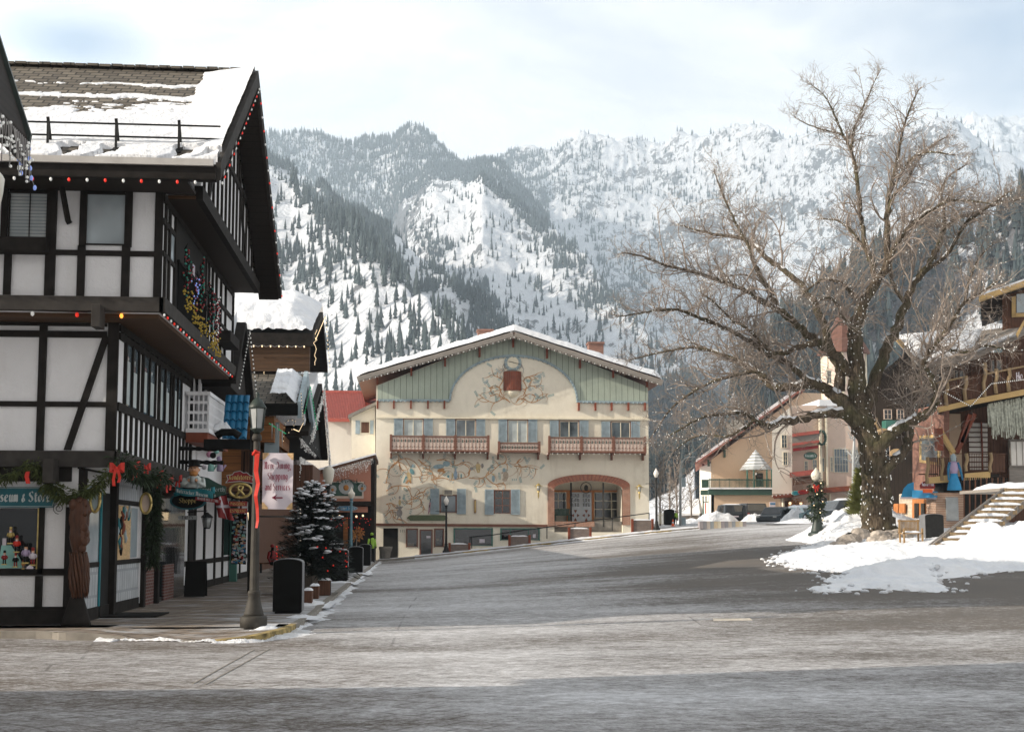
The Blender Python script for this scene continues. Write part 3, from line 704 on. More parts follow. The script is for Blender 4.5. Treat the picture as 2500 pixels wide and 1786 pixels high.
def snow_sheet(name,parent,x0,x1,ya,za,yb,zb,tf,nu=120,nv=60,mat='snow',lift=0.0):
 """snow lying on a slope; tf(u,v,x) gives its thickness (metres), nothing where negative"""
 L=math.hypot(yb-ya,zb-za);uy,uz=(yb-ya)/L,(zb-za)/L;ny,nz=-uz*(1 if uy>0 else-1),abs(uy)
 U,V=np.meshgrid(np.linspace(0,1,nu),np.linspace(0,1,nv));Xw=x0+U*(x1-x0)
 T=tf(U,V,Xw);Tt=np.where(T>0,T,-.03);S=V*L
 top=np.stack([Xw,ya+uy*S+ny*(Tt+lift),za+uz*S+nz*(Tt+lift)],-1).reshape(-1,3)
 F_=grid_faces(nv,nu);on=(T>0).ravel();keep=on[F_].any(1);F_=F_[keep]
 used_=np.unique(F_);mp=-np.ones(nu*nv,int);mp[used_]=np.arange(len(used_))
 return np_mesh(name,top[used_],mp[F_],M[mat],True,parent)
# broad-nib lettering -------------------------------------------------
GL={'a':[[(.1,.85),(.45,1),(.75,.8),(.75,.1),(.9,0)],[(.75,.6),(.25,.5),(.1,.25),(.3,0),(.75,.2)]],'b':[[(.15,1.5),(.15,.1),(.45,0),(.8,.2),(.8,.75),(.5,1),(.15,.8)]],'c':[[(.8,.85),(.45,1),(.15,.75),(.15,.25),(.45,0),(.85,.15)]],'d':[[(.75,1.45),(.78,.15),(.9,0)],[(.75,.85),(.45,1),(.15,.75),(.15,.2),(.45,0),(.75,.2)]],'e':[[(.15,.5),(.8,.65),(.75,.9),(.45,1),(.15,.75),(.15,.25),(.45,0),(.85,.15)]],'f':[[(.8,1.45),(.45,1.5),(.35,1.2),(.35,0)],[(.1,.95),(.7,.95)]],'g':[[(.75,.85),(.45,1),(.15,.75),(.15,.3),(.45,.1),(.75,.3),(.78,.95),(.75,-.25),(.4,-.5),(.1,-.3)]],'h':[[(.15,1.5),(.15,0)],[(.15,.8),(.5,1),(.78,.8),(.78,.1),(.65,-.2)]],'i':[[(.4,.98),(.4,.1),(.6,0)],[(.4,1.3),(.46,1.36)]],'k':[[(.15,1.5),(.15,0)],[(.15,.5),(.6,.95),(.7,.75),(.35,.5),(.8,0)]],'l':[[(.35,1.5),(.35,.1),(.6,0)]],'m':[[(.05,.9),(.15,1),(.15,0)],[(.15,.85),(.4,1),(.5,.85),(.5,0)],[(.5,.85),(.75,1),(.9,.85),(.9,.05),(1,0)]],'n':[[(.05,.9),(.18,1),(.18,0)],[(.18,.85),(.55,1),(.78,.85),(.78,.1),(.92,0)]],'o':[[(.5,1),(.15,.75),(.15,.25),(.5,0),(.85,.25),(.85,.75),(.5,1)]],'p':[[(.18,1.05),(.18,-.5)],[(.18,.8),(.5,1),(.82,.75),(.82,.25),(.5,0),(.18,.15)]],'r':[[(.05,.9),(.22,1),(.22,0)],[(.22,.8),(.5,1),(.8,.9)]],'s':[[(.8,.88),(.4,1),(.2,.75),(.75,.3),(.6,.02),(.1,.12)]],'t':[[(.35,1.3),(.35,.15),(.6,0),(.8,.1)],[(.1,.95),(.75,.95)]],'u':[[(.1,.95),(.2,1),(.2,.15),(.45,0),(.75,.2)],[(.75,1),(.75,.1),(.92,0)]],'v':[[(.1,1),(.2,.95),(.25,.2),(.5,0),(.8,.3),(.8,.85),(.6,1)]],'w':[[(.05,1),(.12,.1),(.3,0),(.5,.2),(.5,1)],[(.5,.2),(.7,0),(.92,.25),(.88,1)]],'y':[[(.15,1),(.2,.2),(.45,.05),(.75,.25)],[(.75,1),(.75,-.2),(.4,-.5),(.1,-.35)]],'x':[[(.1,1),(.85,0)],[(.85,1),(.1,0)]],'M':[[(.0,1.25),(.2,1.5),(.4,1.2),(.4,.2),(.2,0),(0,.2)],[(.4,1.2),(.7,1.5),(.85,1.2),(.85,.0)],[(.85,1.25),(1.1,1.5),(1.3,1.2),(1.3,.1),(1.5,0)]],'D':[[(.1,1.4),(.6,1.5),(1.0,1.1),(1.0,.4),(.6,0),(.15,.1),(.25,.4),(.25,1.3)]],'S':[[(1.0,1.3),(.7,1.5),(.25,1.35),(.2,1.0),(.85,.6),(.95,.25),(.6,0),(.1,.1),(.05,.3)]],'N':[[(.1,1.3),(.3,1.5),(.35,.1),(.1,0)],[(.35,1.3),(.9,.1)],[(.9,1.5),(.9,0),(1.05,.1)]],'K':[[(.2,1.5),(.25,.1),(.05,0)],[(.9,1.45),(.3,.8),(.95,0),(1.05,.1)]],'H':[[(.2,1.5),(.2,0)],[(.2,.8),(.9,.8)],[(.9,1.5),(.9,0)]],'T':[[(.05,1.35),(.3,1.5),(.95,1.4)],[(.5,1.45),(.4,.15),(.75,0)]],'V':[[(.05,1.5),(.5,0),(.95,1.5)]],'L':[[(.2,1.5),(.2,0),(.85,.05)]],'P':[[(.2,0),(.2,1.5),(.8,1.4),(.8,.8),(.2,.7)]],'B':[[(.2,0),(.2,1.5),(.75,1.4),(.7,.85),(.25,.8)],[(.25,.8),(.85,.6),(.8,.1),(.2,0)]],'C':[[(.95,1.3),(.6,1.5),(.15,1.2),(.15,.3),(.6,0),(.95,.2)]],'F':[[(.2,0),(.2,1.5),(.9,1.45)],[(.2,.8),(.75,.8)]],'A':[[(.05,0),(.5,1.5),(.95,0)],[(.25,.5),(.75,.5)]],'E':[[(.9,1.5),(.2,1.5),(.2,0),(.9,0)],[(.2,.8),(.75,.8)]],'O':[[(.5,1.5),(.1,1.1),(.1,.4),(.5,0),(.95,.4),(.95,1.1),(.5,1.5)]],'U':[[(.15,1.5),(.15,.3),(.5,0),(.9,.3),(.9,1.5)]],'R':[[(.2,0),(.2,1.5),(.8,1.4),(.8,.85),(.25,.75),(.9,0)]],'I':[[(.4,1.5),(.4,0)]],'Y':[[(.1,1.5),(.5,.8),(.9,1.5)],[(.5,.8),(.5,0)]],'G':[[(.95,1.3),(.6,1.5),(.15,1.2),(.15,.3),(.6,0),(.95,.2),(.95,.7),(.6,.7)]],'&':[[(.85,.1),(.3,.9),(.5,1.1),(.65,.9),(.2,.4),(.3,.05),(.6,0),(.85,.4)]],',':[[(.3,.05),(.35,-.2),(.2,-.35)]],'.':[[(.3,.0),(.36,.06)]],"'":[[(.3,1.5),(.3,1.25)]],'1':[[(.2,1.3),(.5,1.5),(.5,0)]],'7':[[(.1,1.5),(.85,1.5),(.4,0)]],' ':[],}
WIDE={'M':1.65,'D':1.2,'S':1.2,'N':1.2,'m':1.12,'K':1.15,'i':.72,'l':.7,' ':.6,',':.5,'.':.5,'t':.85,'r':.85,'f':.85,'I':.75,"'":.5}
def letters(mb,text,o,ux,uz,size,pen=.17,wf=.62,ang=40,nrm=(0,-1,0),d=.004,mi=0,align='l',width=None):
 """text written with a broad pen; o = start (or centre) of the base line, size = x-height in metres"""
 tot=sum((WIDE.get(c,1.0)+.14)*size*wf for c in text)
 if width:wf=wf*width/tot;tot=width
 o=Vector(o);ux=Vector(ux).normalized();uz=Vector(uz).normalized();nv=Vector(nrm).normalized()
 if align=='c':o=o-ux*tot/2
 nb=Vector((math.cos(R_(ang)),math.sin(R_(ang))))*pen/2*size;x=0
 k=0
 for c in text:
  for st in GL.get(c,GL.get(c.upper(),[])):
   for a,b in zip(st,st[1:]):
    pa=Vector(((x+a[0]*size*wf),a[1]*size));pb=Vector(((x+b[0]*size*wf),b[1]*size));k+=1
    dz=d+.0004*(k%5)
    th=(pb-pa).normalized().orthogonal()*.028*size
    q=[pa-nb-th,pb-nb-th,pb+nb+th,pa+nb+th]
    mb.add([o+ux*v.x+uz*v.y+nv*dz for v in q],[(0,1,2,3)],mi)
  x+=(WIDE.get(c,1.0)+.14)*size*wf
def text_on(name,text,mat,parent,**k):
 g=MB();letters(g,text,**k);return g.build(name,M[mat],parent)
# ================================================================ half timbered house on the left corner
YF,Y3,YE=24.40,23.75,22.85
XG=-6.15;X2=PY(286,940,YF).x;X3=PY(394,600,Y3).x;XR=PY(527,425,YE).x;X4=-4.02
XL=-19.0;YB=33.4
zb0,zb1=XZ(100,1140,YF)[1],XZ(100,1100,YF)[1]
z30,z31=XZ(200,761,Y3)[1],XZ(200,725,Y3)[1]
zso=XZ(200,788,YF)[1]
ze0,ze1=XZ(400,441,YE)[1],XZ(400,402,YE)[1]
YR=28.1;pr=PY(620,163,YR);zr=pr.z-.14
A=thing('half_timbered_house','white and dark brown half-timbered corner house with jettied upper floors and a snowy shingle roof','house',(-9,26,0))
w=MB();w.box(XL,XG,YF,36,0,zb0);w.box(XL,X2,YF,YB+1,zb0,z30-.02);w.box(XL,X3,Y3,YB,z30-.02,8.02)
gp=[(X4,Y3+.35,8.02),(X4,YB,8.02),(X4,YR,zr-.45)]
w.prism([(XL,Y3,8.0),(XL,YB,8.0),(XL,YR,zr-.5)],(X3-XL-.02,0,0));w.build('wall',M['white_stucco'],A)
s=MB();s.box(XL,X3-.02,Y3+.02,YF-.01,z30-.10,z30+.02);s.box(X2+.01,X3-.02,YF-.02,YB,z30-.10,z30+.02)
s.box(X2-1,X4-.03,Y3+.3,YB,7.98,8.06);s.build('soffit',M['soffit'],A)
b=MB();D=.045
for a in[(-900,782,262,790),(-900,802,262,818),(-900,976,262,989),(93,790,112,1100),(-90,790,-70,1100),(-280,790,-260,1100),(-470,790,-450,1100),(-660,790,-640,1100)]:fr(b,*a,YF,D if a[0]>0 else D-.005)
fr(b,262,782,288,1100,YF,D+.03)
p0=PY(262,822,YF);p1=PY(166,1098,YF);b.prism([(p0 .x-.08,YF-D-.004,p0 .z),(p0 .x+.05,YF-D-.004,p0 .z),(p1 .x+.06,YF-D-.004,p1 .z),(p1 .x-.07,YF-D-.004,p1 .z)],(0,D,0))
for a in[(-900,603,382,616)]:fr(b,*a,Y3,D-.004)
for a in[(10,616,28,726),(113,430,138,726),(189,600,208,726),(297,600,317,726),(378,430,398,726),(-150,430,-130,726),(-280,430,-260,726),(-420,430,-400,726),(-560,430,-540,726),(196,430,212,604),(306,430,324,604),(-60,430,123,444),(4,430,20,604),(196,430,324,444)]:fr(b,*a,Y3,D)
for a in[(-900,1137,176,1173)]:fr(b,*a,YF,D-.01)
for a in[(95,1235,108,1400),(-900,1388,158,1405),(86,1405,104,1482),(158,1237,178,1490),(-120,1173,-100,1490),(-330,1173,-310,1490),(-560,1173,-540,1490),(-900,1482,158,1495)]:fr(b,*a,YF,D)
b.box(XL,XG+.04,YF-.10,YF,0,.27)
b.box(XG,XG+.06,YF-.1,36,2.88,zb0);b.box(XG,XG+.10,YF+.0,YF+.28,0,2.9)
for y in(26.95,29.95,31.6):b.box(XG,XG+.14,y,y+.22,0,2.9)
b.box(XG,XG+.05,24.6,26.0,1.02,1.12);b.box(XG,XG+.05,24.6,29.9,0,.24);b.box(XG,XG+.05,27.1,29.95,1.02,1.12);b.box(XG,XG+.05,27.1,29.95,2.30,2.40)
za=PX(288,990,X2).z
zt=PX(293,826,X2).z;ztp=z30-.12
def side(px):return PX(px,1000,X2).y
Ye2=side(465)
b.box(X2,X2+.045,YF,Ye2,za-.10,za+.06);b.box(X2,X2+.045,YF,Ye2,zt-.03,zt+.10);b.box(X2,X2+.05,YF,Ye2,ztp-.12,ztp)
nst=17
for i in range(nst):
 y=YF+.18+(Ye2-YF-.3)*i/(nst-1);b.box(X2,X2+.05,y,y+.075,zb1,za-.1);b.box(X2,X2+.052,y,y+.10,zt+.1,ztp-.1)
b.box(X2-.05,X2+.055,Ye2-.1,Ye2+.05,zb1,ztp)
wins=[(24.92,26.12),(26.55,27.85),(28.3,29.6),(30.0,31.0)]
for a0,a1 in wins:
 for y in(a0,(a0+a1)/2,a1):b.box(X2,X2+.06,y-.04,y+.04,za+.06,zt)
def s3(px):return PX(px,700,X3).y
b.box(X3,X3+.05,Y3,YB,8.02-.16,8.02);b.box(X3,X3+.045,Y3,25.1,7.45,7.55);b.box(X3,X3+.045,Y3,25.1,6.85,6.93)
for y in(23.95,24.35,24.95,28.75,29.2,29.75,30.35,31.1,31.9,YB-.12):b.box(X3,X3+.05,y,y+.11,z31,7.9)
b.box(X3,X3+.045,28.8,YB,7.2,7.3);b.box(X3,X3+.045,28.8,YB,6.75,6.82)
b.box(X4-.06,X4+.10,Y3+.32,YB+.1,7.99,8.26)
zrk=lambda y:zr-.45-abs(y-YR)*(zr-.45-8.1)/(YB-YR if y>YR else YR-Y3-.35)
for i in range(16):
 y=Y3+.9+i*.58;z_=zrk(y+.04)
 if z_>8.4:b.box(X4,X4+.045,y,y+.09,8.26,z_)
b.bar((X4+.03,25.2,8.3),(X4+.03,27.0,10.6),.05,.10);b.bar((X4+.03,31.0,8.3),(X4+.03,29.2,10.6),.05,.10);b.box(X4,X4+.05,25.6,30.8,9.75,9.87)
b.build('timber_frame',M['dark_beam'],A)
g=MB();g.prism([(X4,Y3+.35,8.1),(X4,YB-.1,8.1),(X4,YR,zr-.45)],(-.3,0,0));g.build('gable_wall',M['white_stucco'],A)
g=MB();g.box(XL,X2+.06,YF-.12,YF+.0,zb0,zb1);g.box(X2,X2+.10,YF-.12,33.5,zb0,zb1)
g.box(XL,X3+.10,Y3-.12,Y3,z30,z31);g.box(X3,X3+.12,Y3-.12,YB,z30,z31);g.build('jetty_beam',M['dark_beam2'],A,bevel=.01)
g=MB();fr(g,236,752,258,806,Y3,.42,-.05);g.build('beam_end',M['dark_beam2'],A,bevel=.01)
g=MB();fr(g,120,1122,146,1181,YF,.45,0);g.build('beam_end',M['dark_beam2'],A,bevel=.01)
def winpart(px0,py0,px1,py1,Y,gm='glass_painted_sky',parent=A,div=()):
 f=MB()
 for a in[(px0-3,py0-3,px1+3,py0),(px0-3,py1,px1+3,py1+3),(px0-3,py0,px0,py1),(px1,py0,px1+3,py1)]+[(d_-1,py0,d_+1,py1)for d_ in div]:fr(f,*a,Y,.03 if a[2]-a[0]<3 else.05)
 o=f.build('window',M['dark_beam'],parent);q=MB();fr(q,px0,py0,px1,py1,Y,.012);q.build('pane',M[gm],o);return o
winpart(25,473,121,595,Y3,'blind_glass',div=(73,));winpart(213,476,306,596,Y3,'glass_painted_sky')
for a_ in((25,446,121,470),(213,446,306,473)):g=MB();fr(g,*a_,Y3,.03);g.build('window_blind',M['void'],A)
g=MB();fr(g,-40,586,122,620,Y3,.30);g.build('window_box',M['dark_beam'],A,bevel=.01)
for k,(a0,a1)in enumerate(wins):
 q=MB();q.box(X2,X2+.02,a0+.04,(a0+a1)/2-.04,za+.06,zt);q.box(X2,X2+.02,(a0+a1)/2+.04,a1-.04,za+.06,zt);q.build('window',M['glass'],A)
 for y_,z_ in((a0+.10,.35),(a1-.45,.5)):q=MB();q.box(X2,X2+.028,y_,y_+.34,za+.1,zt-z_);q.build('blind',M['curtain'],A)
q=MB();q.box(X3,X3+.02,24.45,24.92,6.95,7.45);q.build('window',M['glass_painted_sky'],A)
q=MB();q.box(X3,X3+.02,29.86,30.35,6.4,7.2);q.build('window',M['glass_painted_sky'],A)
q=MB();q.box(X3+.02,X3+.38,30.4,32.0,6.25,6.5);q.build('window_box',M['dark_beam'],A)
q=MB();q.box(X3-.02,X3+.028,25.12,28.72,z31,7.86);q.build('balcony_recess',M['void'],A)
q=MB()
for i in range(34):
 y=25.15+i*.105;q.box(X3+.06,X3+.085,y,y+.025,z31,z31+.98)
q.box(X3+.05,X3+.10,25.1,28.75,z31+.98,z31+1.03);q.build('balcony_railing',M['black'],A)
g=MB();g.box(X3+.02,X3+.04,27.0,27.25,z31+1.0,z31+1.35);g.build('white_board',M['banner'],A)
roof=slab('roof',M['shingle'],A,XL,XR,YE,ze1+.02,YR,zr)
r2=slab('roof',M['shingle'],A,XL,XR,33.3+.65,ze1-.1,YR+.02,zr-.01)
L_=math.hypot(YR-YE,zr-ze1)
g=MB();g.prism([(XR,YE-.02,ze0+.02),(XR,YE-.02,ze1+.06),(XR,YR,zr+.05),(XR,YR,zr-.33)],(.09,0,0))
g.prism([(XR,YR,zr-.33),(XR,YR,zr+.05),(XR,34.05,ze1-.05),(XR,34.05,ze0-.05)],(.09,0,0));g.build('barge_board',M['dark_beam2'],A)
g=MB();g.box(XL,XR+.02,YE-.16,YE+.05,ze0,ze1-.02);g.build('fascia',M['dark_beam'],A)
g=MB();g.box(XL,XR-.02,YE-.22,YE-.13,ze1-.06,ze1+.06);g.build('gutter',M['gutter'],A)
g=MB();dz=.16
g.prism([(X4+.02,YE,ze0+.05),(X4+.02,YR,zr-.3),(X4+.02,34.0,ze0-.05),(X4+.02,34.0,ze0-.09),(X4+.02,YR,zr-.36),(X4+.02,YE,ze0)],(XR-X4,0,0));g.build('roof_soffit',M['soffit_dark'],A)
g=MB();g.box(XL,X4,YE,Y3+.1,ze0+.02,ze0+.08);g.build('eave_soffit',M['soffit_dark'],A)
g=MB()
for i in range(58):g.box(XR-.02-i*.26-.24,XR-.02-i*.26,YR-.12,YR+.12,zr+.005+.01*(i%2),zr+.06+.01*(i%2))
g.build('ridge_cap',M['shingle'],A)
def tfA(U,V,Xw):
 d=XR-Xw;n=fbm(Xw*1.1,V*7,5);n2=fbm(Xw*3.7+5,V*24,4);row=np.abs(((V*L_/.20)%1)-.5)*2
 top=.35+.13*sstep(6.9,3.4,d)+.10*sstep(4.6,1.5,d)
 body=(top-V)*1.9+.30*n+.20*n2+.10*(row-.5)
 band=np.where((d>1.0)&(d<5.5)&(np.abs(V-.70)<.22),.10*n2+.05*(row-.6)-.10+.25*np.exp(-((V-.66-.05*n)/.035)**2)+.2*np.exp(-((V-.80-.04*n)/.02)**2)-.02*d,-1)
 rake=(1.05+.30*n-d)*.8
 t_=np.maximum(np.maximum(body,band)*.10,np.minimum(rake,1)*.20)
 t_=np.minimum(t_,.07+.22*sstep(1.6,.4,d)+.09*sstep(.5,.2,V)+.03*n)
 for(x_,v0,v1,s_)in[(PY(150,380,YE).x,.0,.13,2.6),(PY(245,380,YE).x,.0,.12,5.0),(PY(430,380,YE).x,.0,.13,4.6),(PY(505,380,YE).x,.02,.10,6.0),(PY(60,380,YE).x,0,.06,6)]:
  c=x_-(V-.06)*s_*(-1 if s_<3 else-1)*.9;bw=.16*np.where(V<.05,.7,1.0)+.03*n2
  hole=(np.abs(Xw-c-.35*np.sin(V*40)*.3)<bw+.10*sstep(.08,.12,V))&(V>v0)&(V<v1+.02*n)
  t_=np.where(hole,-.1,t_)
 return np.where((V>.985)|(V<.004),-.1,t_)
snow_sheet('roof_snow',A,XL,XR+.03,YE,ze1+.02,YR,zr,tfA,560,150,lift=.015)
sg=thing('snow_guard','two-rail black iron snow guard on the shingle roof of the corner house','snow guard',(-9,YE+1,ze1+.5))
uy,uz=(YR-YE)/L_,(zr-ze1)/L_
def onroof(x,s_,h):return Vector((x,YE+uy*s_-uz*h,ze1+.02+uz*s_+uy*h))
xg1=PY(545,340,23.8).x
g=MB()
for h in(.16,.40):g.tube([onroof(XL,1.0,h),onroof(xg1,1.0,h)],.018,6)
g.build('rail',M['iron'],sg)
for px in(131,295,446,-60):
 x=PY(px,340,23.8).x;g=MB();g.bar(onroof(x,.95,0),onroof(x,1.0,.50),.05,.04);g.bar(onroof(x,.70,0),onroof(x,1.0,.46),.04,.03);g.bar(onroof(x,.6,.02),onroof(x,1.15,.02),.1,.03);g.build('bracket',M['iron'],sg)
g=MB();g.tube([PY(154,438,Y3)-Vector((0,.25,0)),PY(158,455,Y3)-Vector((0,.25,0)),PY(168,540,Y3)-Vector((0,.06,0)),PY(172,547,Y3)-Vector((0,.05,0))],.055,8)
g.build('downpipe',M['dark_beam'],A)
for y0,y1,z0,z1 in[(24.7,26.0,.24,1.02),(27.2,29.9,.24,1.02),(27.2,29.9,2.40,2.88)]:g=MB();g.box(XG,XG+.03,y0,y1,z0,z1);g.build('relief_block_panel',M['panel_brick'],A)
q=MB();q.box(XG,XG+.02,24.75,26.0,1.12,2.6);q.build('window',M['glass_painted_sky'],A)
d_=MB();d_.box(XG,XG+.02,26.15,26.95,.02,2.5);dd=d_.build('door',M['void'],A);q=MB();q.box(XG+.02,XG+.05,26.08,26.15,0,2.5);q.box(XG+.02,XG+.05,27.17,27.22,.9,2.3);q.build('door_trim',M['teal_light'],A)
q=MB();q.box(XG,XG+.04,27.4,28.85,1.12,2.28);bo=q.build('poster_board',M['banner_gold'],A)
q=MB();r_=random.Random(3)
for i in range(16):
 y=27.5+r_.random()*1.1;z=1.2+r_.random()*.85;q.tube([(XG+.05,y+.1*r_.uniform(-1,1),z+.09*k_)for k_ in range(4)],[.03,.06*r_.random()+.02,.05,.02],4,r_.randrange(4))
q.build('poster_picture',[M['teal_light'],M['red_brown'],M['shutter'],M['dark_beam']],bo)
q=MB();q.box(XG,XG+.03,29.0,29.6,1.15,2.25);q.build('window',M['glass_painted_sky'],A)
q=MB();q.box(XG,XG+.02,30.1,35.9,.9,2.88);q.box(XG,XG+.02,31.9,35.9,.0,.9);q.build('shop_window',M['glass_dark'],A)
for y0,y1 in((30.12,31.55),(32.9,34.2)):q=MB();q.box(XG,XG+.05,y0,y1,0,.90);q.build('brick_base',M['brick_dark'],A)
q=MB();q.box(XG+.0,XG+.05,29.86,29.95,.1,2.9);q.build('white_post',M['white_stucco'],A)
q=MB();q.box(XG+.05,XG+1.15,26.2,27.6,.004,.03);om=q.build('door_mat',M['black']);tag(om,'black rubber mat lying at the shop entrance','door mat')
sg_=thing('shop_sign','long teal shop sign with silver blackletter reading Museum & Store above the display window','shop sign',(-8,YF-.2,2.3))
g=MB();x0,z0=XZ(-90,1238,YF);x1,z1=XZ(141,1189,YF)
pl=[(x0,z0),(x1-.06,z0),(x1-.03,z0+.1),(x1+.05,z0+.16),(x1+.05,z1),(x0,z1)]
g.prism([(x,YF-.10,z)for x,z in pl],(0,.06,0));g.build('board',M['teal'],sg_)
e=MB()
for a_,b_ in zip(pl,pl[1:]+pl[:1]):
 e.bar((a_[0]*.997-.02,YF-.105,a_[1]+(.02 if a_[1]<(z0+z1)/2 else-.02)),(b_[0]*.997-.02,YF-.105,b_[1]+(.02 if b_[1]<(z0+z1)/2 else-.02)),.008,.008)
e.build('edge_line',M['letter_silver'],sg_)
xt0=XZ(-24,1224,YF)[0];xt1=XZ(128,1224,YF)[0];zt0=XZ(60,1224,YF)[1]
text_on('lettering','Museum & Store','letter_silver',sg_,o=(xt0,YF-.105,zt0),ux=(1,0,0),uz=(0,0,1),size=.125,pen=.24,width=xt1-xt0)
q=MB();fr(q,-60,1240,94,1386,YF,.012);q.build('display_window',M['glass_dark'],A)
f=MB();fr(f,92,1240,95,1388,YF,.06);f.build('window_frame',M['gold'],A)
def doll(label,px,py,h,coat,trousers,hat):
 """wooden soldier-like nutcracker standing behind the pane"""
 p=PY(px,py,YF-.10);b0=Vector((p.x,YF-.14,p.z));t_=thing('nutcracker_doll',label,'nutcracker',tuple(b0),'nutcrackers in the display window')
 def P_(z,dx=0,dy=0):return(b0 .x+dx*h,b0 .y+dy*h,b0 .z+z*h)
 g=MB();g.box(b0 .x-.16*h,b0 .x+.16*h,b0 .y-.10*h,b0 .y+.1*h,b0 .z,b0 .z+.07*h);g.build('base',M['gold'],t_)
 g=MB();
 for s_ in(-1,1):g.tube([P_(.07,.07*s_),P_(.38,.07*s_)],.05*h,6)
 g.build('legs',M[trousers],t_)
 g=MB();g.lathe([(.13*h,.36*h),(.14*h,.5*h),(.11*h,.66*h),(.04*h,.68*h)],b0,8)
 for s_ in(-1,1):g.tube([P_(.64,.13*s_),P_(.52,.19*s_),P_(.42,.17*s_)],.04*h,5)
 g.build('coat',M[coat],t_)
 g=MB();g.lathe([(.07*h,.67*h),(.085*h,.74*h),(.075*h,.82*h)],b0,8);g.build('head',M['skin'],t_)
 g=MB();g.box(b0 .x-.05*h,b0 .x+.05*h,b0 .y-.10*h,b0 .y-.05*h,b0 .z+.62*h,b0 .z+.73*h);g.build('beard',M['banner'],t_)
 g=MB();g.lathe([(.09*h,.82*h),(.085*h,.98*h),(.02*h,1.0*h)],b0,8);g.build('hat',M[hat],t_)
 return t_
for a in[('white-bearded nutcracker in a red coat at the left of the display window',12,1378,.27,'red_sign','black','black'),('tall gold-crowned nutcracker at the back of the display window',27,1327,.32,'gold','black','gold'),('red-coated nutcracker with a red hat above the green cloth',42,1348,.32,'red_cloth','black','red_sign'),('small nutcracker with white feet in front of the green cloth',39,1384,.27,'black','red_sign','red_sign'),('nutcracker with a dark blue coat and tall dark hat',64,1375,.38,'lilac','black','black'),('pale striped nutcracker beside the right window frame',81,1380,.34,'banner','red_sign','red_sign'),('tiny gingerbread-brown doll in front of the blue nutcracker',58,1388,.17,'beard','red_brown','red_brown')]:doll(*a)
q=MB();q.prism([(PY(-5,1386,YF).x,YF-.03,PY(0,1386,YF).z),(PY(60,1386,YF).x,YF-.03,PY(0,1386,YF).z),(PY(48,1372,YF).x,YF-.03,PY(0,1360,YF).z),(PY(28,1332,YF).x,YF-.03,PY(0,1330,YF).z),(PY(5,1332,YF).x,YF-.03,PY(0,1330,YF).z)],(0,.015,0))
tag(q.build('display_cloth',M['mint']),'pale green cloth draped behind the nutcrackers in the window','cloth')
q=MB();fr(q,8,1313,17,1330,YF,.05,-.03);tag(q.build('price_card',M['banner']),'white price card leaning by the crowned nutcracker','card')
q=MB();q.prism([(PY(72,1386,YF).x,YF-.2,PY(72,1387,YF).z),(PY(88,1386,YF).x,YF-.2,PY(72,1387,YF).z),(PY(88,1381,YF).x,YF-.2,PY(88,1382,YF).z),(PY(80,1376,YF).x,YF-.2,PY(88,1378,YF).z),(PY(73,1381,YF).x,YF-.2,PY(88,1382,YF).z)],(0,.03,0));tag(q.build('name_card',M['banner']),'white house-shaped card at the foot of the right nutcracker','card')
g=MB();c_=PY(146,1240,YF);g.tube([(c_.x+(.02+.09*k/20)*math.cos(k*.55)*1,YF-.08,c_.z+(.02+.09*k/20)*math.sin(k*.55))for k in range(21)],.006,4);tag(g.build('iron_scroll',M['black']),'curled black iron scroll under the end of the teal sign','ironwork')
cs=thing('carved_statue','brown carved wooden totem of a bearded face and draped figure at the shop corner','statue',(-6.05,24.05,0))
cx_,cy_=-6.02,24.02
g=MB();g.lathe([(.27,0),(.25,.10),(.19,.30),(.13,.50),(.12,.52)],(cx_,cy_,0),9,sy=.9);g.build('base',M['dark_beam'],cs)
g=MB();N_=40;prof=[]
rs=random.Random(5)
vs_=[];nn=22;H_=2.35
for i in range(N_+1):
 z=.5+(H_-.5)*i/N_;zz=i/N_
 r0=np.interp(zz,[0,.06,.09,.2,.33,.42,.46,.52,.6,.70,.78,.84,.90,.96,1],[.15,.14,.19,.22,.20,.18,.14,.20,.24,.22,.25,.24,.21,.17,.03])
 for k in range(nn):
  a=2*PI*k/nn;r_k=r0*(1+.10*math.sin(7*a+zz*9)+.05*math.sin(13*a-zz*20))
  fx=math.cos(a-R_(-20))
  if.50<zz<.66 and fx>.7:r_k*=1.30 if.535<zz<.60 else 1.12
  if zz>.84 and fx>.6:r_k*=1.22
  vs_.append((cx_+r_k*math.cos(a)*.92,cy_+r_k*math.sin(a)*.92,z))
g.add(vs_,[(i*nn+k,i*nn+(k+1)%nn,(i+1)*nn+(k+1)%nn,(i+1)*nn+k)for i in range(N_)for k in range(nn)],0,True)
g.tube([(cx_+.16,cy_-.12,1.15),(cx_+.05,cy_-.2,1.0),(cx_-.1,cy_-.18,.9),(cx_-.12,cy_-.12,.75)],[.05,.06,.05,.03],6)
g.ball((cx_+.15,cy_-.12,2.22),.09,7);g.ball((cx_+.17,cy_-.14,2.05),.075,7)
hx_=Vector((cx_+.06,cy_-.05,0))
def lp(x,y,z,r,**k):g.ball((cx_+x,cy_+y,z),r,8,**k)
for x,y,z,r in[(.15,-.10,1.78,.10),(.22,-.13,1.66,.055),(.20,-.14,1.60,.05),(.17,-.12,1.52,.085),(.12,-.10,1.40,.10),(.08,-.17,1.72,.05),(.10,-.18,1.57,.055),(.20,-.05,1.83,.05),(-.12,-.12,2.2,.11),(.06,-.15,2.28,.05),(.18,-.16,2.12,.045)]:lp(x,y,z,r)
for k in range(9):a_=-2.4+k*.32;P_=[(cx_+(.23-.03*math.sin(j*.9+k))*math.cos(a_+j*.10),cy_+(.23-.03*math.sin(j*.9+k))*math.sin(a_+j*.10),1.34-j*.12)for j in range(8)];g.tube(P_,[.012,.035,.04,.035,.045,.035,.03,.012],5)
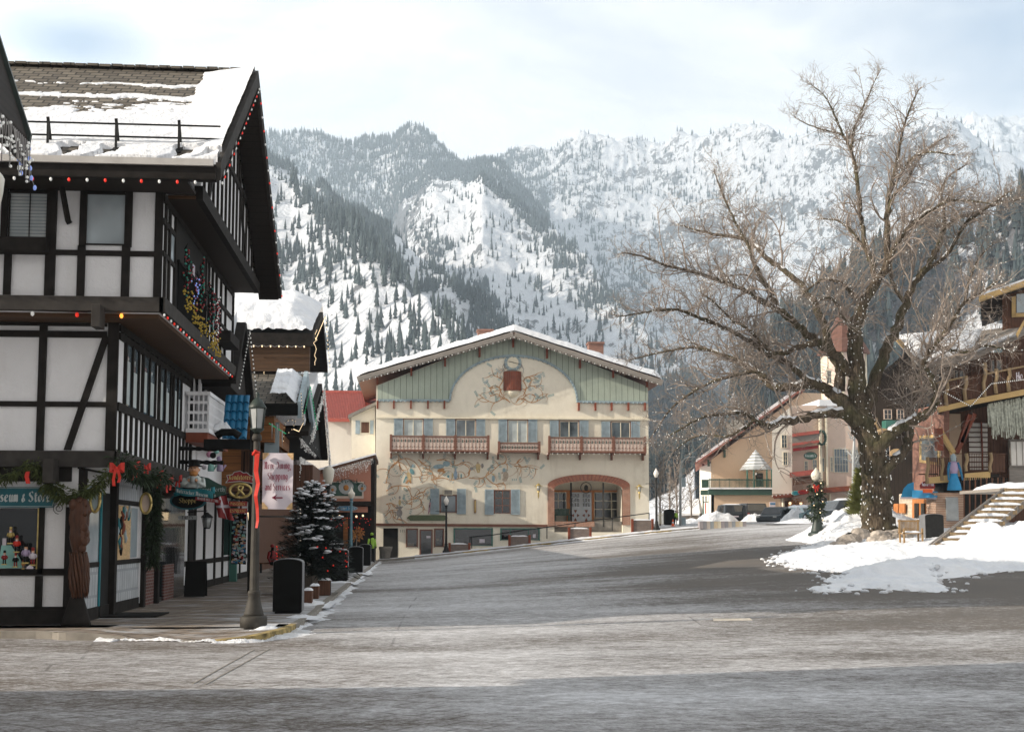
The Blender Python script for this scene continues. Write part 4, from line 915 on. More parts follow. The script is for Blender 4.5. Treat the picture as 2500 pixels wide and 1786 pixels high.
g.v=[(cx_+(x-cx_)*.74,cy_+(y-cy_)*.74,z)for x,y,z in g.v];g.build('carving',M['carved'],cs)
NB=thing('added_shade_house','unseen white rendered house with a steep dark roof, added beyond the left edge for shade','house',(-27,26,0))  # unseen house added to keep the sun off the corner house front
g=MB();g.box(-34,-20.6,20.7,33,-.1,9);g.build('wall',M['white_stucco'],NB)
g=MB();g.prism([(-34.5,20.2,8.9),(-34.5,33.5,8.9),(-34.5,27,13.5)],(14.6,0,0));g.build('roof',M['shingle'],NB)
GS='red and white bulb strings on the corner house'
ya_,zl=YE-.2,ze0-.05
lights('red and white bulbs hanging under the front eave of the corner house',[(XR-.15-9,ya_,zl),(XR-.05,ya_,zl)],.315,['white_bulb','red_bulb'],.062,0,GS)
rk0=Vector((XR+.12,YE,ze0+.0));rk1=Vector((XR+.12,YR,zr-.36));rk2=Vector((XR+.12,34.0,ze0-.08))
lights('red and white bulbs climbing the near slope of the tall gable edge',[rk0,rk1],.34,['white_bulb','red_bulb'],.052,0,GS)
lights('red and white bulbs running down the far slope of the tall gable edge',[rk1,rk2],.40,['white_bulb','red_bulb'],.05,0,GS)
lights('closely spaced red and white bulbs along the lower edge of the jetty beam',[(X3+.10,Y3-.08,z30-.03),(X3+.10,YB,z30-.03)],.34,['white_bulb','red_bulb'],.0525,0,GS)
lights('widely spaced bulbs along the soffit over the first floor front',[PY(-30,757,Y3-.05),PY(52,760,Y3-.05),PY(152,763,Y3-.05),PY(268,766,Y3-.05),PY(390,768,Y3-.05)],.80,['amber_bulb','white_bulb','red_bulb'],.085,0,GS)
def tangle(label,y0,y1,ztop,zbot,seed,mats):
 r=random.Random(seed);t_=thing('bulb_tangle',label,'string lights',(X3+.2,(y0+y1)/2,zbot),'coloured light strings hanging on the balcony')
 g=MB();bl=[]
 for k in range(7):
  y=r.uniform(y0,y1);pts=[]
  z=ztop-r.uniform(0,.5)
  while z>zbot+r.uniform(-.1,.5):pts.append((X3+.14+r.uniform(0,.10),y,z));y+=r.gauss(0,.035);z-=.09
  if len(pts)>2:g.tube(pts,.011,3);bl+=pts
 for k in range(34):bl.append((X3+.15+r.random()*.15,r.uniform(y0,y1),zbot-.15+r.random()**1.5*.4,1))
 g.build('wire',M['black'],t_)
 for m in mats:
  q=MB()
  for p_ in bl:
   low=len(p_)>3
   if(m=='yellow_bulb')==low and(low or r.random()<1.3/len(mats)):q.ball(Vector(p_[:3])+Vector((.02,r.gauss(0,.02),r.gauss(0,.02))),.021,4)
  if q.v:o=q.build('bulb',M[m],t_);o['kind']='stuff'
tangle('red and green bulb strings over the near end of the balcony',25.15,25.7,7.4,z31+.2,1,['wine_bulb','teal_bulb','yellow_bulb'])
tangle('red and blue bulb strings hanging mid balcony',26.0,26.7,7.2,z31+.1,2,['wine_bulb','blue_bulb','yellow_bulb'])
tangle('dark red bulb strings hanging past the balcony rail',27.0,27.6,7.5,z31+.05,3,['wine_bulb','teal_bulb','yellow_bulb'])
tangle('green and red bulb strings at the far balcony post',28.3,28.8,7.3,z31-.1,4,['teal_bulb','wine_bulb','yellow_bulb'])
tangle('white and red bulb strings on the far panel of the balcony',29.0,29.5,7.2,z31-.15,5,['white_bulb','wine_bulb','yellow_bulb'])
# ================================================================ the row of shops up the left pavement
def PLX(px,X):return PX(px,1300,X).y
B=thing('blue_tiled_shop','narrow gabled shop with blue scalloped tiles and a white fretwork balcony','shop',(-7,35,0))
g=MB();g.box(-13,-5.45,33.5,38.4,3.1,7.4);g.build('wall',M['white_stucco'],B)
ga=[(-4.45,33.2,5.55),(-4.45,37.0,5.45),(-4.45,35.0,7.35)]
g=MB();g.prism([(-4.62,33.4,5.5),(-4.62,36.8,5.4),(-4.62,35.0,7.2)],(-6,0,0));g.build('gable',M['soffit_dark'],B)
g=MB()
for a_,b_ in((ga[0],ga[2]),(ga[2],ga[1])):
 a_=Vector(a_);b_=Vector(b_);n_=(b_-a_).cross(Vector((1,0,0))).normalized();n_=n_ if n_.z>0 else-n_
 g.prism([a_,b_,b_+n_*.14,a_+n_*.14],(-6,0,0))
g.build('roof',M['dark_beam'],B)
g=MB();a_=Vector(ga[0]);b_=Vector(ga[2]);g.prism([a_+Vector((-.25,.3,.3)),b_+Vector((-.25,0,.14)),b_+Vector((-.25,-.1,.40)),b_+Vector((-.25,-.7,.1)),a_+Vector((-.25,.1,.5))],(-6,0,0));g.build('roof_snow',M['snow'],B)
nu,nv=90,60;U,V=np.meshgrid(np.linspace(0,1,nu),np.linspace(0,1,nv))
row=(V*5+.22*np.abs(np.sin(U*PI*4)))%1.0
hgt=.05*np.sqrt(np.abs(np.sin(U*PI*4)))+.07*row
a0,a1=PY(549,962,33.2),PY(606,1074,33.2);xx=a0 .x+(a1 .x-a0 .x)*U;zz=a0 .z+(a1 .z-a0 .z)*V;yy=33.4-.5*V-hgt
np_mesh('tile_skirt',np.stack([xx,yy,zz],-1).reshape(-1,3),grid_faces(nv,nu),M['tile_blue'],False,B)
g=MB();g.box(-4.55,-4.35,37.1,37.3,0,5.6);g.build('corner_post',M['dark_beam'],B)
lights('white bulbs outlining the dark narrow gable over the blue tiles',[Vector(ga[0])+Vector((.1,-.1,-.1)),Vector(ga[2])+Vector((.1,0,-.1)),Vector(ga[1])+Vector((.1,.1,0)),Vector(ga[1])+Vector((.1,.1,-1.4))],.16,['white_bulb'],.05,0,'white bulb strings on the shop gables')
bx1=-4.92;by0=31.7;by1=35.3;bz0,bz1=4.22,5.08
g=MB();g.box(-5.45,bx1+.05,by0-.05,by1,bz1,bz1+.09);g.box(-5.45,bx1+.03,by0-.02,by1,bz0-.06,bz0+.04)
for i in range(40):
 y=by0+.05+(by1-by0)*i/40;g.box(bx1,bx1+.02,y,y+.055,bz0,bz1)
for i in range(5):
 x=-5.40+i*.115;g.box(x,x+.035,by0,by0+.02,bz0,bz1)
for z in(.15,.40,.65):g.box(-5.42,bx1,by0+.002,by0+.018,bz0+z,bz0+z+.07);g.box(bx1+.002,bx1+.018,by0,by1,bz0+z,bz0+z+.05)
fb=g.build('fretwork_railing',M['white_stucco'],B)
g=MB();g.box(-5.45,bx1,by0,by1,bz0-.3,bz0-.06);g.build('balcony_base',M['red_brown'],B)
g=MB();g.box(-5.5,-5.38,33.3,35.0,5.1,6.3);g.build('upper_window',M['glass_dark'],B)
g=MB();g.box(-5.40,-5.34,33.1,33.3,4.3,6.3);g.box(-5.40,-5.34,34.1,34.2,5.1,6.3);g.build('window_frame',M['white_stucco'],B)
g=MB();nu,nv=20,8;U,V=np.meshgrid(np.linspace(0,1,nu),np.linspace(0,1,nv));hh=.35*np.sin(U*PI)**.5*np.sin(V*PI)**.5*(.7+.5*fbm(U*5,V*4,3))
np_mesh('tile_snow',np.stack([-4.95+.5*U,32.75-.3*V,4.28+hh*.8],-1).reshape(-1,3),grid_faces(nv,nu),M['snow'],True,B)
g=MB();g.box(-6.9,-6.34,36,52,0,3.2);g.build('shop_wall',M['white_stucco'],B)
g=MB()
for y in(36.1,37.6,38.6,40.4,42.6,44.4,46.5,49,51.5):g.box(-6.34,-6.29,y,y+.22,0,3.2)
g.box(-6.34,-6.30,36,52,.75,.9);g.box(-6.34,-6.30,36,52,0,.22);g.box(-6.34,-6.20,36,52,2.95,3.25);g.build('timber',M['dark_beam'],B)
g=MB();g.box(-6.34,-6.32,37.85,38.55,.25,2.4);g.build('shop_door',M['void'],B)
g=MB();g.box(-6.34,-6.32,44.7,46.4,.95,2.6);g.build('shop_window',M['glass_dark'],B)
XC=-3.35
C_=thing('snow_roofed_house','tall dark timber house with thick snow on its roof and string lights under the gable','house',(-8,48,0))
yC0,yC1,yCr=PLX(757,XC),PLX(795,XC),PLX(781,XC)
zC0=PX(757,812,XC).z;zCr=PX(781,742,XC).z;zCe=PX(793,888,XC).z
g=MB();g.box(-14,-5.6,yC0+1.2,yC1-.8,3.3,zC0-.1);g.build('wall',M['old_wood'],C_)
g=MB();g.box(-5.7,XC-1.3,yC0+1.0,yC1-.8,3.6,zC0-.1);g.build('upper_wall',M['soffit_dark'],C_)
g=MB();g.prism([(-14,yC0,zC0+.15),(-14,yCr,zCr),(-14,yC1,zCe+.1),(-14,yC1,zCe-.1),(-14,yCr,zCr-.3),(-14,yC0,zC0-.1)],(14+XC,0,0));g.prism([(XC-1.2,yC0+.5,zC0-.1),(XC-1.2,yC1-.5,zCe),(XC-1.2,yCr,zCr-.3)],(-8,0,0));g.build('roof',M['soffit_dark'],C_)
g=MB();g.box(-14,XC+.02,yC0-.15,yC0+.05,zC0-.28,zC0+.16);g.build('fascia',M['dark_beam'],C_)
g=MB();g.box(-6.2,XC-.1,yC0+.0,yC0+.2,zC0-1.15,zC0-.28);g.build('eave_board',M['soffit'],C_)
g=MB();g.box(-6.3,XC-2.1,yC0+.9,yC0+1.2,3.6,zC0-1.1);g.build('mural_wall',M['old_wood'],C_)
def tfC(U,V,Xw):
 e=np.minimum(XC-Xw,9)*1.0;n=fbm(Xw*.7,V*3,4);n2=fbm(Xw*3,V*14,4)
 return.16+.62*np.clip(e/.9,0,1)**.6*np.clip(V/.35,0,1)**.6*(1+.25*n)+.05*n2+.10*sstep(.3,0,V)*n2
snow_sheet('roof_snow',C_,-13,XC-.02,yC0-.05,zC0+.16,yCr,zCr+.02,tfC,140,50)
snow_sheet('roof_snow',C_,-13,XC-.02,yC1,zCe+.1,yCr,zCr+.02,tfC,60,20)
lights('white bulbs drooping under the front eave of the snow-roofed house',[(XC-2.6,yC0-.2,zC0-.3),(XC-.25,yC0-.2,zC0-.3)],.29,['warm_bulb'],.06,.05,'white bulb strings on the shop gables','lace')
lights('white bulbs up and down the gable edge of the snow-roofed house',[(XC+.1,yC0,zC0),(XC+.1,yCr,zCr-.15),(XC+.1,yC1,zCe)],.30,['warm_bulb'],.05,0,'white bulb strings on the shop gables')
r_=random.Random(4);
for k_,(px,py0,py1,lab)in enumerate([(645,868,915,'first'),(668,862,895,'second'),(701,850,892,'third'),(737,835,892,'fourth'),(768,805,890,'fifth')]):
 a_=PY(px,py0,yC0+1.0);b_=PY(px+3,py1,yC0+1.0)
 lights('hanging string of tiny white lights, %s from the left under the dark roof'%lab,[a_+(b_-a_)*t+Vector((r_.gauss(0,.06),0,0))for t in np.linspace(0,1,12)],.05,['warm_bulb'],.035,0,'hanging light strings under the dark roof')
XD=-3.2;yD0,yDr,yD1=PLX(722,XD),PLX(737,XD),PLX(757,XD)
zD0=PX(722,992,XD).z;zDr=PX(737,913,XD).z;zD1=PX(757,1045,XD).z
D_=thing('orange_wood_shop','orange wood shop with shingled snowy gable, grey barge board and green lights','shop',(-6,39,0))
g=MB();g.box(-10,-4.9,yD0+.8,yD1,3.05,zD0-.2);g.build('wall',M['orange_wood'],D_)
xd0=PY(645,950,yD0).x
slab('roof',M['shingle'],D_,-10,XD,yD0,zD0+.15,yDr,zDr,.12)
slab('roof',M['shingle'],D_,-10,XD,yD1,zD1+.1,yDr+.01,zDr-.01,.12)
g=MB();g.prism([(XD,yD0-.1,zD0-.28),(XD,yD0-.1,zD0+.2),(XD,yDr,zDr+.2),(XD,yDr,zDr-.25)],(.12,0,0));g.prism([(XD,yD1+.1,zD1-.28),(XD,yD1+.1,zD1+.15),(XD,yDr,zDr+.2),(XD,yDr,zDr-.25)],(.12,0,0));g.build('barge_board',M['shutter'],D_)
g=MB();g.prism([(XD-1.0,yD0+.1,zD0),(XD-1.0,yD1,zD1),(XD-1.0,yDr,zDr-.1)],(-.1,0,0));g.build('gable',M['soffit'],D_)
g=MB();g.box(-10,XD+.02,yD0-.12,yD0+.02,zD0-.2,zD0+.10);g.build('fascia',M['black'],D_)
def tfD(U,V,Xw):
 n=fbm(Xw*1.5,V*5,4);return np.minimum((XD-Xw-.04),.30)*np.where(Xw>PY(656,940,yD0).x+.10*n,1,-1)*(1+.2*n)+.06*fbm(Xw*5,V*14,3)
snow_sheet('roof_snow',D_,PY(660,940,yD0).x,XD,yD0+.04,zD0+.16,yDr,zDr,tfD,70,40)
g=MB();g.box(-4.95,-3.9,yD0+.3,yD1-.3,zD0-.95,zD0-.2);g.build('beam_box',M['orange_wood'],D_)
g=MB();g.box(-4.9,-3.75,yD0+.8,yD1+1.0,3.05,4.15)
gb=g.build('balcony',M['brown_wood'],D_)
for i in range(6):
 q=MB();x=-4.8+i*.19;q.tube([(x,yD0+.77,3.1),(x,yD0+.76,4.1)],.018,5);q.build('rail',M['black'],gb)
lights('green bulbs climbing the near slope of the orange shop gable',[(XD+.2,yD0,zD0-.1),(XD+.2,yDr,zDr-.2)],.22,['green_bulb'],.05,0,'coloured bulb strings on the orange wood shop')
lights('green bulbs down the far slope of the orange shop gable',[(XD+.2,yDr,zDr-.3),(XD+.2,yD1,zD1)],.22,['green_bulb'],.05,0,'coloured bulb strings on the orange wood shop')
lights('warm white bulbs looping down beside the green gable lights',[PX(735,960,XD+.2),PX(738,1000,XD+.2),PX(741,1030,XD+.2),PX(730,1052,XD+.2),PX(716,1046,XD+.2)],.13,['warm_bulb'],.022,0,'coloured bulb strings on the orange wood shop')
p_=[PY(x,y,yD0+.2)for x,y in[(692,1075),(694,1035),(700,1026),(722,1024),(715,1045),(700,1060)]]
lights('warm white bulbs bunched around the orange balcony front',p_,.13,['warm_bulb'],.022,0,'coloured bulb strings on the orange wood shop')
for px,y0,y1 in((664,1033,1072),(677,1035,1075),(689,1050,1092)):
 g=MB();a_=PY(px,y0,yD0-.2);b_=PY(px,y1,yD0-.2);g.tube([a_,b_],[.022,.004],5)
 tag(g.build('hanging_icicle',M['frost_glass']),'clear icicle ornament, %s hanging below the orange shop eave'%{664:'left',677:'middle',689:'right'}[px],'icicle')
g=MB();a_=PY(657,1033,yD0-.15);b_=PY(698,1058,yD0-.15);g.bar(a_,b_,.03,.03);tag(g.build('green_tinsel',M['green_bulb']),'green glitter garland strip above the icicle ornaments','garland')
g=MB();fr(g,646,1030,682,1105,yD0+.7,.02);g.build('pale_wall',M['shutter'],D_)
g=MB();g.box(-6.3,-6.05,yD0+9,yD0+9.3,0,2.9);g.build('green_column',M['green_trim'],D_)
g=MB();g.box(-6.34,-6.30,yD0+10,yD0+13,.6,2.5);g.build('shop_window',M['glass_dark'],D_)
XE=-3.15;yE0,yEr,yE1=PLX(750,XE),PLX(781,XE),PLX(798,XE)
zE0=PX(752,1062,XE).z;zEr=PX(781,938,XE).z;zE1=PX(797,1120,XE).z
E_=thing('steep_gabled_shop','dark steep gabled shop draped in icicle lights at the far end of the row','shop',(-6,48,0))
g=MB();g.box(-10,XE-1.2,yE0+.6,yE1+6,3.0,3.6);g.build('wall',M['brown_wood'],E_)
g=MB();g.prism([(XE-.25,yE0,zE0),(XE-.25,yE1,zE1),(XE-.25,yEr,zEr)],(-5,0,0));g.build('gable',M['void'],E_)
def rakeslab(mb,a_,b_,th,x0,dx):
 a_=Vector(a_);b_=Vector(b_);n_=(b_-a_).cross(Vector((1,0,0))).normalized();n_=n_ if n_.z>0 else-n_
 mb.prism([a_,b_,b_+n_*th,a_+n_*th],(dx,0,0))
g=MB();rakeslab(g,(XE,yE0,zE0),(XE,yEr,zEr),.16,XE,-5);rakeslab(g,(XE,yEr,zEr),(XE,yE1,zE1),.16,XE,-5);g.build('roof',M['soffit_dark'],E_)
g=MB();rakeslab(g,(XE-.15,yE0+.2,zE0+.35),(XE-.15,yEr,zEr+.16),.38,XE,-5);g.build('roof_snow',M['snow'],E_)
g=MB();g.box(-5,XE+.1,yE0+.6,yE0+4,2.9,3.9);g.build('balcony',M['brown_wood'],E_)
def lace(label,pts,drop,seed,w=0,group='white icicle lights in the shop row'):
 """curtain of tiny white lights hanging from a line"""
 r=random.Random(seed);P=[Vector(p)for p in pts];t_=thing('icicle_lights',label,'string lights',tuple(P[0]),group)
 g=MB();q=MB();Lt=sum((b-a).length for a,b in zip(P,P[1:]));n=int(Lt/.055)
 for k in range(n):
  s=k/n*(len(P)-1);i=min(int(s),len(P)-2);p=P[i].lerp(P[i+1],s-i);d_=drop*r.uniform(.3,1)
  g.tube([p,p+Vector((r.gauss(0,.02),r.gauss(0,.02),-d_))],.006,3)
  for _ in range(int(d_/.09)+1):q.ball(p+Vector((r.gauss(0,.02)+w*r.random(),r.gauss(0,.02),-d_*r.random())),.016,4)
 g.build('wire',M['lace'],t_);o=q.build('bulb',M['white_bulb'],t_);o['kind']='stuff';return t_
lace('white icicle lights on the near slope of the steep gable',[(XE+.1,yE0,zE0),(XE+.1,yEr,zEr)],.35,1)
lace('white icicle lights hanging thickly down the far slope of the steep gable',[(XE+.1,yEr,zEr),(XE+.1,yE1,zE1)],.75,2)
lace('silvery icicle lights along the upper balcony rail',[PX(735,1060,XE-.3),PX(772,1092,XE-.3)],.45,3)
lace('long silvery icicle lights on the lower balcony',[PX(733,1115,XE-.3),PX(771,1138,XE-.3)],1.1,4)
g=MB();g.box(-10,-6.8,52,80,0,6);tg=thing('far_row_shop','dark shop front in shade at the far end of the pavement','shop',(-8,60,0));g.build('wall',M['brown_wood'],tg)
g=MB();g.prism([(-11,52,5.9),(-6.2,52,5.9),(-6.2,52,6.1),(-8.5,52,7.4),(-11,52,6.1)],(0,28,0));g.build('roof',M['snow'],tg)
# ================================================================ things hung over the pavement
def onY(px,py,Y):return PY(px,py,Y)
sb=thing('spindle_bracket','black turned-wood double bracket arm reaching over the pavement','bracket',tuple(PY(380,1110,31.0)))
for py in(1095,1128):
 g=MB();a_=PY(378,py-2,31);b_=PY(545,py+1,31);pts=[a_.lerp(b_,t)for t in np.linspace(0,1,50)]
 g.tube(pts,[.035+.022*abs(math.sin(i*.55))for i in range(50)],7);g.build('arm',M['black'],sb)
g=MB();fr(g,374,1083,386,1172,31,.06,.06);g.build('post',M['black'],sb)
for px in(400,418,520):g=MB();g.ball(PY(px,1111,31),.075 if px!=418 else.085,8);g.build('turned_ball',M['black' if px!=418 else 'carved'],sb)
g=MB();fr(g,498,1072,612,1096,30.5,.05,.05);p0=PY(528,1064,30.5);p1=PY(585,1064,30.5)
g.tube([p0,p0 .lerp(p1,.25)+Vector((0,0,.09)),p0 .lerp(p1,.75)+Vector((0,0,.09)),p1],.09,8);tag(g.build('hanging_board',M['black']),'dark unlit board with rounded top above the pavement signs','sign')
ms=thing('museum_sign','teal scroll sign reading Nutcracker Museum with a carved man drinking from a mug on top','shop sign',tuple(PY(470,1215,30.4)))
YS=30.4;a_=PY(428,1190,YS);g=MB();N_=18
top=[PY(428+92*i/N_,1186+14*(i/N_)+3*math.sin(i/N_*PI*2),YS)for i in range(N_+1)]
for i in range(N_):
 a0,a1=top[i],top[i+1];d0=Vector((0,.05*math.cos(i*.5),-.17));d1=Vector((0,.05*math.cos((i+1)*.5),-.17))
 g.add([a0,a1,a1+d1,a0+d0,a0+Vector((0,.05,0)),a1+Vector((0,.05,0)),a1+d1+Vector((0,.05,0)),a0+d0+Vector((0,.05,0))],[(0,3,2,1),(4,5,6,7),(0,1,5,4),(3,7,6,2)],0)
g.tube([PY(424,1207,YS)+Vector((0,.08,0)),PY(434,1204,YS)+Vector((0,.08,0)),PY(440,1196,YS)+Vector((0,.08,0))],.05,6);g.tube([PY(519,1188,YS)+Vector((0,.05,0)),PY(519,1204,YS)+Vector((0,.05,0))],.05,6)
g.build('scroll',M['teal_light'],ms)
q=MB();o1=PY(431,1201,YS-.08);o2=PY(508,1213,YS-.08);letters(q,'Nutcracker Museum',o1,(o2-o1),(0,0,1),.058,.26,.62,nrm=(0,-1,0),d=.01,width=(o2-o1).length);q.build('lettering',M['letter_silver'],ms)
bc=PY(473,1190,YS);g=MB();g.lathe([(.20,0),(.22,.1),(.19,.22),(.07,.30),(.06,.34)],bc,12,sy=.7)
for s_ in(-1,1):g.tube([bc+Vector((.2*s_,0,.2)),bc+Vector((.25*s_,-.08,.05)),bc+Vector((.10*s_,-.18,.14))],[.06,.055,.045],7)
g.build('shirt',M['shirt'],ms)
g=MB()
for s_ in(-1,1):g.bar(bc+Vector((.12*s_,-.15,0)),bc+Vector((.10*s_,-.13,.24)),.03,.01)
g.build('braces',M['shutter'],ms)
hc=bc+Vector((0,0,.42));g=MB();g.ball(hc,.115,10,sz=1.15);g.ball(hc+Vector((0,-.12,0)),.028,6);
for s_ in(-1,1):g.ball(hc+Vector((.115*s_,0,0)),.03,6);g.ball(bc+Vector((.08*s_,-.19,.17)),.042,6)
g.build('head',M['skin'],ms)
g=MB()
for s_ in(-1,1):g.ball(hc+Vector((.04*s_,-.105,.035)),.013,5)
g.build('eyes',M['black'],ms)
g=MB();g.ball(hc+Vector((0,-.05,-.09)),.10,8,sz=.8);g.build('beard',M['beard'],ms)
g=MB();g.lathe([(.19,.08),(.19,.10),(.13,.11),(.14,.20),(.09,.24),(.01,.245)],hc,14);g.build('hat',M['black'],ms)
g=MB();g.lathe([(.055,0),(.06,.15),(.05,.16)],bc+Vector((0,-.22,.10)),10);g.build('mug',M['pewter'],ms)
def oval(name,label,px,py,Y,rx,rz,rim,face,txt=None,tm='gold',size=.07,wid=None):
 c_=PY(px,py,Y);t_=thing(name,label,'shop sign',tuple(c_))
 g=MB();n=28;P=[(c_.x+rx*math.cos(2*PI*k/n),c_.y,c_.z+rz*math.sin(2*PI*k/n))for k in range(n)];g.prism(P,(0,.05,0));g.build('rim',M[rim],t_)
 g=MB();P=[(c_.x+rx*.87*math.cos(2*PI*k/n),c_.y-.012,c_.z+rz*.82*math.sin(2*PI*k/n))for k in range(n)];g.prism(P,(0,.01,0));g.build('face',M[face],t_)
 if txt:text_on('lettering',txt,tm,t_,o=(c_.x,c_.y-.014,c_.z-size*.6),ux=(1,0,0),uz=(0,0,1),size=size,pen=.22,align='c',width=wid)
 return t_
oval('oval_sign','oval black sign with a teal rim reading Shoppe below the museum scroll',459,1222,30.8,.43,.21,'teal','black','Shoppe','gold',.075,.42)
gs=thing('green_sign','dark green arched sign reading Leavenworth behind the museum sign','shop sign',tuple(PY(523,1190,31.5)));c_=PY(523,1190,31.5)
g=MB();g.prism([(c_.x-.45,c_.y,c_.z-.27),(c_.x+.28,c_.y,c_.z-.27),(c_.x+.28,c_.y,c_.z+.03),(c_.x+.1,c_.y,c_.z+.10),(c_.x-.15,c_.y,c_.z+.24),(c_.x-.45,c_.y,c_.z+.30)],(0,.05,0));g.build('board',M['green_dark'],gs)
text_on('lettering','Leavenworth','letter_silver',gs,o=(c_.x-.42,c_.y-.005,c_.z-.09),ux=(1,0,0),uz=(0,0,1),size=.07,pen=.2,width=.68)
text_on('lettering','M','letter_silver',gs,o=(c_.x+.0,c_.y-.005,c_.z-.24),ux=(1,0,0),uz=(0,0,1),size=.05,pen=.2)
fl=thing('hanging_flag','red flag with a white cross hanging slack over the pavement','flag',tuple(PY(540,1208,31.0)))
Yf=30.9;O_=PY(522,1216,Yf);U_=PY(552,1207,Yf)-O_;V_=PY(553,1278,Yf)-PY(533,1214,Yf);nu,nv=16,20
def flagpart(nm,u0,u1,v0,v1,mat,off):
 U,V=np.meshgrid(np.linspace(u0,u1,7),np.linspace(v0,v1,12));
 X_=O_.x+U*U_.x+V*V_.x*(.6+.4*U);Z_=O_.z+U*U_.z+V*V_.z*(.72+.28*U);Y_=O_.y+.06*np.sin(U*9+V*4)+off
 np_mesh(nm,np.stack([X_,Y_,Z_],-1).reshape(-1,3),grid_faces(12,7),M[mat],True,fl)
flagpart('cloth',0,1,0,1,'red_sign',0);flagpart('cross',.42,.58,0,1,'banner',-.006);flagpart('cross',0,1,.38,.50,'banner',-.009)
g=MB();g.tube([PY(500,1222,Yf),PY(560,1204,Yf)],.015,5);g.build('pole',M['black'],fl)
q=MB();o1=PY(482,1218,30.3);o2=PY(534,1226,30.3);letters(q,'MUSEUM HALL OF FAME',o1,(o2-o1),(0,0,1),.035,.2,nrm=(0,-1,0),d=.02,width=(o2-o1).length)
hf=thing('arched_sign','narrow dark red arched board lettered Museum Hall of Fame','shop sign',tuple(o1));q.build('lettering',M['letter_silver'],hf);q=MB();q.bar(o1+Vector((-.05,.02,.02)),o2+Vector((.05,.02,.02)),.02,.08);q.build('board',M['red_sign'],hf)
ks=thing('bakery_sign','dark red scalloped sign reading Konditorei','shop sign',tuple(PY(586,1166,29)));c_=PY(586,1166,29);px_=.0093
def pp(x,y):return(c_.x+x*px_,c_.y,c_.z-y*px_)
out=[(-34,12),(-28,4),(-32,-6),(-18,-8),(-14,-14),(-4,-16),(0,-17),(8,-12),(16,-13),(24,-6),(33,-4),(29,4),(34,14),(20,11),(0,8),(-20,10)]
g=MB();g.prism([pp(x,y)for x,y in out],(0,.04,0));g.build('board',M['red_sign'],ks)
g=MB();oo=out+out[:1]
for a_,b_ in zip(oo,oo[1:]):g.bar(Vector(pp(*a_))+Vector((0,-.005,0)),Vector(pp(*b_))+Vector((0,-.005,0)),.012,.012)
g.build('edge',M['letter_silver'],ks)
text_on('lettering','Konditorei','gold',ks,o=pp(0,4),ux=(1,0,0),uz=(0,0,1),size=.075,pen=.2,align='c',width=.48,nrm=(0,-1,0),d=.008)
c2=PY(587,1197,29);g=MB();P=[]
for k in range(60):
 t_=k/59*2*PI;P.append((c2 .x+.235*math.sin(t_)*(1 if True else 0),c2 .y,c2 .z-.155*math.cos(t_)))
g.tube(P,.03,8);g.tube([(c2 .x-.10,c2 .y-.03,c2 .z-.12),(c2 .x-.03,c2 .y-.04,c2 .z-.03),(c2 .x+.04,c2 .y-.04,c2 .z+.02),(c2 .x+.06,c2 .y-.04,c2 .z+.08),(c2 .x,c2 .y-.04,c2 .z+.10)],.026,7)
g.tube([(c2 .x+.10,c2 .y-.03,c2 .z-.12),(c2 .x+.03,c2 .y-.045,c2 .z-.03),(c2 .x-.04,c2 .y-.045,c2 .z+.02),(c2 .x-.06,c2 .y-.045,c2 .z+.08),(c2 .x,c2 .y-.045,c2 .z+.10)],.026,7)
tag(g.build('pretzel',M['gold']),'golden pretzel hanging below the dark red bakery sign','pretzel')
for py,tx in((1229,'PASTRIES'),(1246,'ESPRESSO')):
 c_=PY(581,py,29);t_=thing('small_board','small dark red board lettered %s under the pretzel'%tx.capitalize(),'shop sign',tuple(c_));g=MB();g.box(c_.x-.20,c_.x+.20,c_.y,c_.y+.03,c_.z-.055,c_.z+.055);g.build('board',M['red_sign'],t_)
 text_on('lettering',tx,'gold',t_,o=(c_.x,c_.y-.002,c_.z-.035),ux=(1,0,0),uz=(0,0,1),size=.045,pen=.2,align='c',width=.34)
c_=PY(458,1263,32);t_=thing('candy_sign','small white board lettered Taffy hanging before a dark doorway','shop sign',tuple(c_));g=MB();g.box(c_.x-.23,c_.x+.23,c_.y,c_.y+.03,c_.z-.05,c_.z+.05);g.build('board',M['frost_glass'],t_)
text_on('lettering','TAFFY','black',t_,o=(c_.x,c_.y-.002,c_.z-.03),ux=(1,0,0),uz=(0,0,1),size=.045,pen=.25,align='c',width=.3)
for px,py,r0,m_,lab in[(511,1109,.075,'pink','pink'),(528,1101,.07,'mint','pale green'),(535,1119,.065,'lilac','lilac'),(498,1140,.06,'banner','white')]:
 g=MB();g.ball(PY(px,py,32),r0,8);tag(g.build('hanging_ball',M[m_]),'%s ball hanging in the cluster above the green sign'%lab,'ornament')
for px,m_,lab in[(515,'mint','mint green'),(537,'lilac','lilac')]:
 c_=PY(px,1150,31.9);g=MB();g.lathe([(.07,0),(.085,.02),(.07,.17),(.055,.19)],c_,10);g.tube([c_+Vector((.06,0,.04)),c_+Vector((.14,0,.16))],[.02,.03],6);tag(g.build('watering_can',M[m_]),'%s watering can hanging from the sign arms'%lab,'watering can')
mb_=thing('magnet_board','tall narrow board crowded with small colourful magnets beside the lamp post','display board',tuple(PY(583,1375,33)))
g=MB();fr(g,565,1255,601,1376,44.5,.03);g.build('board',M['black'],mb_);r_=random.Random(8);ms_=['banner','shutter','yellow_wood','black','tile_blue','rose_panel','red_sign','mint']
qs=[MB()for _ in ms_]
for i in range(190):
 p_=PY(r_.uniform(567,599),r_.uniform(1258,1374),44.46);w_=r_.uniform(.02,.055);qs[i%8].box(p_.x-w_,p_.x+w_,p_.y-.004-.0004*i,p_.y,p_.z-w_*.8,p_.z+w_*.8)
for m_,q in zip(ms_,qs):o=q.build('magnet',M[m_],mb_);o['kind']='stuff'
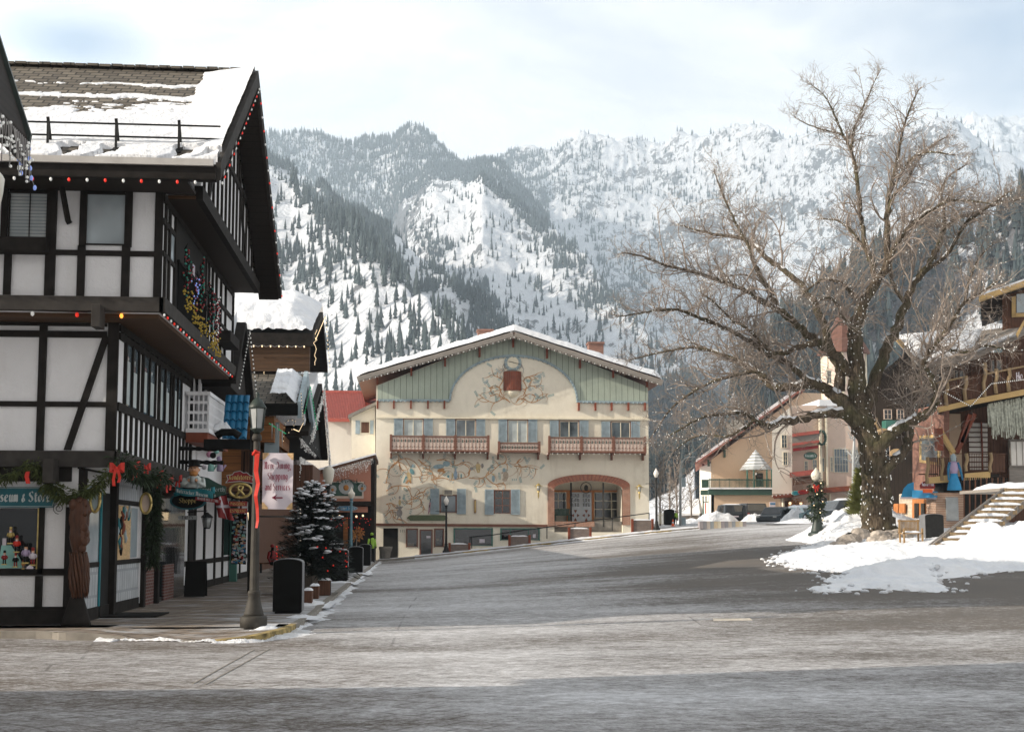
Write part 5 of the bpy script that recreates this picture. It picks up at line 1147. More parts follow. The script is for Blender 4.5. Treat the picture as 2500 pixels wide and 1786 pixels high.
p_=GD(481,34.0);sbd=thing('sandwich_board','black folding sandwich board standing on the pavement by the shop','sandwich board',(p_.x,p_.y,0))
for s_ in(-1,1):
 g=MB();g.hexa([(p_.x-.27,p_.y+.22*s_-.015,.03),(p_.x+.27,p_.y+.22*s_-.015,.03),(p_.x+.27,p_.y+.22*s_+.015,.03),(p_.x-.27,p_.y+.22*s_+.015,.03),(p_.x-.27,p_.y+.02*s_-.015,.95),(p_.x+.27,p_.y+.02*s_-.015,.95),(p_.x+.27,p_.y+.02*s_+.015,.95),(p_.x-.27,p_.y+.02*s_+.015,.95)]);g.build('panel',M['black'],sbd)
def lantern(name,label,p,h=.4,w=.12,mat='black',glow='frost_glass',arm=None):
 t_=thing(name,label,'lantern',tuple(p));g=MB();g.lathe([(.02,h),(w*.5,h*.9),(w*1.1,h*.72),(w*1.1,h*.69)],p,6);g.lathe([(w*.55,0),(w*.6,.03)],p,6)
 for k in range(6):
  a=2*PI*(k+.5)/6;g.tube([(p[0]+w*.6*math.cos(a),p[1]+w*.6*math.sin(a),p[2]+.03),(p[0]+w*.95*math.cos(a),p[1]+w*.95*math.sin(a),p[2]+h*.69)],.008,4)
 if arm:g.tube(arm,.014,5)
 g.build('frame',M[mat],t_);g=MB();g.lathe([(w*.55,.03),(w*.85,h*.69)],p,6);g.build('glass',M[glow],t_);return t_
p_=PY(505,1290,33);lantern('wall_lantern','black wall lantern above the shop doorway',(p_.x,p_.y,p_.z),.42,.15,arm=[(p_.x-.5,p_.y,p_.z+.42),(p_.x,p_.y,p_.z+.46)])
p_=PY(612,1272,40);lantern('wall_lantern','lit wall lantern glowing behind the lamp post',(p_.x,p_.y,p_.z),.40,.14,glow='warm_bulb')
def garland(label,pts,rad,n,size,seed,mat='needle'):
 t_=thing('evergreen_garland',label,'garland',tuple(pts[0]));g=MB();blob_leaves(g,pts,rad,n,size,seed,0,.5,.22);g.build('sprigs',M[mat],t_);g=MB();g.tube(pts,.012,4);g.build('cord',M['needle'],t_);return t_
def bow(label,p,s=1.0,tails=.45,yaw=0):
 t_=thing('red_bow',label,'bow',tuple(p));g=MB();p=Vector(p);cz,sz=math.cos(yaw),math.sin(yaw)
 def q_(x,y,z):return p+Vector((x*cz-y*sz,x*sz+y*cz,z))*s
 for sg_ in(-1,1):
  for a in(.5,.0,-.5):
   L=[q_(0,-.02,0),q_(sg_*.10,-.06,.06+a*.1),q_(sg_*.19,-.02,.03+a*.18),q_(sg_*.12,.02,-.03+a*.1),q_(0,-.02,0)]
   for k in range(4):g.add([L[k]+Vector((0,0,.035*s)),L[k+1]+Vector((0,0,.035*s)),L[k+1]-Vector((0,0,.035*s)),L[k]-Vector((0,0,.035*s))],[(0,1,2,3)])
 g.ball(q_(0,-.05,0),.04*s,6);g.build('loops',M['red_cloth'],t_)
 for dx,L_ in((-.05,tails),(.05,tails*.8)):
  g=MB();P=[q_(dx*.3,-.04,0),q_(dx,-.05,-L_*.3),q_(dx*1.6,-.03,-L_*.65),q_(dx*1.1,-.05,-L_)]
  for a_,b_ in zip(P,P[1:]):g.add([a_-Vector((.035*s*cz,.035*s*sz,0)),a_+Vector((.035*s*cz,.035*s*sz,0)),b_+Vector((.04*s*cz,.04*s*sz,0)),b_-Vector((.04*s*cz,.04*s*sz,0))],[(0,1,2,3)])
  g.build('tail',M['red_cloth'],t_)
 return t_
YG=YF-.30
garland('evergreen swag looping over the left end of the teal shop sign',[PY(x,y,YG)for x,y in[(-60,1150),(-20,1168),(10,1163),(45,1148),(68,1132),(85,1128),(97,1148),(106,1170),(113,1195),(118,1207)]],.10,700,.11,1,'needle_gold')
garland('evergreen swag from the sign end to the corner bow',[PY(x,y,YG)for x,y in[(122,1180),(140,1192),(150,1205),(165,1212),(190,1205),(215,1195),(240,1180),(258,1160),(278,1143)]],.12,1000,.12,2,'needle_gold')
garland('thick evergreen garland along the beam over the shop entrance',[(X2+.12,YG+.1,3.1),(X2+.15,26,2.85),(X2+.15,28,2.95),(X2+.10,28.7,2.88)],.16,1150,.15,3)
garland('evergreen drop hanging beside the white entrance post',[(XG+.25,30.0,2.8),(XG+.3,30.05,1.9),(XG+.28,30.1,1.0)],.14,900,.16,4)
g=MB();p_=PY(68,1150,YG-.1);P=[p_,PY(66,1165,YG-.1),PY(70,1180,YG-.1)]
for a_,b_ in zip(P,P[1:]):g.add([a_-Vector((.04,0,0)),a_+Vector((.035,0,0)),b_+Vector((.03,0,0)),b_-Vector((.05,0,0))],[(0,1,2,3)])
tag(g.build('red_ribbon',M['red_cloth']),'short red ribbon hanging from the left evergreen swag','ribbon')
bow('big red bow on the outer corner of the half-timbered house',PY(286,1143,YG-.15),.72,.45)
for i,(px,y,py)in enumerate([(328,25.6,1135),(355,26.6,1140),(386,28.0,1157),(411,29.4,1170),(433,30.6,1168)]):
 bow('red bow on the entrance garland, %s from the corner'%['second','third','fourth','fifth','sixth'][i],PY(px,py,y),.6,.50,.6)
def wreath_oval(label,px,py,Y,rx,rz):
 c_=PY(px,py,Y);t_=thing('framed_wreath',label,'wreath',tuple(c_));P=[(c_.x+rx*math.cos(a),c_.y,c_.z+rz*math.sin(a))for a in np.linspace(0,2*PI,20)]
 g=MB();g.tube(P,.03,6);g.build('ring',M['gold'],t_);g=MB();g.prism([(c_.x+rx*.9*math.cos(a),c_.y+.02,c_.z+rz*.9*math.sin(a))for a in np.linspace(0,2*PI,20)[:-1]],(0,.02,0));g.build('plaque',M['shutter' if px<300 else 'rose_panel'],t_)
wreath_oval('gilt-rimmed blue plaque above the carved figure',232,1218,YF+.1,.09,.24);wreath_oval('gilt-rimmed pink plaque further along the entrance',356,1228,27.5,.11,.21)
# ================================================================ street furniture
def street_lamp(name,label,base,H,kind,group=None,s=1.0):
 """cast lamp post: lantern (kind 'lantern'), acorn globe ('acorn') or round globe ('globe')"""
 t_=thing(name,label,'street lamp',tuple(base),group);b=Vector(base);g=MB()
 mat={'lantern':'lamp_bronze','acorn':'iron','globe':'lamp_green','blue':'lamp_blue','cup':'iron'}[kind]
 w=s
 g.lathe([(.25*w,0),(.25*w,.17*w),(.235*w,.20*w),(.20*w,.215*w)],b,8)
 g.build('plinth',M[mat],t_)
 g=MB();n=16;prof=[(.185,.21),(.17,.26),(.15,.34),(.12,.46),(.105,.58),(.115,.60),(.115,.64),(.095,.66)]
 g.lathe([(r*w,z*w)for r,z in prof],b,n)
 zt=H-.75
 P=[(.085*w,.66*w),(.06*w,zt-.1)];g.lathe(P,b,12,sm=False);g.lathe([(.085*w,zt-.12),(.09*w,zt-.06),(.07*w,zt)],b,12);g.build('post',M[mat],t_)
 if kind=='lantern':
  g=MB();c=b+Vector((0,0,zt));g.lathe([(.05,0),(.07,.04),(.13,.08),(.14,.10)],c,6);g.lathe([(.17,.46),(.175,.49),(.13,.56),(.09,.62),(.035,.66),(.03,.70),(.045,.73),(.02,.76),(.002,.78)],c,6)
  for k in range(6):
   a=2*PI*(k+.5)/6;g.tube([(c.x+.115*math.cos(a),c.y+.115*math.sin(a),c.z+.10),(c.x+.155*math.cos(a),c.y+.155*math.sin(a),c.z+.47)],.011,4)
  g.build('lantern_frame',M['lamp_green'],t_);g=MB();g.lathe([(.105,.10),(.148,.46)],c,6,sm=False);g.build('glass',M['frost_glass'],t_)
 else:
  c=b+Vector((0,0,zt));g=MB();g.lathe([(.06,0),(.11,.05),(.10,.10),(.075,.11)],c,10);g.build('collar',M[mat],t_)
  g=MB()
  if kind=='acorn':g.lathe([(.08,.10),(.17,.34),(.175,.42),(.13,.52),(.05,.66),(.004,.75)],c,14)
  elif kind=='blue':g.lathe([(.08,.10),(.15,.20),(.19,.32),(.185,.40),(.10,.48),(.07,.56),(.02,.68),(.004,.74)],c,14)
  elif kind=='cup':g.lathe([(.12,.06),(.17,.20),(.21,.45),(.22,.58),(.20,.62),(.13,.70),(.004,.73)],c,16)
  else:g.lathe([(.10,.10),(.20,.20),(.25,.36),(.22,.50),(.12,.60),(.08,.66),(.02,.74),(.004,.76)],c,16)
  g.build('globe',M['globe_white' if kind=='acorn' else 'globe'],t_)
 return t_
lb=PZ(619,1531,0);H1=4.22
L1=street_lamp('lamp_post','bronze fluted lamp post with a black lantern, red ribbon side, nearest the corner',lb,H1,'lantern')
g=MB();g.bar(lb+Vector((-.02,0,3.0)),lb+Vector((.70,0,3.0)),.03,.03);g.bar(lb+Vector((-.02,0,1.98)),lb+Vector((.70,0,1.98)),.03,.03);g.build('banner_arm',M['iron'],L1)
YBn=lb.y-.02;bn=thing('street_banner','white cloth banner reading More Dining, Shopping and Services with a red arrow','banner',tuple(PY(680,1243,YBn)))
nu,nv=20,30;U,V=np.meshgrid(np.linspace(0,1,nu),np.linspace(0,1,nv));c00=PY(642,1105,YBn);c10=PY(717,1106,YBn);c01=PY(640,1242,YBn);c11=PY(714,1243,YBn)
wav=lambda U,V:.012*np.sin(V*11+U*4)+.008*np.sin(U*9)
def bnp(U,V,off=0):
 X_=(c00 .x*(1-U)+c10 .x*U)*(1-V)+(c01 .x*(1-U)+c11 .x*U)*V;Z_=(c00 .z*(1-U)+c10 .z*U)*(1-V)+(c01 .z*(1-U)+c11 .z*U)*V
 return np.stack([X_,YBn-.03+wav(U,V)+off,Z_],-1)
np_mesh('cloth',bnp(U,V).reshape(-1,3),grid_faces(nv,nu),M['banner'],True,bn)
for cu,cv_,k_ in((0,0,1),(1,0,2),(0,1,3),(1,1,4)):
 g=MB();N_=8
 for i in range(N_):
  for j in range(N_):
   if(i+.5)/N_+(j+.5)/N_>1.0-.25*((i-j)/N_)**2:continue
   us=[cu+(1-2*cu)*.26*v for v in(i/N_,(i+1)/N_)];vs_=[cv_+(1-2*cv_)*.16*v for v in(j/N_,(j+1)/N_)]
   g.add([tuple(bnp(np.float64(u),np.float64(v),-.004))for u,v in((us[0],vs_[0]),(us[1],vs_[0]),(us[1],vs_[1]),(us[0],vs_[1]))],[(0,1,2,3)])
 g.build('corner_patch',M['banner_gold'],bn)
def btxt(t_,xa,xb,yb,sz):
 o1=PY(xa,yb,YBn-.05);o2=PY(xb,yb,YBn-.05);text_on('lettering',t_,'wine',bn,o=tuple(o1),ux=tuple(o2-o1),uz=(0,0,1),size=sz*.00745,pen=.115,width=(o2-o1).length,nrm=(0,-1,0),d=.004,ang=35)
btxt('More Dining,',645,711,1144,11.5);btxt('Shopping',653,703,1170,11.5);btxt('and Services',647,709,1196,11.5)
g=MB();A_=lambda x,y:tuple(PY(x,y,YBn-.055));g.prism([A_(663,1214),A_(677,1206),A_(672,1212.6),A_(690,1212.6),A_(690,1216),A_(672,1216),A_(677,1222)],(0,.004,0));g.build('arrow',M['wine'],bn)
rb=thing('red_ribbon','long red ribbon tied down the near lamp post','ribbon',tuple(PY(625,1290,lb.y-.15)));P=[(620,1103),(628,1108),(625,1150),(630,1180),(624,1210),(628,1240),(629,1270),(626,1288)]
g=MB()
for k in range(len(P)-1):
 w0,w1=(6.5-.5*k,6.0-.5*k);a=PY(P[k][0],P[k][1],lb.y-.13-.03*math.sin(k*2));b_=PY(P[k+1][0],P[k+1][1],lb.y-.13-.03*math.sin(k*2+2));sc_=.0073
 g.add([a-Vector((w0*sc_,0,0)),a+Vector((w0*sc_,-.02,0)),b_+Vector((w1*sc_,-.02,0)),b_-Vector((w1*sc_,0,0))],[(0,1,2,3)])
g.build('tail',M['red_cloth'],rb);g=MB();g.tube([PY(618,1110,lb.y-.12),PY(624,1100,lb.y-.16),PY(632,1104,lb.y-.12),PY(630,1112,lb.y-.1)],.03,6);g.build('knot',M['red_cloth'],rb)
def bin_(label,x,y,z,rz=0,w=.62,d=.52,h=1.16,side='bin_grey',face='bin_black'):
 t_=thing('litter_bin',label,'litter bin',(x,y,z),'black-fronted litter bins',rz);g=MB();n=10
 prof=[(-w/2,.04),(w/2,.04),(w/2+.0,h-.09)]+[(w/2*math.cos(PI*k/n),h-.09+.09*math.sin(PI*k/n))for k in range(1,n)]+[(-w/2,h-.09)]
 me_o=MB();me_o.prism([(x+a,y-d/2,z+c)for a,c in prof],(0,d,0));sh=me_o.build('shell',M[side],t_,bevel=.012)
 q=MB();q.prism([(x+a*.97,y-d/2-.012,z+.03+(c-.03)*.985)for a,c in prof],(0,.014,0));q.build('front_panel',M[face],t_)
 q=MB();q.box(x-w*.42,x+w*.42,y-d*.42,y+d*.42,z,z+.06);q.build('foot',M['black'],t_);return t_
for lab,px,py in[('nearest litter bin on the pavement, beside the bronze lamp post',701,1497),('litter bin half hidden behind the spruce tree',828,1418),('third litter bin along the kerb, in front of the blue lamp post',868,1399),('farthest litter bin at the end of the left pavement',891,1380)]:
 p_=PZ(px,py,0);bin_(lab,p_.x,p_.y+.26,0)
sp=PZ(762,1449,0);ST=thing('spruce_tree','bushy dark spruce dusted with snow standing in a wooden planter','tree',tuple(sp))
g=MB();g.tube([sp+Vector((0,0,.2)),sp+Vector((0,0,3.2))],[.07,.015],6);g.build('trunk',M['bark'],ST)
r_=random.Random(21);g=MB();sn=MB();HT=3.02
for i in range(300):
 t_=(i/300)**1.05;z=.62+(HT-.62)*t_;Lb=(1.10*(1-t_)**.50+.06)*r_.uniform(.70,1.12);a=r_.uniform(0,2*PI)
 d=Vector((math.cos(a),math.sin(a),.15+.35*t_-.25*(1-t_)));tip=sp+Vector((0,0,z))+d*Lb;base_=sp+Vector((0,0,z))
 nseg=int(16+40*Lb)
 for k in range(nseg):
  u=(k/nseg)**.7;p=base_.lerp(tip,u)+Vector((0,0,-.10*u*u*Lb));sd=d.cross(Vector((0,0,1))).normalized();rr=Lb*.30*math.sin(min(1,u*1.1+.12)*PI*.85)+.05
  dd=(d*.8+sd*r_.uniform(-1.3,1.3)+Vector((0,0,r_.uniform(-.5,.45)))).normalized();L=rr*r_.uniform(.5,1.0)+.05;ww=dd.cross(Vector((r_.random()-.5,r_.random()-.5,1))).normalized()*.018
  g.add([p,p+dd*L*.5+ww,p+dd*L,p+dd*L*.5-ww],[(0,1,2,3)])
 if r_.random()<.36 and z>1.1:
  c=base_.lerp(tip,r_.uniform(.62,.98))+Vector((0,0,.05));m=r_.randrange(3,7);sd=d.cross(Vector((0,0,1))).normalized()
  for k in range(m):sn.ball(c+d*r_.uniform(-.13,.13)*1.2+sd*r_.gauss(0,.10)+Vector((0,0,r_.gauss(0,.015))),r_.uniform(.035,.075),6,0,1.3,1.3,.42)
g.build('foliage',M['spruce'],ST);o=sn.build('snow_clump',M['snow'],ST);o['kind']='stuff'
g=MB()
for k in range(34):
 a=r_.uniform(0,2*PI);z=r_.uniform(.6,1.35);g.ball(sp+Vector((math.cos(a)*1.0,math.sin(a)*1.0,z)),.022,4)
lt=thing('string_lights','sparse red bulbs scattered low in the spruce','string lights',tuple(sp));g.build('bulb',M['red_bulb'],lt);g=MB();g.tube([sp+Vector((math.cos(k*.7)*.97,math.sin(k*.7)*.97,.6+k*.025))for k in range(30)],.006,3);g.build('wire',M['black'],lt)
g=MB();g.lathe([(.26,0),(.30,.5),(.28,.52)],sp,10,sm=False);tag(g.build('tree_planter',M['old_wood']),'old round wooden planter under the spruce','planter')
def snowcap(mb,x0,x1,y0,y1,z,h,seed,n=8):
 r=random.Random(seed);U,V=np.meshgrid(np.linspace(0,1,n),np.linspace(0,1,n));e=np.minimum(np.minimum(U,1-U),np.minimum(V,1-V))*4
 Z=z+h*np.clip(e,0,1)**.5*(.8+.5*fbm(U*3+seed,V*3,3))-.01*(e<=0);b=len(mb.v)
 mb.add([tuple(p)for p in np.stack([x0+(x1-x0)*U,y0+(y1-y0)*V,Z],-1).reshape(-1,3)],[tuple(f)for f in grid_faces(n,n)],0,True)
for i,(px,py,w_,h_,lab)in enumerate([(791,1453,.34,.42,'tall wooden block seat right of the spruce planter'),(767,1461,.22,.34,'narrow wooden block seat in front of the spruce'),(751,1475,.20,.34,'small wooden block seat behind the nearest litter bin')]):
 p_=PZ(px,py,0);t_=thing('block_seat',lab,'seat',(p_.x,p_.y+.15,0));g=MB();g.box(p_.x-w_/2,p_.x+w_/2,p_.y,p_.y+.35,0,h_);g.build('block',M['brown_wood'],t_,bevel=.015);g=MB();snowcap(g,p_.x-w_/2-.01,p_.x+w_/2+.01,p_.y-.02,p_.y+.36,h_,.06,i);g.build('snow_cap',M['snow'],t_)
def scrap(label,x,y,rx,ry,h,seed,z=0.0,n=26,mat='snow',name='snow_patch'):
 U,V=np.meshgrid(np.linspace(-1.25,1.25,n),np.linspace(-1.25,1.25,n));ang=np.arctan2(V,U);rr=np.hypot(U,V)/(1+.28*fbm(np.cos(ang)*1.3+seed,np.sin(ang)*1.3,3))
 Zb=terr(x+U*rx,y+V*ry)*0+z;Z=Zb+h*np.clip(1-rr**2,-.15,1)*(1+.8*fbm(U*2.5+seed*3,V*2.5,5,.6))-.01
 o=np_mesh(name,np.stack([x+U*rx,y+V*ry,Z],-1).reshape(-1,3),grid_faces(n,n),M[mat],True,org=(x,y,z));return tag(o,label,'snow')
for i,(px,py,rx,ry,h,lab)in enumerate([(745,1472,.55,1.3,.07,'thin snow left between the block seats and the kerb'),(735,1505,.30,.5,.05,'scrap of snow in front of the nearest litter bin'),(652,1532,.22,.3,.06,'small lump of snow beside the lamp post base'),(830,1421,.5,.6,.06,'snow lying at the foot of the half-hidden bin'),(878,1399,.45,.5,.05,'snow lying at the foot of the third bin')]):
 p_=PZ(px,py,0);scrap(lab,p_.x,p_.y,rx,ry,h,i+3,0)
g=MB();n=len(kl);r_=random.Random(2);V_=[];seg=[];arc=0
kk=[p for p in smooth_path(kl,5)if p.x<-1.0 and p.x>-5.2]
for i,p in enumerate(kk):
 t2=(kk[min(i+1,len(kk)-1)]-kk[max(i-1,0)]).normalized();nn_=Vector((t2 .y,-t2 .x,0));nn_=nn_ if nn_.x-nn_.y*.2>0 else-nn_
 arc+=(p-kk[max(i-1,0)]).length
 w_=max(.04,.17+.42*float(fbm(np.float64(arc*1.3),np.float64(.5),4))+(.10 if p.y<24.2 else 0));hh=.035*max(.1,1.0+2.0*float(fbm(np.float64(arc*2.1),np.float64(3.),3)))
 row=[]
 for u,v in((-.12,.3),(.0,1.0),(.25,.95),(.55,.55),(.8,.22),(1.05,-.15)):row.append(tuple(Vector((p.x,p.y,tz(p.x+nn_.x*w_*max(u,0),p.y+nn_.y*w_*max(u,0))))+nn_*(w_*u)+Vector((0,0,hh*v+.006*r_.gauss(0,1)))))
 seg.append(row)
g.add([q for row in seg for q in row],[(i*6+k,i*6+k+1,(i+1)*6+k+1,(i+1)*6+k)for i in range(len(seg)-1)for k in range(5)],0,True)
tag(g.build('kerb_snow',M['snow_rough']),'ragged ribbon of ploughed snow along the left kerb','snow')
for nm,lab,px,D_l,kind,h_ in[('globe_lamp','cream globe street lamp capped with snow behind the spruce',800,47,'cup',4.2),('globe_lamp','pale blue post street lamp in front of the salmon shop',857,67,'blue',4.2)]:
 p_=GD(px,D_l);street_lamp(nm,lab,(p_.x,p_.y,0),h_,kind,s=1.0)
def person(label,p,rz,h,top,legs,hat=None,pose='stand',hi=None):
 t_=thing('person',label,'person',tuple(p),None,0);bm=bmesh.new();sk=bm.verts.layers.skin.verify();s=h/1.75
 c,s_=math.cos(rz),math.sin(rz);V_={}
 def v(n,x,y,z,r,par=None):
  q=bm.verts.new(((x*c-y*s_)*s,(x*s_+y*c)*s,z*s));q[sk].radius=(r*s,r*s);V_[n]=q
  if par:bm.edges.new((V_[par],q))
  return q
 sit=pose=='sit';hz_=.50 if sit else.93
 v('pel',0,0,hz_,.13);V_['pel'][sk].use_root=True
 v('waist',0,0,hz_+.18,.125,'pel');v('chest',0,0,hz_+.40,.15,'waist');v('neck',0,0,hz_+.56,.06,'chest');v('head0',0,-.02,hz_+.64,.085,'neck');v('head',0,-.02,hz_+.75,.09,'head0')
 for k in(-1,1):
  K=str(k);v('sh'+K,.17*k,0,hz_+.49,.065,'chest');v('el'+K,.24*k,-.02,hz_+.22,.045,'sh'+K);v('wr'+K,.22*k,-.14,hz_+.0,.034,'el'+K);v('ha'+K,.21*k,-.19,hz_-.06,.04,'wr'+K)
  v('hip'+K,.09*k,0,hz_-.06,.095,'pel')
  if sit:v('kn'+K,.11*k,-.42,.50,.07,'hip'+K);v('an'+K,.11*k,-.44,.09,.045,'kn'+K);v('to'+K,.11*k,-.60,.04,.04,'an'+K)
  else:v('kn'+K,.11*k,-.04,.50,.068,'hip'+K);v('an'+K,.12*k,.02,.09,.045,'kn'+K);v('to'+K,.13*k,-.13,.04,.04,'an'+K)
 me=bpy.data.meshes.new('body');bm.to_mesh(me);bm.free();me.materials.append(M[legs]);o=bpy.data.objects.new('body',me);COL.objects.link(o);o.parent=t_
 o.modifiers.new('s','SKIN');m2=o.modifiers.new('u','SUBSURF');m2 .levels=1;m2 .render_levels=1
 q=MB();b=Vector(p)
 q.lathe([(.15*s,(hz_-.08)*s),(.17*s,(hz_+.1)*s),(.185*s,(hz_+.38)*s),(.14*s,(hz_+.52)*s),(.07*s,(hz_+.58)*s)],b,12,sy=.75)
 for k in(-1,1):q.tube([b+Vector(((.17*k)*c*s,.17*k*s_*s,(hz_+.49)*s)),b+Vector((.245*k*c*s,.245*k*s_*s-.02*s,(hz_+.22)*s)),b+Vector(((.22*k*c+.13*s_)*s,(.22*k*s_-.13*c)*s,(hz_+.01)*s))],[.078*s,.06*s,.048*s],8)
 q.build('jacket',M[top],t_)
 if hat:q=MB();q.ball(b+Vector((0,-.01,(hz_+.78)*s)),.108*s,8,sz=.9);q.build('hat',M[hat],t_)
 return t_
p_=GD(908,76);person('person in a hi-vis yellow jacket and dark trousers beside the cream building',(p_.x,p_.y,p_.z+.12),.5,1.72,'hi_vis','black','hi_vis')
p_=PZ(664,1398,0);person('person in a red jacket seated on the shaded pavement bench',(p_.x,p_.y,0),.8,1.6,'red_sign','black','red_sign','sit')
g=MB();g.box(p_.x-.6,p_.x+.6,p_.y-.05,p_.y+.38,.40,.45);bs=thing('pavement_bench','small dark bench under the seated person in red','bench',(p_.x,p_.y+.2,0));g.build('seat',M['brown_wood'],bs)
for sx_ in(-.5,.5):
 for sy_ in(0,.3):g=MB();g.box(p_.x+sx_-.03,p_.x+sx_+.03,p_.y+sy_,p_.y+sy_+.06,0,.40);g.build('leg',M['iron'],bs)
NC=thing('near_chalet','dark chalet at the left edge, only its eave tip with blue bulbs showing','house',(-12,8,0))
g=MB();g.box(-24,-6.4,-6,12.6,-.2,4.9);g.build('wall',M['white_stucco'],NC)
Yc=12.4;tipx,tipz=XZ(66,335,Yc+.6);apx,apz=XZ(-90,-160,Yc+.6)
sl_=(apz-tipz)/(apx-tipx)
rt=(tipx-9.0,tipz+sl_*(-9.0))
g=MB();g.prism([(tipx,-8,tipz-.32),(tipx,-8,tipz),(tipx-4.2,-8,tipz-sl_*4.2),(tipx-8.4,-8,tipz),(tipx-8.4,-8,tipz-.32),(tipx-4.2,-8,tipz-sl_*4.2-.35)],(0,Yc+8.6,0));g.build('roof',M['soffit_dark'],NC)
g=MB();g.prism([(tipx-.7,-7,tipz-.25),(tipx-4.2,-7,tipz-sl_*4.2-.4),(tipx-7.7,-7,tipz-.25)],(0,Yc+6.9,0));g.build('gable',M['brown_wood'],NC)
g=MB();g.prism([(tipx-.02,Yc+.62,tipz-.30),(tipx+.03,Yc+.62,tipz+.04),(tipx-4.2,Yc+.62,tipz-sl_*4.2+.04),(tipx-4.2,Yc+.62,tipz-sl_*4.2-.33)],(0,.05,0));g.build('barge_board',M['lamp_green'],NC)
lace('pale blue icicle bulbs dangling along the dark eave at the left edge',[(tipx+.02,-1,tipz-.05),(tipx+.02,Yc+.7,tipz-.05)],.5,6,0,None)
r_=random.Random(31);t_=thing('string_lights','blue and clear bulbs on looping wires over the eave tip at the left edge','string lights',(tipx,Yc,tipz));g=MB();q=MB()
for k in range(9):
 x=tipx-.02-k*.085;z=tipz-sl_*(x-tipx)*-1-.05;p=Vector((x,Yc+.70,tipz+(x-tipx)*sl_-.05));P=[p]
 for m in range(5+k%3):p=p+Vector((r_.gauss(0,.035),.01*r_.random(),-.10));P.append(p);q.ball(p,.018,5,0,1,1,1.6)
 g.tube(P,.004,3)
q.build('bulb',M['blue_bulb'],t_);g.build('wire',M['frost_glass'],t_)
ll=PY(-38,500,12.2);street_lamp('lamp_post','lamp post at the very left edge, only its snow-topped head showing',(ll.x-.05,ll.y,0),5.2,'cup')
# ================================================================ cream building with the painted front
YM=88.0
def T_(x,y):return(860+x/2.914,780+y/2.914)
def B_(x,y):return(860+x/2.914,1080+y/2.914)
def mt(mb,x0,y0,x1,y1,out=.05,inn=0.,mi=0,Y=YM):a=T_(x0,y0);b=T_(x1,y1);return fr(mb,a[0],a[1],b[0],b[1],Y,out,inn,mi)
def mbt(mb,x0,y0,x1,y1,out=.05,inn=0.,mi=0,Y=YM):a=B_(x0,y0);b=B_(x1,y1);return fr(mb,a[0],a[1],b[0],b[1],Y,out,inn,mi)
def tp(x,y,Y=YM):return PY(*T_(x,y),Y)
def bp(x,y,Y=YM):return PY(*B_(x,y),Y)
MN=thing('painted_cream_building','large cream building with painted vines, sage green gable, carved balconies and a brick arch','building',(7,92,0))
xl=bp(163,400).x;xr=bp(2112,400).x;zc=tp(1150,705).z;zs=tp(1150,575).z
ea=tp(178,470,YM);era=tp(2108,480,YM);apx_=tp(1150,85)
oxl,oxr=bp(1437,400).x,bp(1922,400).x;ozs=bp(1680,330).z;ozc=bp(1680,272).z;ozb=bp(1600,560).z;ocx=(oxl+oxr)/2
g=MB();YBk=YM+13
g.box(xl,oxl,YM,YBk,-.3,zs);g.box(oxr,xr,YM,YBk,-.3,zs);g.box(oxl,oxr,YM+2.6,YBk,-.3,zs);g.box(oxl,oxr,YM,YM+2.6,-.3,bp(1600,600).z-.35)
g.box(oxl,oxr,YM+.001,YM+2.6,ozc+.05,zs)
n=16
for i in range(n):
 a0,a1=PI-PI*i/n,PI-PI*(i+1)/n
 p0=(ocx+math.cos(a0)*(oxr-oxl)/2,ozs+math.sin(a0)*(ozc-ozs));p1=(ocx+math.cos(a1)*(oxr-oxl)/2,ozs+math.sin(a1)*(ozc-ozs))
 g.hexa([(p0[0],YM,p0[1]),(p1[0],YM,p1[1]),(p1[0],YM+.35,p1[1]),(p0[0],YM+.35,p0[1]),(p0[0],YM,ozc+.06),(p1[0],YM,ozc+.06),(p1[0],YM+.35,ozc+.06),(p0[0],YM+.35,ozc+.06)])
g.prism([(xl,YM+.0,zs),(xr,YM,zs),(xr,YM,ea.z),(apx_.x,YM,apx_.z),(xl,YM,ea.z)],(0,13,0));g.build('wall',M['cream'],MN)
g=MB();mbt(g,165,597,1390,990,.03);mbt(g,1390,600,1790,860,.035)
AX,AH=452.0,318.0;acx=1147.0;ybt=575.0
def topy(x):return 95+abs(x-1150)*((470-95)/972.0)if x<1150 else 95+(x-1150)*((480-95)/958.0)
g=MB();N_=96;xs_=[182+(2100-182)*i/N_ for i in range(N_+1)]
def low(x):
 u=(x-acx)/AX;return ybt+(x-1150)*.010 if abs(u)>=1 else ybt-AH*math.sqrt(1-u*u)
xs_=sorted(set(xs_+[acx-AX+.01,acx+AX-.01]))
for x0,x1 in zip(xs_,xs_[1:]):
 q=[tp(x0,low(x0)),tp(x1,low(x1)),tp(x1,topy(x1)),tp(x0,topy(x0))]
 g.add([(p.x,YM-.06,p.z)for p in q]+[(p.x,YM,p.z)for p in q],[(0,1,2,3),(0,4,5,1)])
g.build('gable_boarding',M['sage'],MN)
g=MB();P=[tp(182,ybt-2)]+[tp(acx-AX,ybt)]+[tp(acx+AX*math.cos(a),ybt-AH*math.sin(a))for a in np.linspace(PI,0,40)]+[tp(acx+AX,ybt+8)]+[tp(2102,ybt+14)]
for a_,b_ in zip(P,P[1:]):
 if(b_-a_).length<.01:continue
 m_=max(1,int((b_-a_).length/.28))
 for k in range(m_):
  c0=a_.lerp(b_,k/m_);c1=a_.lerp(b_,(k+1)/m_);g.bar(c0-Vector((0,.10,0)),c1-Vector((0,.10,0)),.10,.15);mid=(c0+c1)/2;g.ball(mid-Vector((0,.12,.06)),.075,5)
g.build('blue_scallop_trim',M['blue_trim'],MN)
g=MB();mt(g,168,697,2110,708,.16);g.build('cornice',M['cream_trim'],MN)
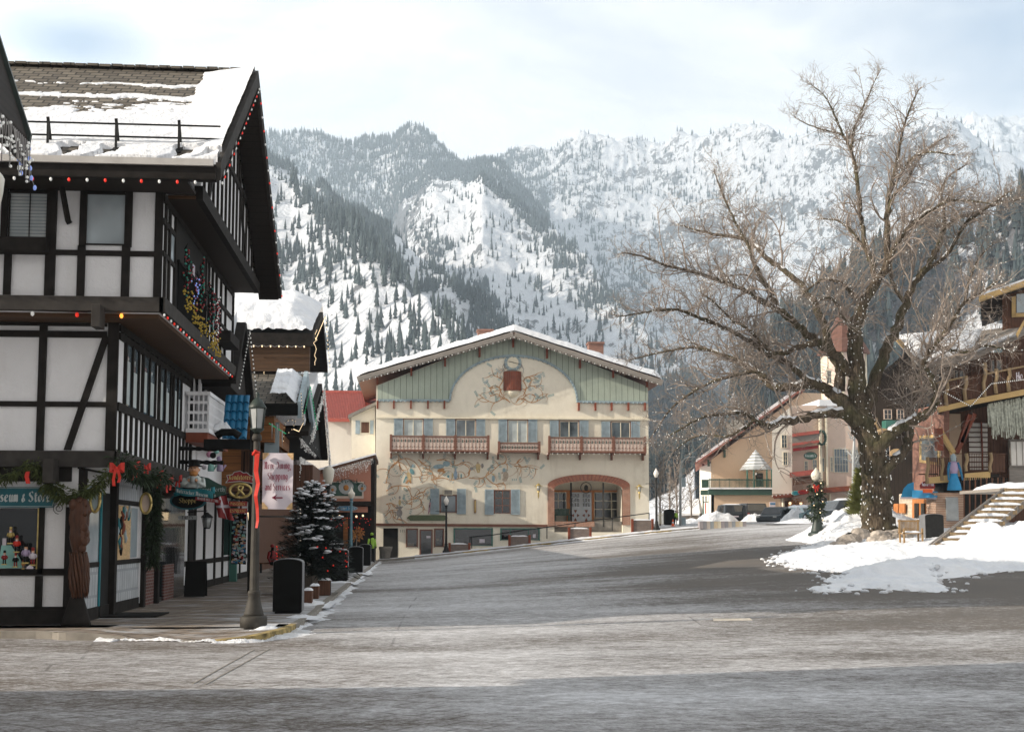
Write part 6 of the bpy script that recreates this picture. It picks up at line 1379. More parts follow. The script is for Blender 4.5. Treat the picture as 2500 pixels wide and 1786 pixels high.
g=MB();a_=bp(160,574);b_=bp(1390,588);
g.hexa([(xl,YM-.09,bp(160,592).z),(bp(1388,592).x,YM-.09,bp(1388,600).z),(bp(1388,592).x,YM,bp(1388,600).z),(xl,YM,bp(160,592).z),(xl,YM-.09,bp(160,573).z),(bp(1388,592).x,YM-.09,bp(1388,582).z),(bp(1388,592).x,YM,bp(1388,582).z),(xl,YM,bp(160,573).z)]);g.build('brown_band',M['brown_trim'],MN)
ze_l=tp(40,380,YM-1.3);zt_l=tp(1150,62,YM-1.3);ze_r=tp(2205,405,YM-1.3)
def rslope(mb,a,b,th,y0,y1,lift=0):
 nrm=Vector((-(b.z-a.z),0,b.x-a.x)).normalized();nrm=nrm if nrm.z>0 else-nrm
 q=[a+nrm*lift,b+nrm*lift,b+nrm*(lift+th),a+nrm*(lift+th)];mb.prism([(p.x,y0,p.z)for p in q],(0,y1-y0,0))
dz_=Vector((0,0,-.42))
g=MB();rslope(g,ze_l+dz_,zt_l+dz_,.20,YM-1.25,YM+13.5);rslope(g,zt_l+dz_,ze_r+dz_,.20,YM-1.25,YM+13.5);g.build('roof',M['brown_trim'],MN)
g=MB();rslope(g,ze_l+dz_-Vector((0,0,.12)),zt_l+dz_-Vector((0,0,.12)),.30,YM-1.33,YM-1.25);rslope(g,zt_l+dz_-Vector((0,0,.12)),ze_r+dz_-Vector((0,0,.12)),.30,YM-1.33,YM-1.25)
for a_,b_ in((ze_l,zt_l),(zt_l,ze_r)):
 m_=44
 for k in range(m_):c=a_.lerp(b_,(k+.5)/m_)+dz_+Vector((0,0,-.14));g.ball((c.x,YM-1.29,c.z),.13,5,0,1,.3,1)
g.build('barge_board',M['grey_wood'],MN)
def tfM(U,V,Xw):return.46+.16*fbm(U*9,V*2.5,4)+.05*fbm(U*40,V*9,3)
for nm,a_,b_,ext in(('roof_snow',ze_l,zt_l,0),('roof_snow',ze_r,zt_l,.25)):
 nu,nv=150,14;U,V=np.meshgrid(np.linspace(0,1,nu),np.linspace(0,1,nv))
 X_=a_.x+(b_.x-a_.x)*U;Z_=a_.z+(b_.z-a_.z)*U-.42+.18;Y_=YM-1.28+14.5*V**1.6;hh=tfM(U,V,X_)*np.clip(V*14+.05,0,1)**.5+ext*sstep(0,.3,V)
 edge=np.clip((U)*30,0,1)**.5
 np_mesh(nm,np.stack([X_,Y_,Z_+hh*edge+.03],-1).reshape(-1,3),grid_faces(nv,nu),M['snow'],True,MN)
for x,z_ in((945,95),(1730,185)):
 p_=tp(x,z_,YM+5);g=MB();g.box(p_.x-.55,p_.x+.55,YM+4.6,YM+5.6,p_.z-1.5,p_.z+.10);g.box(p_.x-.62,p_.x+.62,YM+4.5,YM+5.7,p_.z+.10,p_.z+.22);g.build('chimney',M['brick_pink'],MN)
for x,y0,y1 in[(178,380,462),(420,312,402),(660,246,336),(905,178,268),(1143,115,200),(1383,182,278),(1617,252,348),(1853,328,416),(2093,402,482)]:
 g=MB();mt(g,x-7,y0,x+7,y1,.28);mt(g,x-5,y0,x+5,(y0+y1)/2-10,.9);g.build('rafter_bracket',M['red_brown'],MN)
for x in(180,296,417,538,655,1610,1728,1843,1962,2080):
 y=578 if x<1000 else 592;g=MB();mt(g,x-6,y,x+6,y+56,.26);g.build('corbel',M['red_brown'],MN)
cc=tp(1142,306);ck=thing('wall_clock','round blue-rimmed clock painted high on the cream gable','clock',(cc.x,YM-.1,cc.z))
g=MB();g.prism([(cc.x+.60*math.cos(a),YM-.10,cc.z+.60*math.sin(a))for a in np.linspace(0,2*PI,33)[:-1]],(0,.1,0));g.build('rim',M['blue_trim'],ck)
g=MB();g.prism([(cc.x+.40*math.cos(a),YM-.12,cc.z+.40*math.sin(a))for a in np.linspace(0,2*PI,33)[:-1]],(0,.05,0));g.build('face',M['cream_trim'],ck)
g=MB();g.bar((cc.x-.30,YM-.14,cc.z+.06),(cc.x+.05,YM-.14,cc.z),.02,.07,up=(0,1,0));g.build('hand',M['black'],ck);g=MB();g.bar((cc.x-.05,YM-.145,cc.z+.01),(cc.x+.48,YM-.145,cc.z-.12),.02,.06,up=(0,1,0));g.build('hand',M['black'],ck)
for k in range(12):
 a=k*PI/6;g=MB();g.bar((cc.x+.45*math.cos(a),YM-.112,cc.z+.45*math.sin(a)),(cc.x+.56*math.cos(a),YM-.112,cc.z+.56*math.sin(a)),.02,.04,up=(0,1,0));g.build('hour_mark',M['cream_trim'],ck)
rx=thing('drum_box','half-round red-brown shuttered box below the clock','clock box',(tp(1139,440).x,YM,tp(1139,505).z));a_=tp(1075,505);b_=tp(1203,372);R0=(b_.x-a_.x)/2;cxm=(a_.x+b_.x)/2
g=MB();P=[(cxm+R0*math.cos(a),YM-R0*.75*math.sin(a),a_.z)for a in np.linspace(0,PI,15)];g.prism(P,(0,0,b_.z-a_.z));g.build('shutter',M['red_brown'],rx)
for k in range(1,12):a=PI*k/12;g=MB();g.box(cxm+R0*1.004*math.cos(a)-.012,cxm+R0*1.004*math.cos(a)+.012,YM-R0*.75*math.sin(a)-.012,YM-R0*.75*math.sin(a)+.012,a_.z+.02,b_.z-.02);g.build('slat',M['brown_trim'],rx)
g=MB();t0=tp(1143,352);P2=[(x,y,b_.z)for x,y,_ in P];g.add([(cxm,YM,t0 .z)]+P2,[(0,i+1,i+2)for i in range(len(P2)-1)]+[tuple(range(1,len(P2)+1))]);g.build('cap',M['stone_pot'],rx)
g=MB();g.lathe([(.02,-.52),(R0*.45,-.40),(R0*.75,-.18),(R0*.8,0)],(cxm,YM+.0,a_.z),14,sy=.8);g.build('bowl',M['cream_trim'],rx)
# ---------- painted vines
def stroke(mb,P,w0,w1,mi,Y=YM-.012):
 for i in range(len(P)-1):
  a,b=P[i],P[i+1];d=Vector((b[0]-a[0],b[1]-a[1]));
  if d.length<1e-4:continue
  nn=Vector((-d.y,d.x)).normalized();k0=w0+(w1-w0)*i/(len(P)-1);k1=w0+(w1-w0)*(i+1)/(len(P)-1);y=Y-.0004*(mb.k%9);mb.k+=1
  mb.add([(a[0]+nn.x*k0,y,a[1]+nn.y*k0),(a[0]-nn.x*k0,y,a[1]-nn.y*k0),(b[0]-nn.x*k1,y,b[1]-nn.y*k1),(b[0]+nn.x*k1,y,b[1]+nn.y*k1)],[(0,1,2,3)],mi)
def vine(mb,pts,seed,leaf=.5,mi=0,curl=1.0,Y=YM-.012):
 r=random.Random(seed);P=[Vector((p.x,p.z,0))for p in pts];S=smooth_path(P,6);S=[(p.x,p.y)for p in S];stroke(mb,S,.032,.02,mi,Y)
 for i in range(2,len(S)-1,2):
  if r.random()>.75:continue
  a=S[i];d=math.atan2(S[i+1][1]-S[i][1],S[i+1][0]-S[i][0])+r.choice((-1,1))*r.uniform(.5,1.2);c=r.choice((-1,1))*r.uniform(.15,.5)*curl;Q=[a];L=r.uniform(.10,.22)
  for k in range(r.randrange(4,8)):d+=c;Q.append((Q[-1][0]+math.cos(d)*L,Q[-1][1]+math.sin(d)*L))
  stroke(mb,Q,.027,.006,r.choice((mi,mi,1)),Y)
  if r.random()<leaf:sprig(mb,Q[-1],r.uniform(0,6.28),r,Y)
def sprig(mb,c,d,r,Y=YM-.014,L=.5):
 mi=r.choice((2,2,3));n=r.randrange(3,6);L*=.8
 for k in range(n):
  p=(c[0]+math.cos(d)*L*k/n,c[1]+math.sin(d)*L*k/n)
  for s in(-1,1):
   a=d+s*.8;q=(p[0]+math.cos(a)*.115,p[1]+math.sin(a)*.115);m=((p[0]+q[0])/2,(p[1]+q[1])/2);w=.026;nx,nz=-math.sin(a)*w,math.cos(a)*w;y=Y-.0004*(mb.k%9);mb.k+=1
   mb.add([(p[0],y,p[1]),(m[0]+nx,y,m[1]+nz),(q[0],y,q[1]),(m[0]-nx,y,m[1]-nz)],[(0,1,2,3)],mi)
MB.k=0
vm=[m_plain('mural_orange',(.56,.29,.12),.9,.3),m_plain('mural_brown',(.50,.36,.24),.9,.3),m_plain('mural_teal',(.17,.35,.37),.9,.3),m_plain('mural_blue',(.32,.44,.48),.9,.3),m_plain('mural_grey',(.33,.31,.29),.9,.3),m_plain('mural_yellow',(.60,.46,.24),.9,.3),m_plain('mural_skyblue',(.32,.42,.52),.9,.2),m_plain('mural_tan',(.48,.39,.30),.9,.3)]
g=MB();VL=[[(240,290),(262,200),(300,150),(370,112),(440,135),(480,190),(500,235)],[(330,135),(350,190),(400,230)],[(500,180),(560,200),(590,255),(625,235),(660,210)],[(600,125),(660,122),(720,160),(780,150),(820,170)],[(560,265),(640,250),(700,265),(760,255),(820,240),(835,200)],[(830,250),(900,255),(950,240),(1000,200),(1060,150),(1110,155)],[(950,245),(1000,290),(1045,296),(1080,280)],[(1150,165),(1200,170),(1260,175),(1320,190)],[(1200,115),(1172,140),(1200,170),(1190,230)],[(240,345),(300,310),(380,310),(410,350),(425,420),(420,460)],[(430,390),(480,360),(520,345)],[(425,400),(480,400),(500,440),(520,480)],[(228,530),(280,480),(300,535),(360,552)],[(240,440),(280,430),(300,455)],[(470,120),(520,160),(560,165)],[(500,230),(480,250),(500,290)]]
for i,L in enumerate(VL):vine(g,[bp(*p)for p in L],i,.55,0)
r_=random.Random(77)
for x,y in[(320,220),(345,245),(490,285),(250,330),(262,250),(270,410),(390,430),(480,395),(490,460),(1005,145),(1000,180),(960,195),(1050,260),(1125,135),(1135,175),(1230,205),(1270,210),(1285,252),(1240,150),(560,150),(650,235),(720,285),(500,210),(410,400)]:
 p=bp(x,y);sprig(g,(p.x,p.z),r_.uniform(.5,2.6),r_,L=.62)
g.build('painted_vine',vm,MN)
g=MB()
def bl(x,y,rx_,ry_,mi,rot=0):
 p=bp(x,y);P=[]
 for a in np.linspace(0,2*PI,15)[:-1]:
  u,v=math.cos(a)*rx_*.0098,math.sin(a)*ry_*.0098;P.append((p.x+u*math.cos(rot)-v*math.sin(rot),YM-.018-.0005*(g.k%7),p.z+u*math.sin(rot)+v*math.cos(rot)))
 g.k+=1;g.poly(P,mi)
def leg_(x0,y0,x1,y1,w,mi):a,b=bp(x0,y0),bp(x1,y1);stroke(g,[(a.x,a.z),(b.x,b.z)],w,w*.7,mi,YM-.019)
bl(336,500,20,28,4);bl(340,465,14,10,4);bl(322,462,14,6,4)
for a in((330,520,318,550),(340,522,356,552),(328,505,300,490),(345,460,362,455)):leg_(*a,.04,4)
bl(338,425,9,22,5);bl(338,390,7,12,4)
bl(405,240,13,34,5,.3);bl(425,205,14,24,2,.5);bl(432,165,9,14,3);leg_(400,265,385,290,.07,0);leg_(408,268,418,288,.07,0);leg_(385,240,365,285,.06,2)
bl(630,195,26,13,0,.3);bl(650,205,16,8,0,-.5);bl(615,170,40,16,3,.1);bl(670,150,26,20,3)
bl(735,230,12,34,6);bl(735,190,6,9,6);bl(712,235,6,20,5);bl(755,235,6,20,7);bl(775,238,5,17,2);bl(683,240,8,10,2)
bl(895,170,18,24,5);bl(893,145,8,8,7);leg_(885,185,895,215,.06,5);leg_(905,185,902,215,.06,5);bl(848,185,12,12,4);bl(925,165,10,17,4);leg_(910,160,925,175,.03,7);leg_(880,160,852,180,.03,7)
bl(1092,235,20,30,7);bl(1080,195,12,15,3);leg_(1075,210,1060,220,.05,7);bl(1085,262,18,14,7);bl(1004,255,11,24,3);bl(1006,228,6,7,5);bl(790,128,7,7,3)
g.build('painted_figure',vm,MN)
g=MB()
for s in(-1,1):
 for i,L in enumerate([[(20,590),(60,560),(130,590),(190,570),(245,530)],[(60,570),(110,530),(160,545)],[(75,540),(95,480),(75,430),(130,400),(165,395)],[(80,500),(130,470),(170,490)]]):
  vine(g,[tp(1143+s*x,y)for x,y in L],50+i,.8,0,1.0)
 for x,y in((150,410),(165,480),(250,545),(190,560),(110,500)):p=tp(1143+s*x,y);sprig(g,(p.x,p.z),1.2-s*.9,r_,L=.55)
 p=tp(1143+s*45,320);vine(g,[tp(1143+s*50,300),tp(1143+s*62,330),tp(1143+s*45,352)],60,.4,4)
g.build('painted_vine',vm,MN)
# ---------- windows
def shutter(x0,y0,x1,y1,fn):
 g=MB();fn(g,x0,y0,x1,y1,.05);w=7;o=g.build('shutter',M['shutter'],MN);q=MB();n=int((y1-y0)/9)
 for side_ in((x0,x0+w),(x1-w,x1)):fn(q,side_[0],y0,side_[1],y1,.085)
 fn(q,x0,y0,x1,y0+8,.087);fn(q,x0,y1-8,x1,y1,.087)
 for k in range(n):
  y=y0+8+(y1-y0-16)*k/n;fn(q,x0+w,y,x1-w,y+(y1-y0-16)/n*.55,.075)
 q.build('louvre',M['shutter'],o)
def mwin(x0,y0,x1,y1,fn,bars=((.5,),()),frame='cream_trim',glass='glass',surround='brown_trim'):
 g=MB();fn(g,x0-6,y0-5,x0,y1+4,.07);fn(g,x1,y0-5,x1+6,y1+4,.07);fn(g,x0,y0-5,x1,y0,.07);o=g.build('window',M[surround],MN)
 g=MB();fn(g,x0,y0,x1,y1,.012);g.build('pane',M[glass],o);g=MB();b=4
 fn(g,x0,y0,x0+b,y1,.05);fn(g,x1-b,y0,x1,y1,.05);fn(g,x0,y0,x1,y0+b,.05);fn(g,x0,y1-b,x1,y1,.05)
 for u in bars[0]:x=x0+(x1-x0)*u;fn(g,x-2.5,y0,x+2.5,y1,.055)
 for u in bars[1]:y=y0+(y1-y0)*u;fn(g,x0,y-2,x1,y+2,.053)
 g.build('frame',M[frame],o);return o
for(a,b,y0,y1,s0,s1,gl)in[(366,502,708,830,(297,360),(508,573),'curtain'),(739,876,712,830,(668,732),(882,945),'glass'),(1108,1246,715,874,(1040,1102),(1252,1316),'curtain'),(1475,1609,722,840,(1405,1467),(1616,1680),'glass'),(1843,1975,728,842,(1772,1834),(1982,2045),'glass')]:
 mwin(a,y0,b,y1,mt,glass=gl)
 for s in(s0,s1):shutter(s[0],y0-4,s[1],y1,mt)
mwin(628,375,738,498,mbt,((),()),'brown_trim','glass');mwin(1012,340,1124,502,mbt,((.5,),(.33,.66)),'brown_trim','glass_dark')
for s in((555,617),(745,808)):shutter(s[0],328,s[1],508,mbt)
for s in((943,1005),(1128,1193)):shutter(s[0],332,s[1],512,mbt)
g=MB();mbt(g,650,335,713,373,.45);tag(g.build('air_conditioner',M['cream_trim']),'boxy white air conditioner in the top of the left lower window','air conditioner')
g=MB();mbt(g,654,339,709,369,.46);bpy.data.objects['air_conditioner'];
ac=g.build('grille',M['stone_pot'],bpy.data.objects['air_conditioner'])
def balcony(label,x0,x1,yt,yb,posts,dy):
 t_=thing('carved_balcony',label,'balcony',tuple(tp((x0+x1)/2,yb,YM-.6)),'carved balconies on the cream building');O=1.05
 def bx(mb,xa,ya,xb,yb_,o0,o1,mi=0):
  s=dy*(xa+xb-2*x0)/2/(x1-x0);a=T_(xa,ya+s);b=T_(xb,yb_+s);my=(a[1]+b[1])/2;mx=(a[0]+b[0])/2
  return mb.box(PY(a[0],my,YM).x,PY(b[0],my,YM).x,YM-o1,YM-o0,PY(mx,a[1],YM).z,PY(mx,b[1],YM).z,mi)
 for pa,pb in zip(posts,posts[1:]):
  g=MB();bx(g,pa+8,yt+14,pb-8,yb-12,O-.04,O);g.build('panel',M['rose_panel'],t_)
  g=MB();n=max(4,int((pb-pa-20)/24));
  for k in range(n+1):
   x=pa+12+(pb-pa-24)*k/n;bx(g,x-1.0,yt+14,x+1.0,yb-14,O,O+.02);bx(g,x-3.5,yt+36,x+3.5,yt+44,O,O+.022);bx(g,x-4,yb-38,x+4,yb-30,O,O+.022)
   if k<n:xm=x+(pb-pa-24)/n/2;bx(g,xm-3,yt+30,xm+3,yt+50,O,O+.012,1);bx(g,xm-5,yt+44,xm+5,yt+48,O,O+.014,1);bx(g,xm-3,yb-32,xm+3,yb-29,O,O+.012,1)
  g.build('fretwork',[M['brown_trim'],M['green_dark']],t_)
  g=MB();bx(g,pa,yt+8,pb,yt+15,O-.08,O+.05);bx(g,pa,yb-13,pb,yb,O-1.0,O+.06);g.build('rail',M['brown_trim'],t_)
  g=MB();bx(g,pa,yt+3,pb,yt+9,O-.06,O+.02);g.build('snow_line',M['stone_pot'],t_)
 for p in posts:
  g=MB();bx(g,p-8,yt-2,p+8,yb,O-.12,O+.08);g.build('post',M['brown_trim'],t_)
  g=MB();bx(g,p-6,yb,p+6,yb+46,-.0,.30);bx(g,p-5,yb,p+5,yb+14,.3,O);g.build('bracket',M['brown_trim'],t_)
 return t_
balcony('long carved balcony left of centre under two upper windows',270,968,826,942,[276,505,730,962],6)
balcony('long carved balcony on the right, partly behind bare branches',1385,2070,836,950,[1391,1617,1842,2064],6)
balcony('short carved window box balcony in the middle of the front',1028,1328,874,948,[1036,1320],2)
GL_='small white bulb strings on the cream building'
for lab,a_,b_ in[('tiny white bulbs under the left slope of the cream gable',ze_l,zt_l),('tiny white bulbs under the right slope of the cream gable',zt_l,ze_r)]:
 lights(lab,[(a_.x,YM-1.4,a_.z-.62),(b_.x,YM-1.4,b_.z-.62)],.42,['white_bulb'],.07,0,GL_)
for lab,x0,x1,y in[('white bulbs along the bottom of the left carved balcony',275,965,940),('white bulbs along the bottom of the right carved balcony',1388,2068,950)]:
 lights(lab,[tp(x0,y,YM-1.15),tp(x1,y+4,YM-1.15)],.36,['white_bulb'],.07,0,GL_)
# ---------- lower front
g=MB();a_=bp(388,534);b_=bp(680,534);h_=.19;g.prism([(x,YM-.10,z)for x,z in[(a_.x,a_.z),(a_.x+.25,a_.z-h_),(b_.x-.25,a_.z-h_),(b_.x,a_.z),(b_.x-.25,a_.z+h_),(a_.x+.25,a_.z+h_)]],(0,.08,0))
ol=thing('olive_sign','long olive green sign board with faint lettering low on the cream wall','sign',tuple(bp(534,553)));g.build('board',M['olive'],ol)
g=MB();mbt(g,866,406,881,500,.12);mbt(g,870,412,877,494,.13,0,1);tag(g.build('narrow_sign',[M['brown_trim'],M['gold']]),'narrow upright brown sign seen edge-on between the lower windows','sign')
fg=thing('small_flag','small red and white striped flag hanging beside the left lower shutter','flag',tuple(bp(545,515)));g=MB();g.tube([bp(556,400,YM-.1),bp(548,460,YM-.5)],.02,5);g.build('pole',M['black'],fg)
for k in range(6):
 g=MB();a0=bp(556-k*1.5,420+k*2,YM-.45);g.add([bp(545+k*2.6,425,YM-.4),bp(547.6+k*2.6,425,YM-.4),bp(540+k*2.6,512-k*4,YM-.4),bp(537+k*2.6,512-k*4,YM-.4)],[(0,1,2,3)]);g.build('stripe',M['red_sign' if k%2 else 'banner'],fg)
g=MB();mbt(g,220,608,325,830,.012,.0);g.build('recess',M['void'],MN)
dr=MB();mbt(dr,478,616,572,822,.03);dd=dr.build('door',M['brown_trim'],MN);q=MB();mbt(q,488,626,562,800,.035);q.build('pane',M['glass_dark'],dd)
q=MB();mbt(q,528,662,556,678,.05);q.build('notice',M['banner'],dd)
for x0,x1 in((388,462),(587,648)):
 o=mwin(x0,615,x1,740,mbt,((),()),'brown_trim','glass_dark')
 q=MB();mbt(q,x0+12,680,x0+30,696,.02)if x0>500 else mbt(q,x0+6,715,x0+50,732,.02);q.build('notice',M['stone_pot'],o)
for x0,x1,y0,y1,bars in((726,994,612,732,()),(1058,1328,613,692,(.25,.72))):
 o=mwin(x0,y0,x1,y1,mbt,(bars,()),'green_trim','glass_dark','green_trim');q=MB()
 if y1>700:mbt(q,905,685,942,712,.02);
 else:mbt(q,1285,650,1305,675,.02)
 q.build('display',M['banner'],o)
text_on('house_number','1117','stone_pot',MN,o=tuple(bp(338,638)-Vector((0,.045,0))),ux=(1,0,0),uz=(0,0,1),size=.13,pen=.2,width=.5)
zb_=bp(1400,597).z;g=MB();n=60;ro=.0
oxlo,oxro=bp(1390,400).x,bp(1975,400).x;zso_=bp(1680,305).z;zco=bp(1680,226).z
def el(a,x0,x1,zs_,zc_):c=(x0+x1)/2;return(c+math.cos(a)*(x1-x0)/2,zs_+math.sin(a)*(zc_-zs_))
for i in range(n):
 a0,a1=PI-PI*(i+.06)/n,PI-PI*(i+.94)/n;p0,p1=el(a0,oxl,oxr,ozs,ozc),el(a1,oxl,oxr,ozs,ozc);q0,q1=el(a0,oxlo,oxro,zso_,zco),el(a1,oxlo,oxro,zso_,zco)
 y=YM-.09-.012*(i%3);g.hexa([(p0[0],y,p0[1]),(p1[0],y,p1[1]),(p1[0],YM+.1,p1[1]),(p0[0],YM+.1,p0[1]),(q0[0],y,q0[1]),(q1[0],y,q1[1]),(q1[0],YM+.1,q1[1]),(q0[0],YM+.1,q0[1])],i%2)
g.build('brick_arch',[m_plain('arch_brick',(.40,.17,.11),.85,.3,6),m_plain('arch_brick_dark',(.30,.125,.085),.85,.3,6)],MN)
g=MB();zb_=bp(1400,597).z;g.box(oxlo,oxl,YM-.08,YM+.3,zb_,zso_+.02);g.box(oxr,oxro,YM-.08,YM+.3,bp(1950,585).z,zso_+.02);g.box(oxl,bp(1722,560).x,YM-.06,YM+.6,zb_,ozb);g.build('brick_pier',M['brick_porch'],MN)
YP=YM+2.4
def pb(mb,x0,y0,x1,y1,out=.04,mi=0):a=B_(x0,y0);b=B_(x1,y1);return fr(mb,a[0],a[1],b[0],b[1],YP,out,0,mi)
g=MB();g.box(oxl-.5,oxr+.5,YM+.3,YP+.3,-.2,ozb-.0);g.build('porch_floor',M['stone_pot'],MN)
g=MB();pb(g,1430,338,1925,352,.10);pb(g,1524,352,1548,562,.08);pb(g,1703,352,1720,562,.08);g.build('orange_frame',M['porch_orange'],MN)
for x0,x1,y1,bars in((1434,1522,470,((.35,),(.5,))),(1722,1905,535,((.33,.66),(.33,.66)))):
 g=MB();pb(g,x0,354,x1,y1,.012);o=g.build('window',M['glass_dark'],MN);q=MB()
 for u in(0,1)+bars[0]:x=x0+(x1-x0)*u;pb(q,x-2,354,x+2,y1,.04)
 for u in(0,1)+bars[1]:y=354+(y1-354)*u;pb(q,x0,y-2,x1,y+2,.042)
 q.build('frame',M['cream_trim'],o)
for x0,x1 in((1550,1626),(1628,1702)):
 g=MB();pb(g,x0,354,x1,560,.05);o=g.build('door',M['door_white'],MN);q=MB()
 for i in range(3):
  for j in range(3):pb(q,x0+10+i*(x1-x0-18)/3,364+j*32,x0+10+(i+.78)*(x1-x0-18)/3,364+j*32+26,.06)
 q.build('pane',M['glass_dark'],o);q=MB();xm=(x0+x1)/2
 for dx,dy,s in((0,490,1),(0,545,-1),(-18,517,2),(18,517,3)):
  c=PY(*B_(xm+dx,dy),YP-.07);w=.12;T3={1:[(-w,w),(w,w),(0,-w)],-1:[(-w,-w),(w,-w),(0,w)],2:[(-w,0),(w*.6,w),(w*.6,-w)],3:[(w,0),(-w*.6,w),(-w*.6,-w)]}[s];q.poly([(c.x+a,c.y,c.z+b)for a,b in T3])
 q.build('painted_triangle',M['red_brown'],o)
for x in(1556,1786):
 g=MB();a=B_(x-5,285);b=B_(x+5,562 if x<1700 else 598);fr(g,a[0],a[1],b[0],b[1],YM+.4,.12);g.build('porch_post',M['black' if x<1700 else 'lamp_bronze'],MN)
g=MB();c=PY(*B_(1663,320),YM+1.0);g.tube([(c.x+.38*math.cos(a),c.y,c.z+.38*math.sin(a))for a in np.linspace(0,2*PI,20)],.03,5);g.tube([(c.x,c.y,c.z+.38),(c.x,c.y,c.z+.7)],.02,4);g.lathe([(.10,-.22),(.16,-.05),(.14,.12),(.02,.2)],c,8)
tag(g.build('hanging_lantern',M['lamp_bronze']),'ring-shaped hanging lantern in the brick archway','lantern')
for x,w_ in((1325,'left'),(2043,'right')):
 c=PY(*B_(x,345 if x<2000 else 352),YM-.18);t_=lantern('wall_sconce','ornate bronze wall sconce on the %s of the brick arch'%w_,(c.x,c.y,c.z),.55,.17,'gold','frost_glass');q=MB();q.lathe([(.02,-.5),(.06,-.3),(.05,-.1),(.10,0)],c,6);q.bar((c.x-.28,c.y,c.z+.35),(c.x+.28,c.y,c.z+.35),.04,.04);q.build('bracket',M['gold'],t_)
pbn=thing('porch_bench','dark slatted bench inside the left of the brick archway','bench',tuple(PY(*B_(1490,558),YM+1.6)));a=PY(*B_(1436,475),YM+1.5);b=PY(*B_(1550,475),YM+1.5);zf=PY(*B_(1490,558),YM+1.5).z
g=MB();
for i in range(12):x=a.x+(b.x-a.x)*(i+.5)/12;g.box(x-.04,x+.04,YM+1.78,YM+1.82,zf+.45,a.z)
g.box(a.x,b.x,YM+1.76,YM+1.84,a.z-.02,a.z+.06);g.build('backrest',M['green_dark'],pbn);g=MB();g.box(a.x,b.x,YM+1.3,YM+1.8,zf+.40,zf+.46);g.build('seat',M['green_dark'],pbn)
for x in(a.x+.05,b.x-.12):
 for y in(YM+1.3,YM+1.72):g=MB();g.box(x,x+.07,y,y+.07,zf,zf+.42);g.build('leg',M['green_dark'],pbn)
nx_,ny_=60,6;U,V=np.meshgrid(np.linspace(-1.9,xr+3,nx_),np.linspace(YM-3.6,YM+.5,ny_));np_pav=np_mesh('front_pavement',np.stack([U,V,terr(U,V)+.13],-1).reshape(-1,3),grid_faces(ny_,nx_),M['snow_dirty']);np_pav['kind']='structure'
g=MB()
for i in range(nx_-1):
 x0,x1=U[0,i],U[0,i+1];y=YM-3.6;z0,z1=tz(x0,y),tz(x1,y);g.hexa([(x0,y-.16,z0-.2),(x1,y-.16,z1-.2),(x1,y+.02,z1-.2),(x0,y+.02,z0-.2),(x0,y-.16,z0+.14),(x1,y-.16,z1+.14),(x1,y+.02,z1+.14),(x0,y+.02,z0+.14)],1 if(i%11)in(4,5,6,7,8)and i>14 else 0)
o=g.build('front_kerb',[M['stone_pot'],M['yellow_paint']],org=(0,0,0));o['kind']='structure'
nu,nv=160,7;U,V=np.meshgrid(np.linspace(.5,xr+3,nu),np.linspace(0,1,nv));hh=(.05+.13*np.clip(fbm(U*.9,V*.4+3,5)+.35,0,1))*np.sin(V*PI)**.6;Yk=YM-3.95+V*.9
tag(np_mesh('kerb_snow',np.stack([U,Yk,terr(U,Yk)+.15*(V>.35)+hh-.02],-1).reshape(-1,3),grid_faces(nv,nu),M['snow_rough'],True,org=(7,YM-4,0)),'line of snow along the yellow kerb before the cream building','snow')
for i,(x0,x1,y0,y1,w_)in enumerate([(683,842,722,792,'lowest, beside the left lamp'),(1110,1270,667,738,'second from the left, snow in its top'),(1535,1703,612,682,'third from the left, below the arch'),(1985,2145,552,628,'highest, by the right lamp')]):
 Yp=YM-3.0;a=PY(*B_(x0,y1),Yp);b=PY(*B_(x1,y0),Yp);t_=thing('brick_planter','low brick planter box on the sloping pavement, '+w_,'planter',((a.x+b.x)/2,Yp,a.z),'brick planters in front of the cream building')
 g=MB();g.box(a.x+.12,b.x-.12,Yp,Yp+.7,a.z-.25,b.z);g.build('box',M['brick_grey'],t_)
 for xx in(a.x,b.x-.16):g=MB();g.box(xx,xx+.16,Yp-.05,Yp+.12,a.z-.2,b.z+.10);g.build('post',M['red_brown'],t_,bevel=.02)
 g=MB();snowcap(g,a.x+.15,b.x-.15,Yp+.02,Yp+.68,b.z,.10,i+2);g.build('snow_cap',M['snow'],t_)
hr=thing('handrail','thin iron handrail climbing the pavement past the arch','handrail',tuple(bp(1385,680,YM-1.2)));g=MB();Yh=YM-1.2;g.tube([bp(845,672,Yh),bp(1000,655,Yh),bp(1385,600,Yh),bp(1750,548,Yh),bp(2113,500,Yh)],.035,5);g.build('rail',M['iron'],hr)
for x,y0,y1 in((850,668,752),(1385,600,684),(1585,570,615),(1850,535,625),(2112,500,560)):g=MB();g.tube([bp(x,y0,Yh),bp(x,y1,Yh)],.035,5);g.build('post',M['iron'],hr)
c=PY(*B_(237,822),YM-1.5);t_=thing('stone_planter','grey moulded stone planter in front of the dark recess','planter',tuple(c));g=MB();g.lathe([(.40,0),(.42,.1),(.50,.4),(.62,.62),(.64,.78)],c,4);g.build('basin',M['stone_pot'],t_)
c=PY(*B_(225,770),YM-.9);g=MB();g.box(c.x-.3,c.x+.4,YM-.8,YM-.4,.0,c.z+.3);tag(g.build('stone_box',M['stone_pot']),'plain grey stone box behind the moulded planter','planter')
